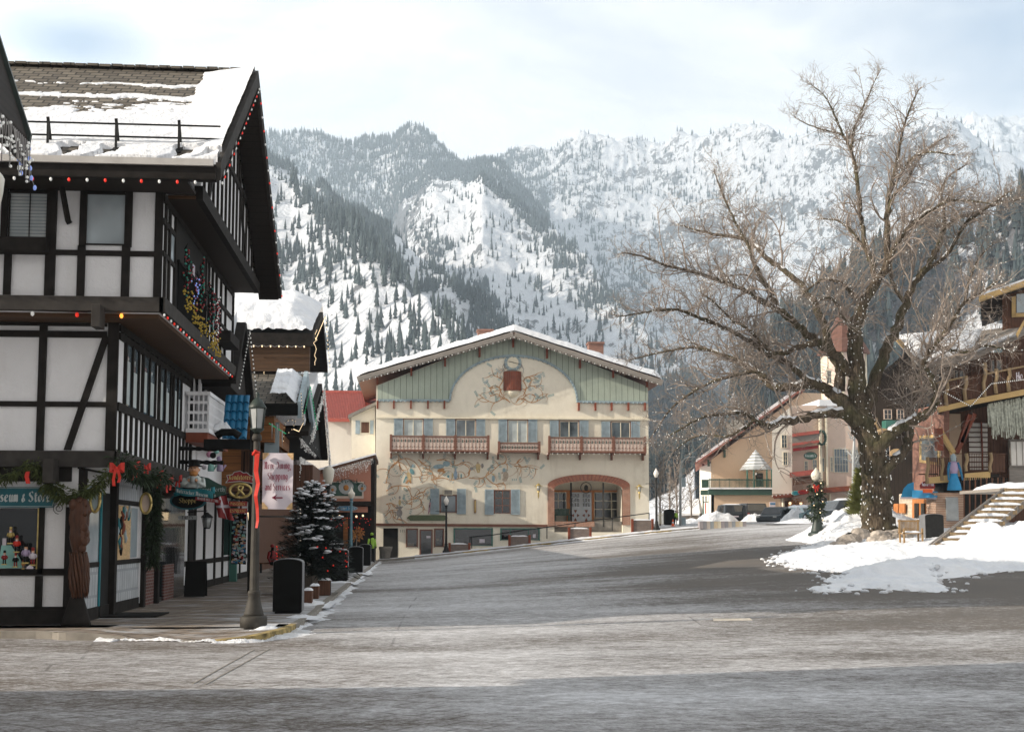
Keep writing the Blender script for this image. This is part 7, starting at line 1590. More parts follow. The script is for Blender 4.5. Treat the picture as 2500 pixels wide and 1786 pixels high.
for px,py,lab in[(1089,1352,'acorn-globe street lamp in front of the shuttered windows of the cream building'),(1603,1285,'acorn-globe street lamp at the right corner of the cream building')]:
 Yl=YM-3.2;p=PY(px,py,Yl);zz=tz(p.x,Yl)+.13;top=PY(px,py-143,Yl).z;l_=street_lamp('acorn_lamp',lab,(p.x,Yl,zz),top-zz,'acorn','acorn-globe lamps before the cream building');g=MB();g.tube([(p.x-.72,Yl,top-1.05),(p.x+.72,Yl,top-1.05)],.018,5);g.build('cross_arm',M['iron'],l_)
# ---------- wing, downpipe, red roofed house, salmon shop
W_=thing('cream_wing','narrow cream side wing with a shuttered window and sloping grey roof edge','building',(-3.4,90,4));YW=YM+1.0
g=MB();q=[PY(858,1118,YW),PY(916,1118,YW),PY(916,985,YW),PY(858,1008,YW)];g.prism(q,(0,8,0));g.build('wall',M['cream'],W_)
g=MB();q=[PY(850,1012,YW-.5),PY(918,980,YW-.5),PY(918,988,YW-.5),PY(850,1020,YW-.5)];g.prism(q,(0,9,0));g.build('roof',M['stone_pot'],W_)
def sq(mb,x0,y0,x1,y1,Y,out):fr(mb,x0,y0,x1,y1,Y,out)
g=MB();fr(g,880,1028,903,1058,YW,.03);o=g.build('window',M['cream_trim'],W_);g=MB();fr(g,882,1030,901,1056,YW,.04);g.build('pane',M['brown_wood'],o)
for a,b in((868,879),(904,912)):g=MB();fr(g,a,1026,b,1059,YW,.06);g.build('shutter',M['shutter'],W_)
g=MB();g.tube([PY(911,1112,YM-.3),PY(911,1286,YM-.3),PY(918,1288,YM-.2)],.09,6);tag(g.build('downpipe',M['cream_trim']),'cream downpipe at the left corner of the cream building','downpipe')
RR=thing('red_roofed_house','white rendered house with a bright red ribbed metal roof','house',(-6,100,0));YR2=99
g=MB();q=[PY(730,1340,YR2),PY(925,1340,YR2),PY(925,1021,YR2),PY(730,1021,YR2)];g.prism(q,(0,9,0));g.build('wall',M['white_wall'],RR)
nu,nv=420,2;U,V=np.meshgrid(np.linspace(0,1,nu),[0,1]);a=PY(775,1021,YR2-.5);b=PY(925,1021,YR2-.5);c=PY(850,957,YR2+4);X_=a.x+(b.x+2-a.x)*U;Z_=a.z+(c.z-a.z)*V+.10*np.sign(np.sin(U*PI*2*52))*.5;Y_=YR2-.5+4.5*V
np_mesh('roof',np.stack([X_,Y_,Z_],-1).reshape(-1,3),grid_faces(nv,nu),M['red_roof'],False,RR)
g=MB();g.box(a.x,b.x+2,YR2-.6,YR2-.45,a.z-.25,a.z+.03);g.box(a.x,b.x+2,YR2+3.9,YR2+4.1,c.z-.1,c.z+.12);g.build('roof_edge',M['red_roof'],RR)
F_=thing('salmon_shop','salmon pink corner shop with a dark glowing shop front and icicle lights','shop',(-4.5,82,0));YS2=80
g=MB();q=[PY(735,1226,YS2),PY(905,1226,YS2),PY(905,1123,YS2),PY(735,1165,YS2)];g.prism(q,(0,7,0));g.build('wall',M['salmon'],F_)
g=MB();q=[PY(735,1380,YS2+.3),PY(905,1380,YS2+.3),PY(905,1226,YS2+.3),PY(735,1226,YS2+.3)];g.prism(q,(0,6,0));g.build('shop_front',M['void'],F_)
g=MB();q=[PY(730,1168,YS2-.7),PY(917,1116,YS2-.7),PY(917,1108,YS2-.7),PY(730,1160,YS2-.7)];g.prism(q,(0,8,0));g.build('roof',M['brown_wood'],F_)
g=MB();q=[PY(730,1161,YS2-.75),PY(917,1109,YS2-.75),PY(917,1105,YS2-.75),PY(730,1156,YS2-.75)];g.prism(q,(0,8,0));g.build('roof_snow',M['snow'],F_)
g=MB();fr(g,760,1223,906,1234,YS2,.35);g.build('beam',M['soffit_dark'],F_)
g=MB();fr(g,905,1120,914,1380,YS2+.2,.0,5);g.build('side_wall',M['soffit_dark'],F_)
lace('white icicle lights under the sloping roof edge of the salmon shop',[PY(815,1145,YS2-.8),PY(912,1117,YS2-.8)],.75,9)
c=PY(851,1190,YS2);ps=thing('painted_plaque','painted green plaque with three round scenes on the salmon wall','plaque',tuple(c));g=MB();fr(g,803,1175,888,1216,YS2,.05);g.build('border',M['rose_panel'],ps);g=MB();fr(g,807,1178,884,1210,YS2,.08);g.build('board',M['green_dark'],ps)
for px,py,r0 in((845,1188,.46),(812,1193,.24),(884,1190,.26)):
 cc_=PY(px,py,YS2-.12);g=MB();g.prism([(cc_.x+r0*math.cos(a),cc_.y,cc_.z+r0*math.sin(a))for a in np.linspace(0,2*PI,19)[:-1]],(0,.05,0));g.build('roundel',M['frost_glass'],ps)
 g=MB();g.ball((cc_.x,cc_.y-.02,cc_.z-.05),r0*.4,6,sy=.2);g.build('picture',M['beard'],ps)
g=MB();r_=random.Random(5);blob_leaves(g,[PY(800,1180,YS2-.15),PY(845,1168,YS2-.15),PY(892,1182,YS2-.15)],.10,160,.15,6);g.build('leaf_border',M['green_dark'],ps)
cs_=oval('corner_store_sign','oval blue sign reading Corner Store over the salmon shop front',847,1240,YS2-.3,.68,.17,'frost_glass','tile_blue','Corner Store','letter_silver',.13,1.1)
g=MB();fr(g,803,1236,898,1250,YS2,.10);g.build('sign_strip',M['salmon'],F_)
g=MB();fr(g,838,1262,849,1360,YS2+.25,.05);g.build('door',M['orange_wood'],F_)
for i,(px,py)in enumerate([(829,1259),(870,1260),(886,1258),(812,1256)]):g=MB();g.ball(PY(px,py,YS2-.1),.07,6);g.build('lamp',M['warm_bulb'],F_)
t_=thing('string_lights','small red bulbs dotted across the dark front of the corner shop','string lights',tuple(PY(850,1280,YS2)));g=MB();q=MB();r_=random.Random(12);P=[PY(800+i*3,1262+r_.uniform(0,30),YS2-.05)for i in range(36)]
for p in P:q.ball(p,.028,4)
g.tube(P,.008,3);g.build('wire',M['black'],t_);q.build('bulb',M['red_bulb'],t_)
c=PY(870,1330,YS2-1.2);t_=thing('golden_shrub','golden dried shrub in a pot beside the blue lamp post','plant',(c.x,c.y,0));g=MB();P0=PY(871,1306,YS2-1.2);blob_leaves(g,[P0,P0+Vector((.05,0,.1))],.38,260,.16,3,0,-.3,.5);g.build('flower',M['beard'],t_);g=MB();g.lathe([(.2,0),(.28,.5)],(c.x,c.y,0),8);g.tube([(c.x,c.y,.5),P0],.04,4);g.build('pot',M['stone_pot'],t_)
# ================================================================ right side of the square
def quad_y(mb,P,Y,d,mi=0):
 q0=[PY(x,y,Y)for x,y in P];K=min(p.x for p in q0)/Y;return mb.prism(q0,(d*K*1.02,d,0),mi)
def win_y(par,px0,py0,px1,py1,Y,nx=2,ny=3,fm='cream_trim',gm='glass',b=1.2):
 g=MB();fr(g,px0,py0,px1,py1,Y,.03);o=g.build('window',M[gm],par);q=MB();fr(q,px0-b,py0-b,px1+b,py0,Y,.07);fr(q,px0-b,py1,px1+b,py1+b,Y,.07)
 for i in range(nx+1):x=px0+(px1-px0)*i/nx;w=b if i in(0,nx)else b*.4;fr(q,x-w*.6,py0,x+w*.6,py1,Y,.06)
 for j in range(1,ny):y=py0+(py1-py0)*j/ny;fr(q,px0,y-b*.25,px1,y+b*.25,Y,.055)
 q.build('frame',M[fm],o);return o
YI=124.0
I_=thing('beige_terrace_building','beige gabled building with a dark green balustraded terrace and small turret','building',(32,128,3))
g=MB();quad_y(g,[(1736,1290),(2010,1290),(2010,960),(1960,958),(1736,1122)],YI+3.5,14);quad_y(g,[(1736,1292),(1990,1292),(1990,1190),(1736,1190)],YI,4);g.build('wall',M['beige'],I_)
g=MB();g.prism([PY(1736,1290,YI),PY(1736,1190,YI),PY(1708,1190,YI+9),PY(1708,1288,YI+9)],(.3,0,0));g.prism([PY(1736,1190,YI+3.5),PY(1736,1130,YI+3.5),PY(1708,1140,YI+9),PY(1708,1190,YI+9)],(.3,0,0));g.build('side_wall',M['cream_light'],I_)
g=MB();quad_y(g,[(1697,1129),(1970,939),(1970,944),(1697,1134)],YI+2.3,14);g.build('roof',m_plain('red_fascia',(.34,.12,.09),.6,.3),I_)
g=MB();quad_y(g,[(1699,1121),(1970,929),(1970,938),(1699,1129)],YI+2.5,13);g.build('roof_snow',M['snow'],I_)
g=MB();fr(g,1728,1194,1990,1208,YI,.35);fr(g,1710,1196,1729,1208,YI+2,.2);g.build('green_band',M['green_dark'],I_)
g=MB();fr(g,1728,1190,1990,1194,YI,.5,.6);g.build('terrace_snow',M['snow'],I_)
g=MB();fr(g,1730,1169,1990,1172,YI,.12);fr(g,1713,1170,1730,1190,YI+1.5,.1)
for i in range(58):x=1732+i*3.0;w=.9 if i%8 else 1.6;fr(g,x-w*.5,1168 if not i%8 else 1171,x+w*.5,1190,YI,.10)
g.build('balustrade',M['green_dark'],I_)
ap=PY(1852,1096,YI+1.5);bsx0,bsx1=PY(1812,1147,YI+1).x,PY(1892,1147,YI+1).x;zb_=PY(1850,1146,YI+1).z;R_t=(bsx1-bsx0)/2;tc_=Vector(((bsx0+bsx1)/2,YI+2.0,zb_));g=MB()
g.lathe([(R_t,0),(R_t*.97,.08),(R_t*.45,(ap.z-zb_)*.55),(.02,ap.z-zb_)],tc_,8,sm=False);g.build('turret_roof',M['frost_glass'],I_)
for k in range(1,6):q=MB();f=k/6;r0=R_t*(1-f*.95)*1.01;q.lathe([(r0,f*(ap.z-zb_)*.93-.02),(r0*.93,f*(ap.z-zb_)*.93+.14)],tc_,8,sm=False);q.build('turret_snow',M['snow'],I_)
for px in(1824,1840,1872,1884):g=MB();fr(g,px-1.6,1146,px+1.6,1190,YI+.6,.12);g.build('turret_post',M['green_trim'],I_)
win_y(I_,1846,1156,1862,1186,YI+3.4,1,2,'green_dark','glass_dark')
g=MB();fr(g,1766,1098,1770,1116,YI+3.5,.3);fr(g,1727,1122,1731,1138,YI+3.5,.3);g.build('eave_bracket',M['green_dark'],I_)
g=MB();fr(g,1714,1132,1718,1154,YI+9,.4);fr(g,1721,1227,1730,1264,YI+4,.3);g.build('red_door',M['red_roof'],I_)
g=MB()
for a in[(1715,1210,1717,1275),(1733,1210,1735,1275),(1722,1210,1723.5,1226),(1715,1224,1735,1226)]:fr(g,*a,YI+2.2,.3)
g.build('timber',M['green_dark'],I_)
g=MB();fr(g,1879,1224,1893,1242,YI,.06);pz=g.build('wall_sign',M['banner'],I_);g=MB();fr(g,1880,1227,1892,1231,YI,.075);fr(g,1879.5,1238,1892.5,1242,YI,.075);g.build('sign_text',M['tile_blue'],pz)
g=MB();quad_y(g,[(1775,1078),(1818,1050),(1818,1036),(1796,1022),(1774,1038)],YI+8,3);g.build('roof_tower',M['stone_pot'],I_)
YJ=108.0
J_=thing('pink_shop_row','pinkish tan shop building with red-orange balconies and a pointed brown tower','building',(36,112,3))
g=MB();quad_y(g,[(1885,1205),(1934,1205),(1934,990),(1885,1030)],YJ,9);g.build('pale_wall',M['cream_light'],J_)
g=MB();quad_y(g,[(1934,1292),(2150,1292),(2150,985),(1934,990)],YJ+.6,10);quad_y(g,[(1905,1292),(1936,1292),(1936,1205),(1905,1205)],YJ+1,6);g.build('wall',M['tan'],J_)
g=MB();quad_y(g,[(1934,1200),(2003,1185),(2003,1196),(1934,1212)],YJ-1,1.4);quad_y(g,[(1884,1209),(1938,1203),(1938,1212),(1890,1216)],YJ-1,2);quad_y(g,[(1990,1192),(2140,1180),(2140,1192),(1990,1204)],YJ-.6,1.2);g.build('eave',M['red_brown'],J_)
for i,(x0,y0,x1,y1,m_)in enumerate([(1928,1153,1992,1165,'red_roof'),(1936,1166,1990,1184,'brown_wood'),(1934,1058,2000,1066,'red_roof'),(1934,1066,2000,1082,'grey_wood'),(1934,1082,2000,1088,'red_roof'),(1936,1094,1998,1101,'red_sign')]):
 g=MB();P=[(x0,y0),(x1,y0-(x1-x0)*.13),(x1,y1-(x1-x0)*.13),(x0,y1)];quad_y(g,P,YJ-.8+(i%2)*.15,.5);g.build('balcony_board',M[m_],J_)
lights('white bulbs along the eave of the pinkish shop row',[PY(1886,1209,YJ-1.1),PY(1938,1203,YJ-1.1),PY(2000,1187,YJ-1.1)],.34,['white_bulb'],.09)
for a in[(1908,1062,1921,1092),(1912,1104,1922,1134)]:win_y(J_,*a,YJ,2,3)
for a in[(2004,1118,2012,1150),(2027,1116,2033,1150),(2036,1096,2070,1152),(1964,1126,1972,1152),(1984,1122,1994,1150),(2080,1098,2100,1150)]:win_y(J_,*a,YJ+.6,2 if a[2]-a[0]<20 else 5,3)
for a in[(2005,1216,2020,1255),(2040,1217,2057,1257),(2070,1200,2094,1250),(2100,1206,2124,1250)]:win_y(J_,*a,YJ+.6,2,4,'cream_trim','glass_dark')
g=MB()
for a in[(1999,1010,2004,1205),(2014,1010,2018,1205),(1909,1205,1912,1290),(2023,1205,2026,1262)]:fr(g,*a,YJ+.6,.35)
g.build('pilaster',M['cream_trim'],J_)
g=MB();fr(g,1933,1230,1958,1262,YJ+.6,.04);g.build('white_curtain',M['banner'],J_)
g=MB();fr(g,1916,1222,1931,1288,YJ+.6,.06);g.build('slatted_door',M['brown_wood'],J_)
g=MB();blob_leaves(g,[PY(1932,1228,YJ),PY(1956,1226,YJ)],.35,260,.22,8,0,.3,.5);g.build('dried_swag',M['beard'],J_)
for px in(1929,1955,2018):g=MB();g.ball(PY(px,1228,YJ-.2),.13,6);g.build('lamp',M['warm_bulb'],J_)
oval('oval_restaurant_sign',"oval green sign reading Visconti's high on the pinkish shop row",1979,1112,YJ-1.5,.60,.34,'lamp_green','green_dark',"Visconti's",'letter_silver',.16,.95)
oval('teal_oval_sign','small teal oval sign half hidden behind the red coffee sign',1943,1203,YJ-1.2,.36,.20,'mint','teal_light');oval('red_oval_sign','small red oval sign reading Coffee beside the teal oval sign',1960,1201,YJ-1.5,.42,.17,'red_cloth','red_sign','COFFEE','red_cloth',.10,.6)
def ring(label,px,py,Y,r,mat):
 c=PY(px,py,Y);g=MB();g.tube([(c.x+r*.6*math.cos(a),c.y,c.z+r*math.sin(a))for a in np.linspace(0,2*PI,17)],r*.18,6);blob_leaves(g,[(c.x+r*.6*math.cos(a),c.y,c.z+r*math.sin(a))for a in np.linspace(0,2*PI,17)],r*.2,120,.14,4);return tag(g.build('wreath',M[mat]),label,'wreath')
ring('green Christmas wreath on the pinkish building beside the upper balcony',2006,1068,YJ-.2,.60,'green_dark')
tcx=PY(2060,900,YJ+5);zt0=PY(2060,862,YJ+5).z;zt1=PY(2072,742,YJ+5).z;rt_=1.95
g=MB();g.lathe([(rt_,PY(2060,1080,YJ+5).z-zt0),(rt_,0)],(tcx.x,YJ+5,zt0),8,sm=False);g.build('tower_wall',M['rose_panel'],J_)
g=MB();g.lathe([(rt_*1.22,-.15),(rt_*1.2,.1),(rt_*.55,(zt1-zt0)*.5),(.02,zt1-zt0)],(tcx.x,YJ+5,zt0),8,sm=False);g.build('tower_roof',m_plain('brown_shingles',(.14,.068,.05),.8,.3,3),J_)
for k in range(8):
 a=2*PI*k/8+PI/8;g=MB();g.tube([(tcx.x+rt_*math.cos(a),YJ+5+rt_*math.sin(a),zt0-5),(tcx.x+rt_*math.cos(a),YJ+5+rt_*math.sin(a),zt0)],.12,4);g.build('tower_post',M['cream_trim'],J_)
for px in(2024,2060,2090):win_y(J_,px-5,905,px+5,935,YJ+3.0,2,2)
g=MB();g.box(PY(2000,990,YJ).x,PY(2150,990,YJ).x,YJ,YJ+8,PY(2000,990,YJ).z,PY(2000,975,YJ).z);g.build('roof_snow',M['snow'],J_)
K_=thing('brown_timber_building','brown shaded timber building with a green balcony behind the elm','building',(38,92,3));YK=86
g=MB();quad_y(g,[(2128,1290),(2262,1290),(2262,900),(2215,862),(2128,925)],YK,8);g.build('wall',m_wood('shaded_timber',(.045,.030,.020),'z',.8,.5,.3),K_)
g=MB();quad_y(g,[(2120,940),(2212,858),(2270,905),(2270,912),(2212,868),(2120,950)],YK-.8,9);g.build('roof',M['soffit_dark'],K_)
g=MB();fr(g,2153,1028,2216,1050,YK,.8);g.build('green_balcony',M['green_trim'],K_)
g=MB();fr(g,2150,1050,2220,1053,YK,.9);g.build('balcony_snow',M['snow'],K_)
for a in[(2158,1000,2176,1022),(2190,1000,2206,1022),(2150,1090,2172,1130)]:win_y(K_,*a,YK,2,2,'tan','glass_dark')
g=MB();c=PY(2190,1106,YK-.3);g.prism([(c.x+.5*math.cos(a),c.y,c.z+.33*math.sin(a))for a in np.linspace(0,2*PI,17)[:-1]],(0,.06,0));g.build('round_sign',M['banner_gold'],K_)
dp=PY(2147,1070,YK-1.0);de=thing('deer_figure','small light brown deer figure on the shaded balcony ledge','figurine',tuple(dp));g=MB()
g.tube([dp+Vector((-.12,0,.5)),dp+Vector((.1,0,.55)),dp+Vector((.62,0,.5)),dp+Vector((.8,0,.45))],[.10,.19,.18,.08],8);g.tube([dp+Vector((0,0,.6)),dp+Vector((-.16,0,.95)),dp+Vector((-.22,0,1.05)),dp+Vector((-.42,0,1.0))],[.10,.07,.09,.04],7)
for x in(-.02,.1,.6,.7):g.tube([dp+Vector((x,.05,.45)),dp+Vector((x+.03,.05,.22)),dp+Vector((x,.05,0))],[.05,.03,.025],5)
for s in(-1,1):g.tube([dp+Vector((-.2,.04*s,1.1)),dp+Vector((-.12,.12*s,1.3)),dp+Vector((-.2,.16*s,1.45))],[.02,.015,.01],4)
g.build('body',M['log'],de)
YQ=57.0
Q_=thing('brown_chalet','brown timber chalet with yellow-trimmed balconies at the right edge','house',(26,60,1.5))
def q(px,py,Y=YQ):return PY(px,py,Y)
A0=[(2228,1300),(2304,1300),(2304,900),(2250,888),(2228,905)]
def skew(mb,P,off=0,d=.3,mi=0):
 def s_(x,y):Yx=YQ+max(0,(2304-x))*.055;p=PY(x,y,Yx);return(p.x-off,p.y-off*.8,p.z)
 mb.prism([s_(x,y)for x,y in P],(d,d*.2,0),mi)
g=MB();skew(g,[(2228,1200),(2304,1200),(2304,985),(2228,1000)]);g.build('brick_wall',M['brick_pink'],Q_)
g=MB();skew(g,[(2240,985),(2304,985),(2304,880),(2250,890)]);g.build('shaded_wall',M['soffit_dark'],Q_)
g=MB();skew(g,[(2195,1300),(2304,1300),(2304,1200),(2228,1200),(2195,1206)]);g.build('stone_base',M['stone_wall'],Q_)
g=MB();quad_y(g,[(2304,1330),(2600,1330),(2600,860),(2304,860)],YQ+1.5,8);g.build('wall',M['brown_wood'],Q_)
g=MB();fr(g,2312,1010,2346,1170,YQ+1.5,.06);g.build('cream_panel',M['beige'],Q_)
g=MB();quad_y(g,[(2447,862),(2600,862),(2600,680),(2447,700)],YQ+2.5,6);g.build('upper_wall',M['brown_wood'],Q_)
g=MB();quad_y(g,[(2390,722),(2600,652),(2600,664),(2390,735)],YQ+.8,.3);g.build('upper_fascia',M['yellow_wood'],Q_)
g=MB();quad_y(g,[(2392,721),(2600,650),(2600,660),(2392,728)],YQ+1.1,8);g.build('upper_roof',M['soffit_dark'],Q_)
g=MB();quad_y(g,[(2392,718),(2600,646),(2600,651),(2392,722)],YQ+.8,8);g.build('upper_roof_snow',M['snow'],Q_)
for P,m in[([(2470,724),(2480,722),(2480,772),(2470,772)],'yellow_wood'),([(2470,764),(2560,760),(2560,770),(2470,774)],'yellow_wood'),([(2482,718),(2560,712),(2560,764),(2482,764)],'glass_painted_sky')]:
 g=MB();quad_y(g,P,YQ+2.42,.09);g.build('upper_window' if m=='glass_painted_sky' else 'window_trim',M[m],Q_)
g=MB();quad_y(g,[(2178,820),(2186,816),(2252,884),(2244,892)],YQ+2,.3);g.build('barge_board',M['yellow_wood'],Q_)
def sky_roof(name,P,mat,lift=0):g=MB();g.prism([PY(*p[:2],p[2])for p in P],(0,0,-.2));return g.build(name,M[mat],Q_)
nu,nv=40,16;U,V=np.meshgrid(np.linspace(0,1,nu),np.linspace(0,1,nv));c4=[PY(2186,818,60),PY(2400,800,60),PY(2250,888,57),PY(2370,862,57)]
G4=sum(np.array(c)[None,None]*w[...,None]for c,w in zip(c4,((1-U)*(1-V),U*(1-V),(1-U)*V,U*V)));G4[...,2]+=.25*np.sin(U*PI)**.3*np.sin(V*PI)**.3*(1+.5*fbm(U*5,V*4,4));np_mesh('roof_snow',G4 .reshape(-1,3),grid_faces(nv,nu),M['snow'],True,Q_)
g=MB();g.prism([PY(2250,893,57),PY(2380,868,57),PY(2520,800,57),PY(2520,790,62),PY(2400,806,62),PY(2186,824,60)],(0,0,-.18));g.build('roof',M['grey_wood'],Q_)
g=MB();quad_y(g,[(2376,850),(2486,806),(2486,812),(2380,856)],YQ-.6,1.6);g.build('roof_snow',M['snow'],Q_)
g=MB();quad_y(g,[(2480,815),(2500,780),(2500,790),(2484,822)],YQ-1,.4);g.build('gable_edge',M['yellow_wood'],Q_)
YU=YQ-.9
g=MB();quad_y(g,[(2288,994),(2370,975),(2560,938),(2560,952),(2370,988),(2290,1006)],YU-.1,.2);g.build('balcony_fascia',M['yellow_wood'],Q_)
g=MB();quad_y(g,[(2288,998),(2560,945),(2560,950),(2288,1003)],YU+.1,2.3);g.build('balcony_floor',M['soffit_dark'],Q_)
g=MB()
for i in range(46):
 x=2286+i*5.5;y1=992-(x-2288)*.205;y0=y1-58;quad_y(g,[(x,y1),(x+4.4,y1-.9),(x+4.4,y0-.9),(x,y0)],YU+.02*(i%2),.05)
g.build('balcony_boards',M['brown_wood'],Q_)
g=MB();quad_y(g,[(2280,934),(2362,916),(2362,920),(2280,938)],YU-.1,.15);quad_y(g,[(2403,911),(2560,880),(2560,884),(2403,915)],YU-.1,.15);g.build('balcony_rail',M['log'],Q_)
for px,y0,y1 in((2311,928,990),(2357,917,978),(2404,885,968),(2463,898,955),(2432,900,960)):g=MB();a=q(px,y0,YU-.1);b=q(px,y1,YU-.1);g.tube([a,a.lerp(b,.3)+Vector((.05,0,0)),a.lerp(b,.6)-Vector((.05,0,0)),b],.09,6);g.build('log_post',M['log'],Q_)
text_on('hotel_letters','Ho','banner',Q_,o=q(2481,928,YU-.15),ux=(1,0,.18),uz=(0,0,1),size=.24,pen=.22)
g=MB()
for i in range(9):a=q(2250+i*30,900+i*-4,YU+1.5);g.tube([a,a-Vector((0,0,1.6))],.05,5)
g.build('upper_post',M['brown_wood'],Q_)
win_y(Q_,2330,905,2352,960,YQ+1.5,2,2,'tan','glass_dark');win_y(Q_,2420,880,2445,930,YQ+1.5,2,2,'tan','glass_dark')
lights('tangled white bulbs along the upper balcony of the brown chalet',[q(2285,945,YU-.3),q(2370,990,YU-.3),q(2420,935,YU-.3),q(2500,925,YU-.3)],.10,['white_bulb'],.06)
for P,m,nm in[([(2246,1064),(2298,1060),(2298,1136),(2246,1128)],'yellow_wood','window_frame'),([(2253,1071),(2291,1068),(2291,1128),(2253,1122)],'glass','window')]:g=MB();skew(g,P,.06 if m=='yellow_wood' else.10,.05);g.build(nm,M[m],Q_)
g=MB();fr(g,2281,1046,2296,1100,YQ-.5,.3);g.build('wood_box',M['red_brown'],Q_)
for a,b,m in(((2292,1046),(2328,1106),'yellow_wood'),((2378,1010),(2334,1106),'red_brown'),((2366,1012),(2345,1080),'red_brown')):
 g=MB();g.bar(q(*a,YQ-.2),q(*b,YQ-.2),.2,.22,up=(0,1,0));g.build('brace',M[m],Q_)
g=MB();quad_y(g,[(2364,1030),(2411,1030),(2411,1146),(2368,1146)],YQ+1.46,.08);o=g.build('bright_window',M['white_wall'],Q_)
qq=MB()
for i in range(11):fr(qq,2362,1030+i*12,2413,1032.5+i*12,YQ+1.46,.07)
qq.build('slat',M['brown_wood'],o);g=MB();fr(g,2395,1030,2398,1146,YQ+1.46,.08);g.build('mullion',M['red_brown'],o)
g=MB();r_=random.Random(41)
for i in range(1500):
 x=r_.uniform(2411,2560);y=r_.uniform(985-(x-2411)*.2,1010);a=q(x,y,YQ-.7+r_.uniform(-.1,.1));L=r_.uniform(.3,1.25)*(1 if x>2420 else.6);w=.02
 g.add([a+Vector((-w,0,0)),a+Vector((w,0,0)),a+Vector((w*.3+r_.gauss(0,.03),0,-L)),a+Vector((-w*.3,0,-L))],[(0,1,2,3)])
tag(g.build('hanging_moss',m_plain('pale_moss',(.48,.50,.42),.9,.4,9)),'curtain of pale green tinsel moss hanging under the chalet balcony','hanging moss',kind='stuff')
win_y(Q_,2466,1078,2540,1136,YQ+.6,5,1,'grey_wood','white_wall',2);g=MB();fr(g,2462,1072,2545,1180,YQ+.75,.05);g.build('door',M['grey_wood'],Q_)
YV=YQ-1.0
for P in([(2262,1166),(2320,1158),(2320,1176),(2262,1180)],[(2355,1155),(2418,1150),(2418,1166),(2355,1172)]):g=MB();quad_y(g,P,YV-.1,.2);g.build('balcony_fascia',M['yellow_wood'],Q_)
g=MB();quad_y(g,[(2262,1168),(2440,1156),(2440,1162),(2262,1174)],YV+.1,2.4);g.build('balcony_floor',M['soffit_dark'],Q_)
g=MB()
for i in range(16):x=2264+i*4.6;quad_y(g,[(x,1164),(x+3.6,1163),(x+3.6,1116),(x,1117)],YV,.05)
for i in range(22):x=2362+i*4.2;quad_y(g,[(x,1152),(x+(1.3 if x<2415 else 3.4),1152),(x+(1.3 if x<2415 else 3.4),1108),(x,1108)],YV,.05)
fr(g,2335,1106,2455,1108,YV,.06);g.build('balcony_boards',M['brown_wood'],Q_)
for px,y0,y1 in((2264,1115,1180),(2300,1118,1172),(2359,1106,1150),(2418,1104,1152)):g=MB();a=q(px,y0,YV-.1);b=q(px,y1,YV-.1);g.tube([a,a.lerp(b,.35)+Vector((.05,0,0)),a.lerp(b,.7)-Vector((.04,0,0)),b],.08,6);g.build('log_post',M['log'],Q_)
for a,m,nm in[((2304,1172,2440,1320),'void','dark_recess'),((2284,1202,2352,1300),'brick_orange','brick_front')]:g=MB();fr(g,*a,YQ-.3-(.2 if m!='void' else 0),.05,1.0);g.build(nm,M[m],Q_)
g=MB();fr(g,2308,1213,2338,1271,YQ-.5,.09);g.build('glass_door',M['frost_glass'],Q_)
g=MB();skew(g,[(2230,1290),(2268,1294),(2268,1216),(2230,1216)],.1,.08);o=g.build('shop_door',M['porch_orange'],Q_);g=MB();skew(g,[(2237,1288),(2247,1288),(2247,1228),(2237,1228)],.16,.05);g.build('pane',M['glass_dark'],o)
g=MB();skew(g,[(2253,1288),(2262,1290),(2262,1228),(2253,1228)],.16,.05);g.build('pane',M['glass_dark'],o)
for x0,x1 in((2187,2198),(2200,2214)):g=MB();skew(g,[(x0,1252),(x1,1252),(x1,1229),(x0,1229)],.18,.08);g.build('orange_shutter',M['porch_orange'],Q_)
aw=thing('blue_awning','bright blue shop awning with a white scalloped hem on the chalet','awning',tuple(q(2240,1212,YQ)));g=MB();
quad_y(g,[(2199,1213),(2206,1192),(2216,1181),(2231,1176),(2231,1213)],58.3,.5);g.prism([PY(2229,1196,58.3),PY(2290,1200,57),PY(2288,1215,56),PY(2229,1214,57.2)],(0,.1,.02));g.build('cloth',M['awning_blue'],aw)
g=MB();
for i in range(30):a=PY(2199+i*2.95,1213.5,58.2-max(0,i-10)*.11);g.ball(a-Vector((0,0,.03)),.05,4,0,1,.3,1)
g.build('scalloped_hem',M['banner'],aw)
bs_=thing('beer_sign','dark red shield sign with a beer glass hanging over the blue awning','shop sign',tuple(q(2265,1193,56)));c=q(2265,1183,56);s=.0182
g=MB();g.prism([(c.x+x*s,c.y,c.z+z*s)for x,z in[(-18,-9),(18,-9),(19,0),(12,7),(4,10),(-4,10),(-12,7),(-19,0)]],(0,.08,0));g.build('board',M['red_sign'],bs_);g=MB();g.prism([(c.x+x*s,c.y-.03,c.z+z*s)for x,z in[(-3.5,4),(3.5,4),(4.5,16),(-4.5,16)]],(0,.08,0));g.build('glass',M['gold'],bs_)
text_on('lettering','Bubble Fish','banner',bs_,o=(c.x,c.y-.02,c.z-.05),ux=(1,0,0),uz=(0,0,1),size=.10,pen=.25,align='c',width=.56)
g=MB();g.box(c.x-.22,c.x+.22,c.y,c.y+.06,c.z-.36,c.z-.19);g.build('lower_board',M['orange_cone'],bs_);g=MB();g.tube([q(2243,1157,56),q(2290,1157,56)],.025,5);g.build('arm',M['black'],bs_)
fp=q(2330,1196,YQ-1.4);t_=thing('blue_figure','tall blue and lilac carved figure standing at the balcony post','statue',tuple(fp));
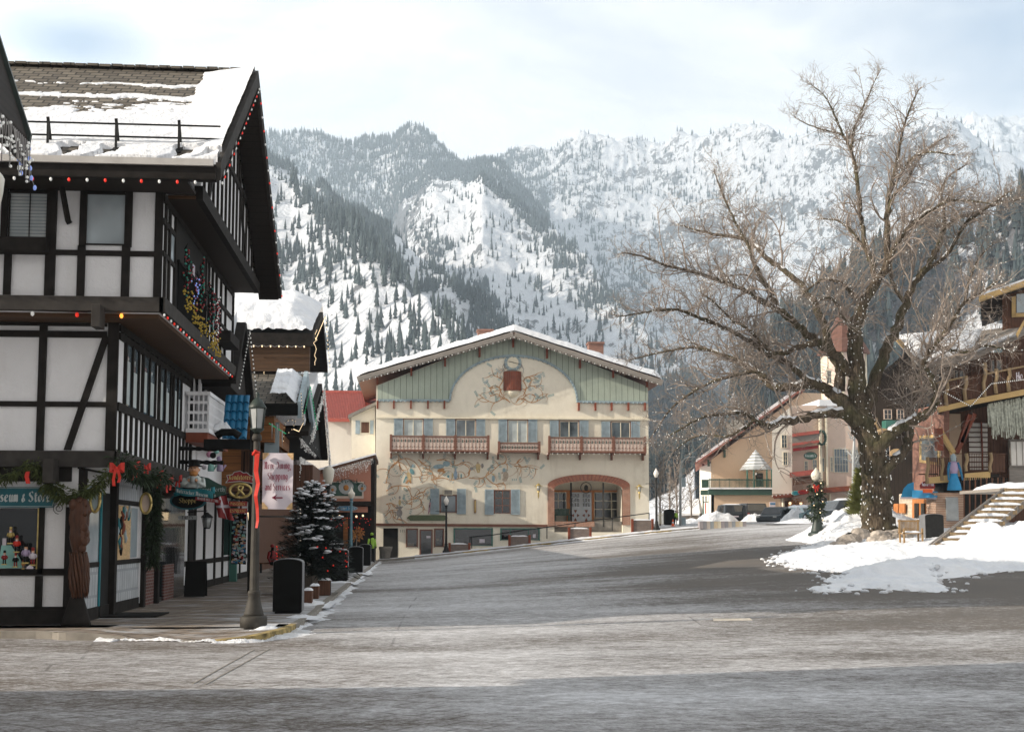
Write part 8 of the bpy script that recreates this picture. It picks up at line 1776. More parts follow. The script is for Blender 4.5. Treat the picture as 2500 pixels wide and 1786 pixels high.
g=MB();g.lathe([(.34,0),(.30,.25),(.20,.55),(.17,.75)],fp,9,sy=.6);g.build('lower_robe',M['awning_blue'],t_);g=MB();g.lathe([(.17,.75),(.22,.95),(.20,1.15),(.14,1.3)],fp,9,sy=.6);g.build('tunic',M['lilac'],t_)
g=MB();g.lathe([(.12,1.3),(.13,1.4),(.12,1.55),(.03,1.66)],fp,9);g.build('head',M['shutter'],t_)
for s in(-1,1):g=MB();g.tube([fp+Vector((.18*s,0,1.25)),fp+Vector((.28*s,-.05,.95)),fp+Vector((.36*s if s>0 else-.3,-.1,.45))],[.07,.06,.04],7);g.build('arm',M['tile_blue'],t_)
fe=thing('dark_fence','dark wooden slat fence between the chalet and the stairs','fence',tuple(q(2400,1290,52)))
for i in range(24):g=MB();x=2352+i*4.6;quad_y(g,[(x,1262-i*3),(x+3.4,1262-i*3),(x+3.4,1165),(x,1165)],52,.05);g.build('slat',M['black' if i%3 else 'brown_wood'],fe)
g=MB();fr(g,2348,1196,2462,1199,52,.06);g.build('rail',M['brown_wood'],fe)
sb_=GD(2285,45.5);stp_=thing('wooden_stairs','weathered open plank stairs capped with snow climbing to the chalet door','stairs',(sb_.x,sb_.y,sb_.z));NS=12
def st(i):f=i/(NS-1.0);return PD(2268+185*f,1339-148*f,44.8+3.8*f)
for i in range(NS):
 a=st(i);w=1.65-.2*i/NS;g=MB();g.box(a.x,a.x+w,a.y,a.y+.36,a.z-.15,a.z);g.build('tread',M['log'],stp_);g=MB();snowcap(g,a.x+w*.12,a.x+w*.98,a.y-.02,a.y+.38,a.z,.11,i,12);g.build('tread_snow',M['snow'],stp_)
for off in(0.05,1.45):g=MB();a=st(0)+Vector((off,.15,-.1));b=st(NS-1)+Vector((off,.15,-.1));g.bar(a-(b-a)*.1,b,.06,.26);g.build('stringer',M['old_wood'],stp_)
g=MB();g.tube([PD(2212,1367,42),PD(2268,1330,44),PD(2450,1192,48.5)],.035,6);g.build('handrail',M['grey_wood'],stp_);g=MB();g.tube([PD(2282,1380,41),PD(2345,1338,43.5)],.035,6);g.build('handrail',M['grey_wood'],stp_)
g=MB();a=st(NS-1);g.box(a.x,a.x+2.6,a.y+.3,a.y+4,a.z-.1,a.z+.02);g.build('landing',M['grey_wood'],stp_);g=MB();snowcap(g,a.x,a.x+2.4,a.y+.3,a.y+3,a.z+.02,.28,5,14);g.build('landing_snow',M['snow'],stp_)
# ================================================================ snow banks
nx,ny=260,330;sx_=np.linspace(8,33,nx);sy_=np.linspace(28,84,ny);SX,SY=np.meshgrid(sx_,sy_);TZ=terr(SX,SY)
PB=[(1900,1366),(1945,1345),(1990,1336),(2016,1326),(2026,1312),(2024,1298),(2034,1290),(2080,1286),(2600,1286),(2900,1392),(2560,1393),(2450,1392),(2330,1404),(2262,1442),(2150,1436),(2050,1447),(2010,1441),(2062,1422),(2040,1402),(1960,1388)]
pw=[GR(x,y)if y>1292 else GD(x,80 if y<1290 else 70)for x,y in PB];poly_=[(p.x,p.y)for p in pw]
wxn=SX+1.0*fbm(SX*.5,SY*.35,4);wyn=SY+2.2*fbm(SX*.5+7,SY*.35,4)
ins=inpoly(wxn.ravel(),wyn.ravel(),poly_).reshape(SX.shape)
dist=np.full(SX.shape,1e9)
for(x0,y0),(x1,y1)in zip(poly_,poly_[1:]+poly_[:1]):
 dx,dy=x1-x0,y1-y0;tt=np.clip(((wxn-x0)*dx+(wyn-y0)*dy)/(dx*dx+dy*dy),0,1);dist=np.minimum(dist,np.hypot(wxn-x0-tt*dx,(wyn-y0-tt*dy)*.6))
sd=np.where(ins,dist,-dist)
Hs=np.where(sd>0,.04+.17*(1-np.exp(-sd/1.1)),sd*.12)+np.clip(sd+.3,0,1)*.16*fbm(SX*1.1,SY*.7,5,.6)
lump=.5+1.0*np.clip(ridged(SX*.8,SY*.55,4)-.35,0,1)
for px,D,hgt,rx_,ry_ in[(2402,44.0,.70,.9,1.0),(2440,42.5,.40,.9,1.1),(2490,40.5,.42,1.2,1.3),(2560,40,.55,1.6,1.6),(2220,36.5,.30,1.1,.8),(2150,35.5,.20,1.2,.6),(2270,38.5,.20,1.6,1.0),(2060,46,.24,2.0,1.3),(2180,44,.20,2.0,1.2),(2080,63,.95,2.6,2.0),(2120,60,.8,2.5,2.0),(2052,66,.5,1.4,1.6),]:
 c=GD(px,D);Hs+=hgt*np.exp(-((SX-c.x)/rx_)**2-((SY-c.y)/ry_)**2)*(.75+.5*lump)
for i_ in range(0,NS,1):
 c=st(i_);Hs=np.where((np.abs(SY-c.y)<.9)&(SX>c.x-1.2)&(SX<c.x+1.5),np.minimum(Hs,np.maximum(c.z-.28-TZ,-.02)),Hs)
Hs+=np.where(sd>.1,.10*(ridged(SX*1.9,SY*1.3,4,.6)-.55)+.04*fbm(SX*6,SY*5,3),0)
bank=np_mesh('snow_bank',np.stack([SX,SY,TZ+Hs],-1).reshape(-1,3),grid_faces(ny,nx),m_snow('bank_snow',1.0,.12),True,org=(20,50,1));tag(bank,'ploughed white snow bank spreading round the elm and the stairs','snow bank')
rc=np.random.RandomState(12);g=MB();ij=np.argwhere((sd>-.55)&(sd<.25)&(SY<60))
for k in rc.choice(len(ij),420):i,j=ij[k];x,y=SX[i,j]+rc.normal(0,.15),SY[i,j]+rc.normal(0,.25);s_=rc.uniform(.02,.085);g.ball((x,y,tz(x,y)+max(Hs[i,j],0)+s_*.2),s_,5,0,rc.uniform(.8,1.7),rc.uniform(.8,1.5),.7)
ORG[bank.name]=Vector((20,50,1));cr_=g.build('snow_crumb',M['snow_rough'],bank);cr_['kind']='stuff'
def bank_z(x,y):i=int(np.clip((y-28)/56*(ny-1),0,ny-1));j=int(np.clip((x-8)/25*(nx-1),0,nx-1));return float(TZ[i,j]+max(Hs[i,j],-.02))
def rock(label,x,y,z,r,seed,sx=1,sy=1,sz=.75,mat='rock'):
 g=MB();n=9;vs_=[];rr_2=random.Random(seed)
 for i in range(n+1):
  for k in range(12):
   th=PI*i/n;a=2*PI*k/12;d=Vector((math.sin(th)*math.cos(a),math.sin(th)*math.sin(a),-math.cos(th)));q_=r*(1+.30*float(fbm(np.float64(d.x*1.2+seed),np.float64(d.y*1.2+d.z*1.7),3)));vs_.append((x+d.x*q_*sx,y+d.y*q_*sy,z+d.z*q_*sz))
 g.add(vs_,[(i*12+k,i*12+(k+1)%12,(i+1)*12+(k+1)%12,(i+1)*12+k)for i in range(n)for k in range(12)],0,False);return tag(g.build('rock',M[mat]),label,'rock','rocks round the foot of the elm')
r_=random.Random(9)
for i,(px,py,D,r0)in enumerate([(2046,1340,52,.42),(2058,1332,53,.38),(2068,1322,53.5,.42),(2082,1318,54,.36),(2100,1306,55,.42),(2140,1320,53.2,.38),(2150,1312,53.4,.42),(2160,1322,53,.36),(2172,1312,53.6,.42),(2184,1320,53.4,.38),(2194,1308,54.4,.42),(2206,1314,54.2,.4),(2214,1304,55,.38),(2076,1310,55,.25)]):
 p=PD(px,py,D);rock('pale boulder in the rock ring, %s of the elm'%('left' if px<2110 else 'in front and right'),p.x,p.y,p.z,r0,i,1.1,1.1,.8,'rock' if i!=13 else 'iron')
# ================================================================ the big elm
D0=56.5;TC=GD(2143,D0)
def E_(x,y):return(1400+x/1.3536,150+y/1.3536)
SR=.0106*D0/56
LIMB=[(0,0,[(1008,1600,92),(1008,1560,74),(1006,1480,64),(1000,1400,58),(990,1320,54),(975,1250,50),(950,1190,45),(942,1100,36),(935,1000,32),(930,900,29),(938,850,27),(962,790,24),(1000,730,20),(1030,680,15),(1040,600,13),(1035,520,11),(1040,450,9),(1058,380,8),(1075,300,6),(1090,220,5),(1115,150,4),(1140,95,2.5)]),(0,-4,[(945,1215,26),(900,1168,22),(860,1160,20),(800,1170,17),(740,1183,16),(690,1188,15),(640,1205,13),(600,1185,9),(560,1162,8),(500,1165,6),(440,1172,5),(380,1200,4),(320,1235,2.5)]),(-.3,3,[(945,1195,34),(900,1140,30),(860,1098,25),(820,1076,22),(780,1066,20),(700,1076,17),(655,1072,15),(620,1035,12),(590,1010,9),(540,985,8),(470,960,7),(400,945,6),(330,952,5),(250,970,4),(180,988,2.5)]),(0,-5,[(850,1085,18),(790,1060,14),(740,1020,13),(690,985,12),(640,965,11),(590,930,10),(520,888,9),(450,860,8),(390,835,7),(340,820,6),(280,822,5),(220,832,4),(150,842,2.5)]),(.2,4,[(880,1090,24),(882,1020,21),(850,950,19),(828,880,17),(800,800,15),(750,735,13),(700,690,12),(640,650,11),(595,605,10),(540,580,8),(470,572,6),(400,555,4),(350,540,2.5)]),(0,-3,[(935,1040,24),(900,1010,22),(850,955,20),(800,920,18),(740,870,15),(690,830,14),(640,800,12),(590,770,10),(540,742,9),(480,722,8),(420,702,7),(370,690,6),(300,672,5),(230,645,4),(160,632,2.5)]),(-1.5,-3,[(800,932,14),(750,940,12),(690,965,10),(640,950,9),(600,905,8),(570,880,7),(520,850,5),(470,800,4),(430,770,2.5)]),(-1.5,2,[(662,800,13),(645,750,11),(610,700,10),(590,640,8),(575,600,7),(550,560,6),(520,500,5),(490,430,4),(468,370,2.5)]),(.5,3,[(1002,725,15),(985,660,12),(965,600,11),(950,520,10),(942,430,9),(932,350,8),(915,290,7),(890,245,6),(850,232,4),(790,215,3),(735,188,2)]),(1.5,1,[(915,292,6),(930,220,5),(958,150,4),(985,90,3),(1005,45,2)]),(1.5,-1.5,[(892,246,5),(862,175,4),(830,115,3),(790,80,2)]),(0,-3,[(1032,682,12),(1060,620,10),(1100,560,9),(1150,512,8),(1200,482,7),(1240,462,6),(1300,460,4),(1380,470,2.5)]),(0,3,[(965,1150,27),(1000,1045,24),(1030,962,22),(1065,890,20),(1098,805,18),(1120,742,16),(1165,682,14),(1200,620,12),(1225,560,11),(1262,522,10),(1330,500,8),(1400,470,6),(1470,455,5),(1540,440,3)]),(1,-4,[(1150,700,11),(1230,642,9),(1270,580,8),(1300,530,7),(1360,490,5),(1440,430,3)]),(-.3,-4,[(1000,1290,32),(1035,1242,26),(1080,1212,22),(1120,1190,20),(1155,1170,18),(1190,1140,16),(1200,1100,14),(1182,1040,11),(1160,1000,10),(1172,960,9),(1205,925,8),(1245,870,7),(1290,800,6),(1340,770,5),(1410,720,3)]),(-.4,2,[(1012,1375,26),(1050,1330,22),(1090,1290,20),(1112,1240,17),(1112,1180,14),(1128,1110,11),(1140,1040,9),(1180,960,6),(1230,900,4),(1270,870,2.5)]),(.3,-4,[(950,800,14),(925,770,12),(885,732,9),(835,720,7),(795,738,5),(760,772,3)]),(.5,3,[(985,662,8),(950,600,7),(910,552,6),(870,525,4),(815,520,2.5)]),(-1,4,[(1040,500,8),(1060,440,7),(1100,400,6),(1130,340,5),(1170,290,4),(1230,250,2.5)]),(1,-3,[(1042,440,7),(1090,360,6),(1120,320,5),(1180,300,4),(1260,310,2.5)]),(-2,2,[(632,1045,9),(600,1025,8),(520,1040,7),(450,1062,6),(390,1095,5),(330,1140,4),(290,1190,3),(255,1245,2)]),(-3,3,[(600,1184,8),(560,1215,6),(500,1240,5),(440,1230,4),(380,1250,3),(330,1290,2)]),(2,3,[(1100,800,10),(1060,740,8),(1050,660,7),(1090,590,6),(1130,540,5),(1200,540,3)]),(1,3,[(1225,560,8),(1225,480,6),(1215,430,5),(1240,380,4),(1300,340,2.5)]),(-1,-3,[(950,900,10),(900,860,8),(870,800,6),(840,780,4),(790,800,2.5)]),(-2,-2,[(1190,935,8),(1240,950,6),(1300,960,5),(1360,940,4),(1430,950,2.5)]),(-1,1,[(1290,805,6),(1310,720,5),(1340,650,4),(1390,600,2.5)])]
tr=thing('elm_tree','huge bare spreading elm wrapped in white bulbs with snow on its limbs','tree',(TC.x,TC.y,TC.z))
g=MB();sn=MB();axis=[];RT=random.Random(99);bulbs=[]
for d0,dr,P in LIMB:
 n=len(P);pts=[Vector((PD(*E_(x,y),D0+d0+dr*(i/(n-1))**1.2)))for i,(x,y,r0)in enumerate(P)];rad=[r0*SR for _,_,r0 in P]
 S=smooth_path(pts,5);Rr=list(np.interp(np.linspace(0,n-1,len(S)),range(n),rad))
 for i in range(1,len(S)-1):S[i]=S[i]+Vector((RT.gauss(0,.035),RT.gauss(0,.05),RT.gauss(0,.035)))*min(1,Rr[i]*6);Rr[i]*=RT.uniform(.93,1.09)
 if d0==0 and dr==0 and P[0][1]==1600:
  nn=28;vs_=[]
  for i,p in enumerate(S):
   for k in range(nn):
    a=2*PI*k/nn;fl=max(0,1-i/9)*.22;rk=Rr[i]*(1+.06*math.sin(9*a+i*.05)+.04*math.sin(17*a-i*.12)+fl*math.cos(5*a+.6)**2);vs_.append((p.x+rk*math.cos(a),p.y+rk*math.sin(a),p.z-(.25 if i==0 else 0)))
  m_=46;g.add(vs_[:m_*nn],[(i*nn+k,i*nn+(k+1)%nn,(i+1)*nn+(k+1)%nn,(i+1)*nn+k)for i in range(m_-1)for k in range(nn)],0,True);g.tube(S[m_-1:],Rr[m_-1:],10)
  for i in range(3,64):
   for k in range(5):a=RT.uniform(PI*.9,PI*2.1);bulbs.append(S[i]+Vector((math.cos(a)*Rr[i]*1.05,math.sin(a)*Rr[i]*1.05,RT.uniform(-.2,.2))))
 else:g.tube(S,Rr,9 if rad[0]>.15 else 6)
 axis.append((S,Rr))
 for i in range(1,len(S)-1):
  dv=S[i+1]-S[i]
  for _ in range(2 if P[0][1]<1500 and Rr[i]<.28 else 0):
   if RT.random()<.5:bulbs.append(S[i].lerp(S[i+1],RT.random())+Vector((RT.gauss(0,1),-abs(RT.gauss(0,1)),RT.gauss(0,1))).normalized()*Rr[i]*1.1)
 run=[]
 def flush(run):
  if len(run)>2:sn.tube([p for p,_ in run],[r_0*(1 if 0<i<len(run)-1 else.3)for i,(_,r_0)in enumerate(run)],6)
 for i in range(len(S)-1):
  dv=(S[i+1]-S[i]).normalized();flat_=abs(dv.z)<.78
  if Rr[i]>.07 and flat_ and i>3 and S[i].x<TC.x+4.5 and float(fbm(np.float64(i*.23+d0),np.float64(dr*3.1),3))>-.10 and P[0][1]<1500:run.append((S[i]+Vector((-.02,-.03,Rr[i]*.72)),Rr[i]*.62))
  else:flush(run);run=[]
 flush(run)
g.build('trunk',M['bark'],tr);sn.build('limb_snow',M['snow'],tr)
def grow(starts,ln,seg,up,wob,seed):
 """starts: p, dir, length, radius -> polylines (n, seg+1, 3), radii"""
 r=np.random.RandomState(seed);p=np.array([s[0]for s in starts]);d=np.array([s[1]for s in starts]);L=np.array([s[2]for s in starts]);R0=np.array([s[3]for s in starts])
 out=[p.copy()];tor=r.normal(0,wob,p.shape)
 for k in range(seg):
  d=d+tor*.5+r.normal(0,wob,d.shape);d[:,2]+=up;d/=np.linalg.norm(d,axis=1)[:,None];p=p+d*(L/seg)[:,None];out.append(p.copy())
 return np.stack(out,1),R0
def tubes(P,R0,rmin=.004,k=3):
 n,m,_=P.shape;T=np.gradient(P,axis=1);T/=np.linalg.norm(T,axis=2)[...,None]+1e-9;a=np.cross(T,np.array([.31,.52,.79]));a/=np.linalg.norm(a,axis=2)[...,None]+1e-9;b=np.cross(T,a)
 R=np.maximum(R0[:,None]*(1-.75*np.linspace(0,1,m))[None],rmin);V=np.stack([P+(a*math.cos(2*PI*j/k)+b*math.sin(2*PI*j/k))*R[...,None]for j in range(k)],2).reshape(-1,3)
 i0=(np.arange(n)[:,None,None]*m+np.arange(m-1)[None,:,None])*k+np.arange(k);j1=(np.arange(k)+1)%k;i1=(np.arange(n)[:,None,None]*m+np.arange(m-1)[None,:,None])*k+j1
 return V,np.stack([i0,i1,i1+k,i0+k],-1).reshape(-1,4)
rn=np.random.RandomState(4);s1=[];s0=[]
for S,Rr in axis:
 for i in range(3,len(S)-3):
  if.04<Rr[i]<.22 and rn.rand()<.26:
   T=(S[i+1]-S[i-1]).normalized();sd_=Vector(rn.normal(size=3));sd_=(sd_-T*sd_.dot(T)).normalized();an=rn.uniform(.6,1.2);d=(T*math.cos(an)+sd_*math.sin(an)+Vector((0,0,.15))).normalized();s0 .append((tuple(S[i]),tuple(d),rn.uniform(2.2,4.6)*min(1,.45+Rr[i]*3)*(.75 if S[i].z>TC.z+13 else 1),min(.055,Rr[i]*.55)))
P0,R0_=grow(s0,0,10,.03,.16,8)
for S,Rr in axis:
 nS=len(S)
 for i in range(2,nS):
  if Rr[i]>.36:continue
  T=(S[min(i+1,nS-1)]-S[i-1]).normalized()
  m=2 if Rr[i]<.10 else 1
  if Rr[i]>.15 and rn.rand()<.65:continue
  for _ in range(m-(rn.rand()<.30)):
   sd_=Vector(rn.normal(size=3));sd_=(sd_-T*sd_.dot(T)).normalized();an=rn.uniform(.5,1.15);d=(T*math.cos(an)+sd_*math.sin(an)+Vector((0,0,.22))).normalized();s1 .append((tuple(S[i].lerp(S[i-1],rn.rand())),tuple(d),rn.uniform(.9,2.5)*min(.95,max(.50,Rr[i]/.08))*(.85 if S[i].z>TC.z+14.5 else 1),min(.028,Rr[i]*.5)))
 tip=S[-1];T=(S[-1]-S[-3]).normalized()
 for _ in range(5):s1 .append((tuple(tip),tuple((T+Vector(rn.normal(size=3))*.5).normalized()),rn.uniform(.4,.9),.014))
def children(P,R,every,amin,amax,l0,l1,rf,seed,cnt):
 r=np.random.RandomState(seed);out=[];n,m,_=P.shape
 for c in range(cnt):
  i=r.randint(1,m-1,n);f=r.rand(n)[:,None];ii=np.arange(n);p=P[ii,i]*(1-f)+P[ii,i+1]*f if m>2 else P[ii,i];T=P[ii,i+1]-P[ii,i];L=np.linalg.norm(P[:,-1]-P[:,0],axis=1);T/=np.linalg.norm(T,axis=1)[:,None]
  s=r.normal(size=(n,3));s-=T*(s*T).sum(1)[:,None];s/=np.linalg.norm(s,axis=1)[:,None];a=r.uniform(amin,amax,n)[:,None];d=T*np.cos(a)+s*np.sin(a)
  out.append((p,d,L*r.uniform(l0,l1,n),R*rf))
 p,d,L,R_2=[np.concatenate([o[k]for o in out])for k in range(4)];return list(zip(p,d,L,R_2))
s1+=[(a,b,c*.9+.2,max(d*.5,.012))for a,b,c,d in children(P0,R0_,0,.4,1.0,.25,.55,1.0,5,4)]
P1,R1=grow(s1,0,7,.045,.19,1);s2=children(P1,R1,0,.4,1.0,.32,.75,.5,2,4);P2,R2=grow(s2,0,4,.04,.24,2)
s3=children(P2,R2,0,.4,1.0,.35,.8,.6,3,2);P3,R3=grow(s3,0,3,.03,.24,3)
V0,F0=tubes(P0,R0_,.010,5);V1,F1=tubes(P1,R1*1.05,.007,4);V2,F2=tubes(P2,R2*.85,.0055);V3,F3=tubes(P3,R3*.7,.0042)
np_mesh('crown',np.concatenate([V1,V2,V3,V0]),np.concatenate([F1,F2+len(V1),F3+len(V1)+len(V2),F0+len(V1)+len(V2)+len(V3)]),M['twig'],True,tr)
print('twigs',len(P1),len(P2),len(P3))
els=thing('string_lights','hundreds of white bulbs wound round the trunk and limbs of the elm','string lights',(TC.x,TC.y,TC.z));g=MB()
bulbs+=[Vector(P0[rn.randint(len(P0)),rn.randint(1,10)])for _ in range(900)]
for i in range(2000):k=rn.randint(len(P1));j=rn.randint(1,7);bulbs.append(Vector(P1[k,j]))
for p in bulbs:g.ball(p,.020 if p.z>4.5 else.030,4,0,1,1,1.5)
o=g.build('bulb',M['white_bulb'],els);o['kind']='stuff';g=MB()
for S,Rr in axis[:8]:
 W=[S[i]+Vector((math.cos(i*1.7)*Rr[i],math.sin(i*1.7)*Rr[i],0))*1.03 for i in range(1,len(S)-1)];g.tube(W,.008,3)
g.build('wire',M['green_dark'],els)
g=MB();fr(g,2122,1171,2130,1179,D0-1.0,.05);tag(g.build('outlet_box',M['frost_glass']),'small grey outlet box fixed on the elm trunk','outlet box')
# ================================================================ things round the elm and beyond
bl_=GR(1996,1318);LG=street_lamp('globe_lamp','dark green globe lamp wrapped with evergreen and ribbon left of the elm',(bl_.x,bl_.y,bl_.z),PD(1996,1141,bl_.dot(_fh)).z-bl_.z,'globe',None,1.75)
lw=thing('evergreen_garland','evergreen garland spiralling round the dark green globe lamp','garland',tuple(bl_));P=[bl_+Vector((.22*math.cos(k*.8),.22*math.sin(k*.8),.95+k*.058))for k in range(34)];g=MB();blob_leaves(g,P,.20,1100,.16,3);g.build('sprigs',M['needle'],lw);g=MB()
for p in P[::3]:g.ball(p+Vector((0,-.2,0)),.03,5)
g.build('berry',M['warm_bulb'],lw);bow('small red bow on the garlanded globe lamp',bl_+Vector((-.12,-.35,2.5)),.8,.3)
p=GR(2285,1325);bin_('grey litter bin beside the garden bench near the elm',p.x,p.y+.4,p.z-.05,0,.80,.62,1.25,'bin_grey','iron');
p=GD(1634,93);bin_('black litter bin by the right corner lamp of the cream building',p.x,p.y,PD(1634,1281,93).z,0,.72,.55,1.15,'bin_black','bin_black')
bp0=PD(2205,1330,50.5);bz=bank_z(bp0 .x,bp0 .y)-.02;gb=thing('garden_bench','slatted wooden garden bench facing the stairs, snow on its seat','bench',(bp0 .x,bp0 .y,bz));x0,x1=PD(2202,1290,50.5).x,PD(2252,1290,50.5).x;y=bp0 .y
for i in range(16):g=MB();x=x0+(x1-x0)*i/15;g.box(x-.016,x+.016,y+.30,y+.33,bz+.45,bz+.92);g.build('slat',M['bench_wood'],gb)
for a,b,c,d in((x0-.04,x1+.04,.88,.95),(x0-.04,x1+.04,.42,.47)):g=MB();g.box(a,b,y+.29,y+.34,bz+c,bz+d);g.build('back_rail',M['bench_wood'],gb)
g=MB();g.box(x0,x1,y-.15,y+.3,bz+.40,bz+.44);g.build('seat',M['bench_wood'],gb);g=MB();snowcap(g,x0+.05,x1-.05,y-.13,y+.28,bz+.44,.10,3);g.build('seat_snow',M['snow'],gb)
for x in(x0,x1-.06):
 for yy,h in((y-.15,.62),(y+.27,.97)):g=MB();g.box(x,x+.06,yy,yy+.06,bz,bz+h);g.build('leg',M['bench_wood'],gb)
def car(label,px,py,D,rz,L,Wd,Hh,col,snow=0,suv=False,clear=.0):
 p=PD(px,py,D);t_=thing('parked_car',label,'car',tuple(p),'cars parked across the square',rz);c,s=math.cos(rz),math.sin(rz);Mx=Matrix.Translation(p)
 hb=.36*Hh+.22;prof=[(-L/2,.35),(-L/2+.05,hb-.05),(-L/2+.9 if not suv else-L/2+1.0,hb+.05),(-L*.16,Hh-.06)if not suv else(-L*.2,Hh-.04),(L*.05,Hh),(L*.30 if not suv else L*.40,Hh-.05),(L/2-.35 if not suv else L/2-.12,hb+.12),(L/2,hb-.02),(L/2,.35),(L/2-.3,.22),(-L/2+.3,.22)]
 g=MB();g.M=Mx;n=len(prof);vs_=[]
 for w_,k in((-1,0),(1,0)):
  for x,z in prof:ins_=.13*max(0,(z-hb)/(Hh-hb))if z>hb else 0;vs_.append((x,w_*(Wd/2-ins_),z))
 g.add(vs_,[tuple(range(n)),tuple(range(2*n-1,n-1,-1))]+[(i,i+n,(i+1)%n+n,(i+1)%n)for i in range(n)]);m_=m_plain('car_paint',col,.3,.15,2,.3,0);g.build('body',m_,t_,bevel=.05)
 g=MB();g.M=Mx
 def gl(i,j,f0=.12,f1=.88):
  a,b=prof[i],prof[j];q_=[]
  for f in(f0,f1):x=a[0]+(b[0]-a[0])*f;z=a[1]+(b[1]-a[1])*f;wd=Wd/2-.13*max(0,(z-hb)/(Hh-hb))-.10;dn=Vector((-(b[1]-a[1]),0,b[0]-a[0])).normalized()*.012;q_.append((x+dn.x,wd,z+dn.z))
  g.poly([(q_[0][0],-q_[0][1],q_[0][2]),q_[0],q_[1],(q_[1][0],-q_[1][1],q_[1][2])])
 gl(2,3);gl(5,6)
 for w_ in(-1,1):
  z0,z1=hb+.10,Hh-.14;y=lambda z:w_*(Wd/2-.13*(z-hb)/(Hh-hb)+.012)
  for a,b in((-L*.13,L*.08),(L*.11,L*.30)):g.poly([(a-.12 if a<0 else a,y(z0),z0),(b,y(z0),z0),(b-(.1 if b>L*.2 else 0),y(z1),z1),(a+.15 if a<0 else a,y(z1),z1)])
 g.build('window_glass',M['glass_dark'],t_)
 for x in(-L*.31,L*.31):
  for w_ in(-1,1):
   g=MB();g.M=Mx@Matrix.Translation((x,w_*(Wd/2-.10),.33))@Matrix.Rotation(PI/2,4,'X');g.lathe([(.2,-.11),(.33,-.11),(.33,.11),(.2,.11)],(0,0,0),18);w0=g.build('tyre',M['tyre'],t_)
   g=MB();g.M=Mx@Matrix.Translation((x,w_*(Wd/2-.095),.33))@Matrix.Rotation(PI/2,4,'X');g.lathe([(.02,-.118),(.21,-.112),(.21,.112),(.02,.118)],(0,0,0),12);g.build('rim',M['rim'],w0)
 for w_ in(-1,1):
  g=MB();g.M=Mx;g.box(-L/2-.015,-L/2+.1,w_*Wd*.40-.14,w_*Wd*.40+.14,hb-.18,hb-.05);g.build('headlight',M['frost_glass'],t_);g=MB();g.M=Mx;g.box(L/2-.1,L/2+.015,w_*Wd*.42-.09,w_*Wd*.42+.09,hb-.15,hb+.02);g.build('tail_light',M['red_sign'],t_)
 g=MB();g.M=Mx;g.box(L/2-.05,L/2+.02,-.25,.25,.55,.67);g.build('number_plate',M['banner'],t_)
 if snow:g=MB();g.M=Mx;snowcap(g,-L*.17,L*.30,-Wd*.40,Wd*.40,Hh-.03,.10*snow,3);g.build('roof_snow',M['snow'],t_)
 t_.rotation_euler=(0,0,rz);return t_
RZ=-PI/2
car('dark suv parked nose to the beige wall, left one of the pair',1781,1277,117,RZ,4.7,1.9,1.72,(.025,.03,.035),1,True)
car('dark suv parked nose to the beige wall, right one of the pair',1833,1276,116,RZ,4.8,2.0,1.80,(.03,.032,.035),0,True)
car('dark grey car with pale wheels turned side-on beside the red-brown post',1897,1281,104,.9,4.5,1.8,1.5,(.05,.06,.07))
car('white snow-covered car behind a snow heap',1950,1281,104,-1.2,4.4,1.8,1.45,(.5,.6,.62),2.5)
car('teal-grey pickup-like car parked right of the garlanded lamp',2018,1274,98,-1.25,4.6,1.85,1.55,(.10,.17,.19),1)
car('long grey car with snow on its roof nearest the elm',2068,1274,92,.15,5.0,1.9,1.6,(.12,.14,.16),2,True)
for i,(px,D,rx_,ry_,h_,lab)in enumerate([(1752,113,2.0,1.2,.95,'snow heap behind the left dark suv'),(1845,111,1.3,.8,.65,'snow heap behind the right dark suv'),(1945,101,1.3,1.0,.9,'snow heap before the white car'),(1988,86,2.6,1.6,.35,'low snow heap left of the garlanded lamp'),(1690,112,2.0,1.5,.4,'snow left around the tall grey mast')]):
 p=GD(px,D);o=scrap(lab,p.x,p.y,rx_,ry_,h_,i+11,p.z-.02,30,'snow_rough','snow_heap')
for i in range(13):
 x0=1708+i*8.8;g=MB();fr(g,x0,1272,x0+8.4,1290,84,0,.5);o=g.build('barrier_block',m_plain('block_paint_%d'%i,[(.35,.32,.33),(.28,.28,.30),(.5,.45,.40),(.33,.36,.38),(.60,.50,.35),(.68,.62,.48)][i%6],.8,.2));tag(o,'painted concrete block in the low row before the snow heaps','barrier','painted concrete blocks in a low row')
p=PD(1643,1284,91);cn=thing('traffic_cone','orange traffic cone with a white band by the black bin','traffic cone',tuple(p));g=MB();g.box(p.x-.16,p.x+.16,p.y-.16,p.y+.16,p.z,p.z+.03);g.lathe([(.11,.03),(.085,.20)],p,10);g.lathe([(.06,.33),(.02,.5)],p,10);g.build('body',M['orange_cone'],cn);g=MB();g.lathe([(.085,.20),(.06,.33)],p,10);g.build('band',M['banner'],cn)
b0=PD(1661,1284,100);b1=PD(1661,1150,100);mast=thing('light_mast','tall grey street light mast with a curved arm and hanging banner','street light',tuple(b0));g=MB();g.tube([b0,b1,PD(1664,1128,100),PD(1674,1117,100),PD(1697,1114,100)],[.11,.09,.07,.06,.05],8);g.build('pole',M['frost_glass'],mast);g=MB();q0=PD(1697,1115,100);g.bar(q0,q0+Vector((.5,0,.02)),.2,.1);g.build('luminaire',M['bin_grey'],mast);g=MB();fr(g,1664,1166,1674,1188,100,.02);g.build('banner',M['shutter'],mast)
g=MB();a,b=PD(1667,1281,101),PD(1676,1262,101);g.box(a.x-.2,a.x+.25,a.y,a.y+.4,a.z,b.z);tag(g.build('utility_box',M['shutter']),'small blue-grey utility box at the foot of the tall mast','utility box')
p=PD(1650,1281,98);person('person in a hi-vis jacket standing left of the tall grey mast',p,.3,1.62*.62+.1,'hi_vis','black','iron')
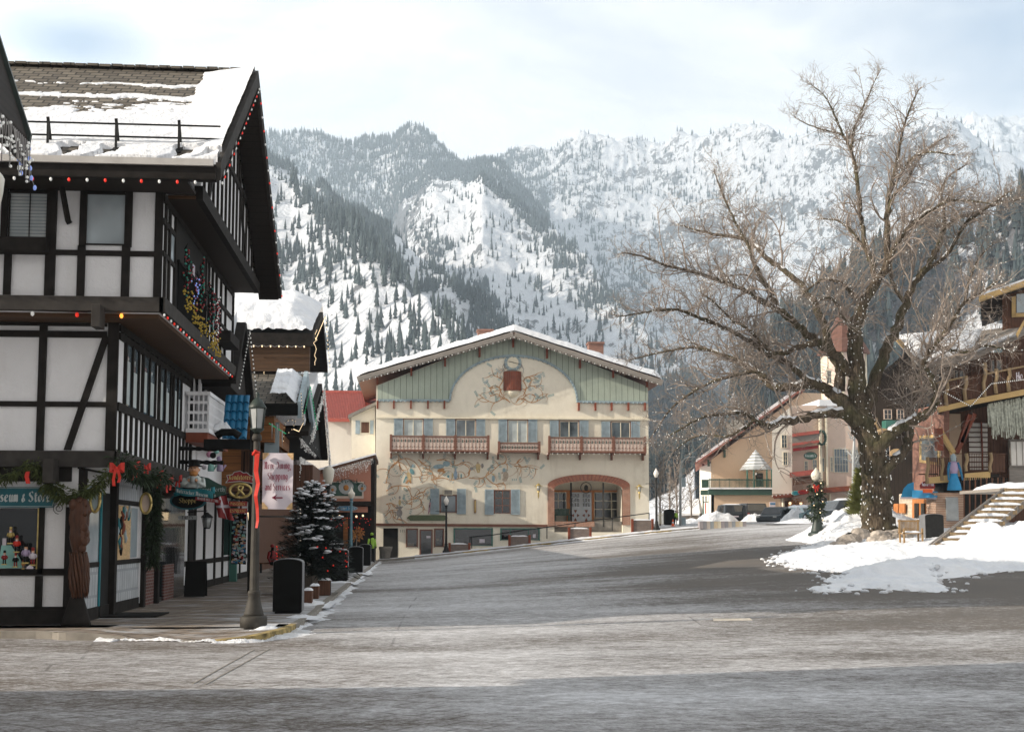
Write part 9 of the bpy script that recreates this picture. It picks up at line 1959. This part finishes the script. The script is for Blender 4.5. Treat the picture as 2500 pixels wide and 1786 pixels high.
sh=thing('snowy_shed','low grey shed with a snowy roof beyond the tall mast','shed',tuple(PD(1690,1275,130)));g=MB();quad_y(g,[(1664,1285),(1706,1285),(1706,1250),(1664,1252)],130,4);g.build('wall',M['grey_wood'],sh);g=MB();g.prism([PY(1658,1254,129.5),PY(1708,1252,129.5),PY(1706,1216,133),PY(1676,1222,133)],(0,0,-.2));g.build('roof_snow',M['snow_rough'],sh)
pf=thing('picket_fence','white picket fence behind the black bin','fence',tuple(PD(1615,1278,96)))
for i in range(9):g=MB();x=1607+i*2.4;fr(g,x,1250,x+1.2,1278,96,.04);g.build('picket',M['cream_trim'],pf)
g=MB();fr(g,1605,1256,1630,1258,96,.06);g.build('rail',M['cream_trim'],pf)
p=PD(2108,1268,60.0);sc=thing('young_conifer','yellow-green leaning young conifer tied left of the elm trunk','tree',tuple(p));g=MB();r_=random.Random(6)
for i in range(1500):
 t0=r_.random();a=r_.uniform(0,2*PI);base_=p+Vector((-.05,0,.1+2.2*t0));d=Vector((math.cos(a)-.45,math.sin(a),.8)).normalized();L=r_.uniform(.35,.85)*(1-.5*t0);w=d.cross(Vector((0,1,.2))).normalized()*.022;q0=base_+Vector((math.cos(a),math.sin(a),0))*.45*(1-t0)*r_.random();g.add([q0,q0+d*L*.5+w,q0+d*L,q0+d*L*.5-w],[(0,1,2,3)])
g.build('foliage',m_plain('young_needles',(.16,.17,.045),.8,.5,5,0,0),sc);g=MB();g.tube([p,p+Vector((0,0,2.3))],.03,5);g.build('stake',M['yellow_wood'],sc)
def bare_tree(label,base,H,n,spread,seed,mat='twig',name='bare_tree',rr=.05):
 t_=thing(name,label,'tree',tuple(base),None);b=Vector(base);r=random.Random(seed);g=MB();g.tube([b,b+Vector((r.gauss(0,.1),0,H*.45)),b+Vector((r.gauss(0,.3),0,H*.95))],[rr,rr*.7,rr*.15],6);g.build('trunk',M[mat],t_)
 ss=[]
 for _ in range(n):h=r.uniform(.15,.95)*H;a=r.uniform(0,6.28);ss.append((tuple(b+Vector((0,0,h))),tuple(Vector((math.cos(a),math.sin(a),r.uniform(.4,1.4))).normalized()),H*spread*r.uniform(.4,1)*(1.1-h/H),rr*.35))
 Pa,Ra=grow(ss,0,5,.04,.12,seed);s_2=children(Pa,Ra,0,.4,.9,.3,.7,.5,seed,5);Pb,Rb=grow(s_2,0,3,.03,.15,seed+1);Va,Fa=tubes(Pa,Ra,.012);Vb,Fb=tubes(Pb,Rb,.009)
 np_mesh('crown',np.concatenate([Va,Vb]),np.concatenate([Fa,Fb+len(Va)]),M[mat],True,t_);return t_
for i,(px,D,H,lab)in enumerate([(1612,104,6,'bare brown tree just right of the cream building'),(1636,110,5.2,'bushy bare shrub behind the black bin'),(1655,118,6.5,'bare tree left of the tall mast'),(1688,122,5.5,'bare shrub tree right of the tall mast')]):p=GD(px,D);bare_tree(lab,(p.x,p.y,p.z),H,46,.38,i+3,rr=.09)
p=GD(2085,82);bare_tree('slim pale birch in front of the pinkish building',(p.x,p.y,p.z),9,26,.22,21,'frost_glass','birch_tree',.14)
for i,(px,D,H)in enumerate([(840,300,13),(800,330,12),(870,340,11)]):
 x,y,z=[float(v[0])for v in h_at(np.array([float(px)]),np.array([float(D)]))];bare_tree('bare reddish tree low on the snowy hill, %s of three'%['middle','left','right'][i],(x,y,z),H,60,.4,30+i,rr=.12)
g=MB();c=PZ(-10,1800,-.12);U,V=np.meshgrid(np.linspace(-1,1,30),np.linspace(-1,1,30));Zm=-.125+.11*np.clip(1-U**2-V**2,-.1,1)**1.0
o=np_mesh('road_hump',np.stack([c.x+1.35*U,c.y+1.05*V,np.where(U**2+V**2>1,-.16,Zm)],-1).reshape(-1,3),grid_faces(30,30),M['road'],True,org=(c.x,c.y,-.12));o['kind']='structure'
for i_,(A_,B_2)in enumerate([((470,1668),(620,1585)),((500,1670),(660,1582))]):
 g=MB();a_,b_=PZ(*A_,-.115),PZ(*B_2,-.115);g.bar(a_,b_,.02,.006);o=g.build('road_seam',M['stone_pot']);o['kind']='structure'
g=MB();P=[GR(x,y)for x,y in((1740,1509),(1830,1508),(1838,1515),(1742,1516))];g.poly([(p.x,p.y,p.z+.006)for p in P]);o=g.build('road_marking',m_plain('worn_paint',(.52,.47,.40),.8,.3,8));o['kind']='structure'
SH=thing('added_shade_hall','unseen tall white hall added behind the left edge to shade the crossing','building',(-22,-10,0));g=MB();g.box(-34,-9.5,-30,-7,-.2,9);g.build('wall',M['white_stucco'],SH);g=MB();g.prism([(-35,-6,8.9),(-8.5,-6,8.9),(-21.7,-6,14)],(0,-25,0));g.build('roof',M['shingle'],SH)  # unseen hall, added only to cast shade from behind the camera
# ---------------------------------------------------------------- haze
def haze(density=.00012):
 g=MB();g.box(-1750,3300,-60,5300,-4,1750);o=g.build('haze',[],org=(0,0,0));o['kind']='stuff'
 m=bpy.data.materials.new('haze_air');m.use_nodes=True;t_=m.node_tree;t_.nodes.clear()
 out=t_.nodes.new('ShaderNodeOutputMaterial');v=t_.nodes.new('ShaderNodeVolumePrincipled')
 v.inputs['Color'].default_value=(.73,.87,1.0,1);v.inputs['Density'].default_value=density;v.inputs['Anisotropy'].default_value=.2
 t_.links.new(v.outputs[0],out.inputs['Volume']);o.data.materials.append(m);o.visible_shadow=True
 return o
if HAZE:haze(HAZE)
bpy.context.view_layer.update()
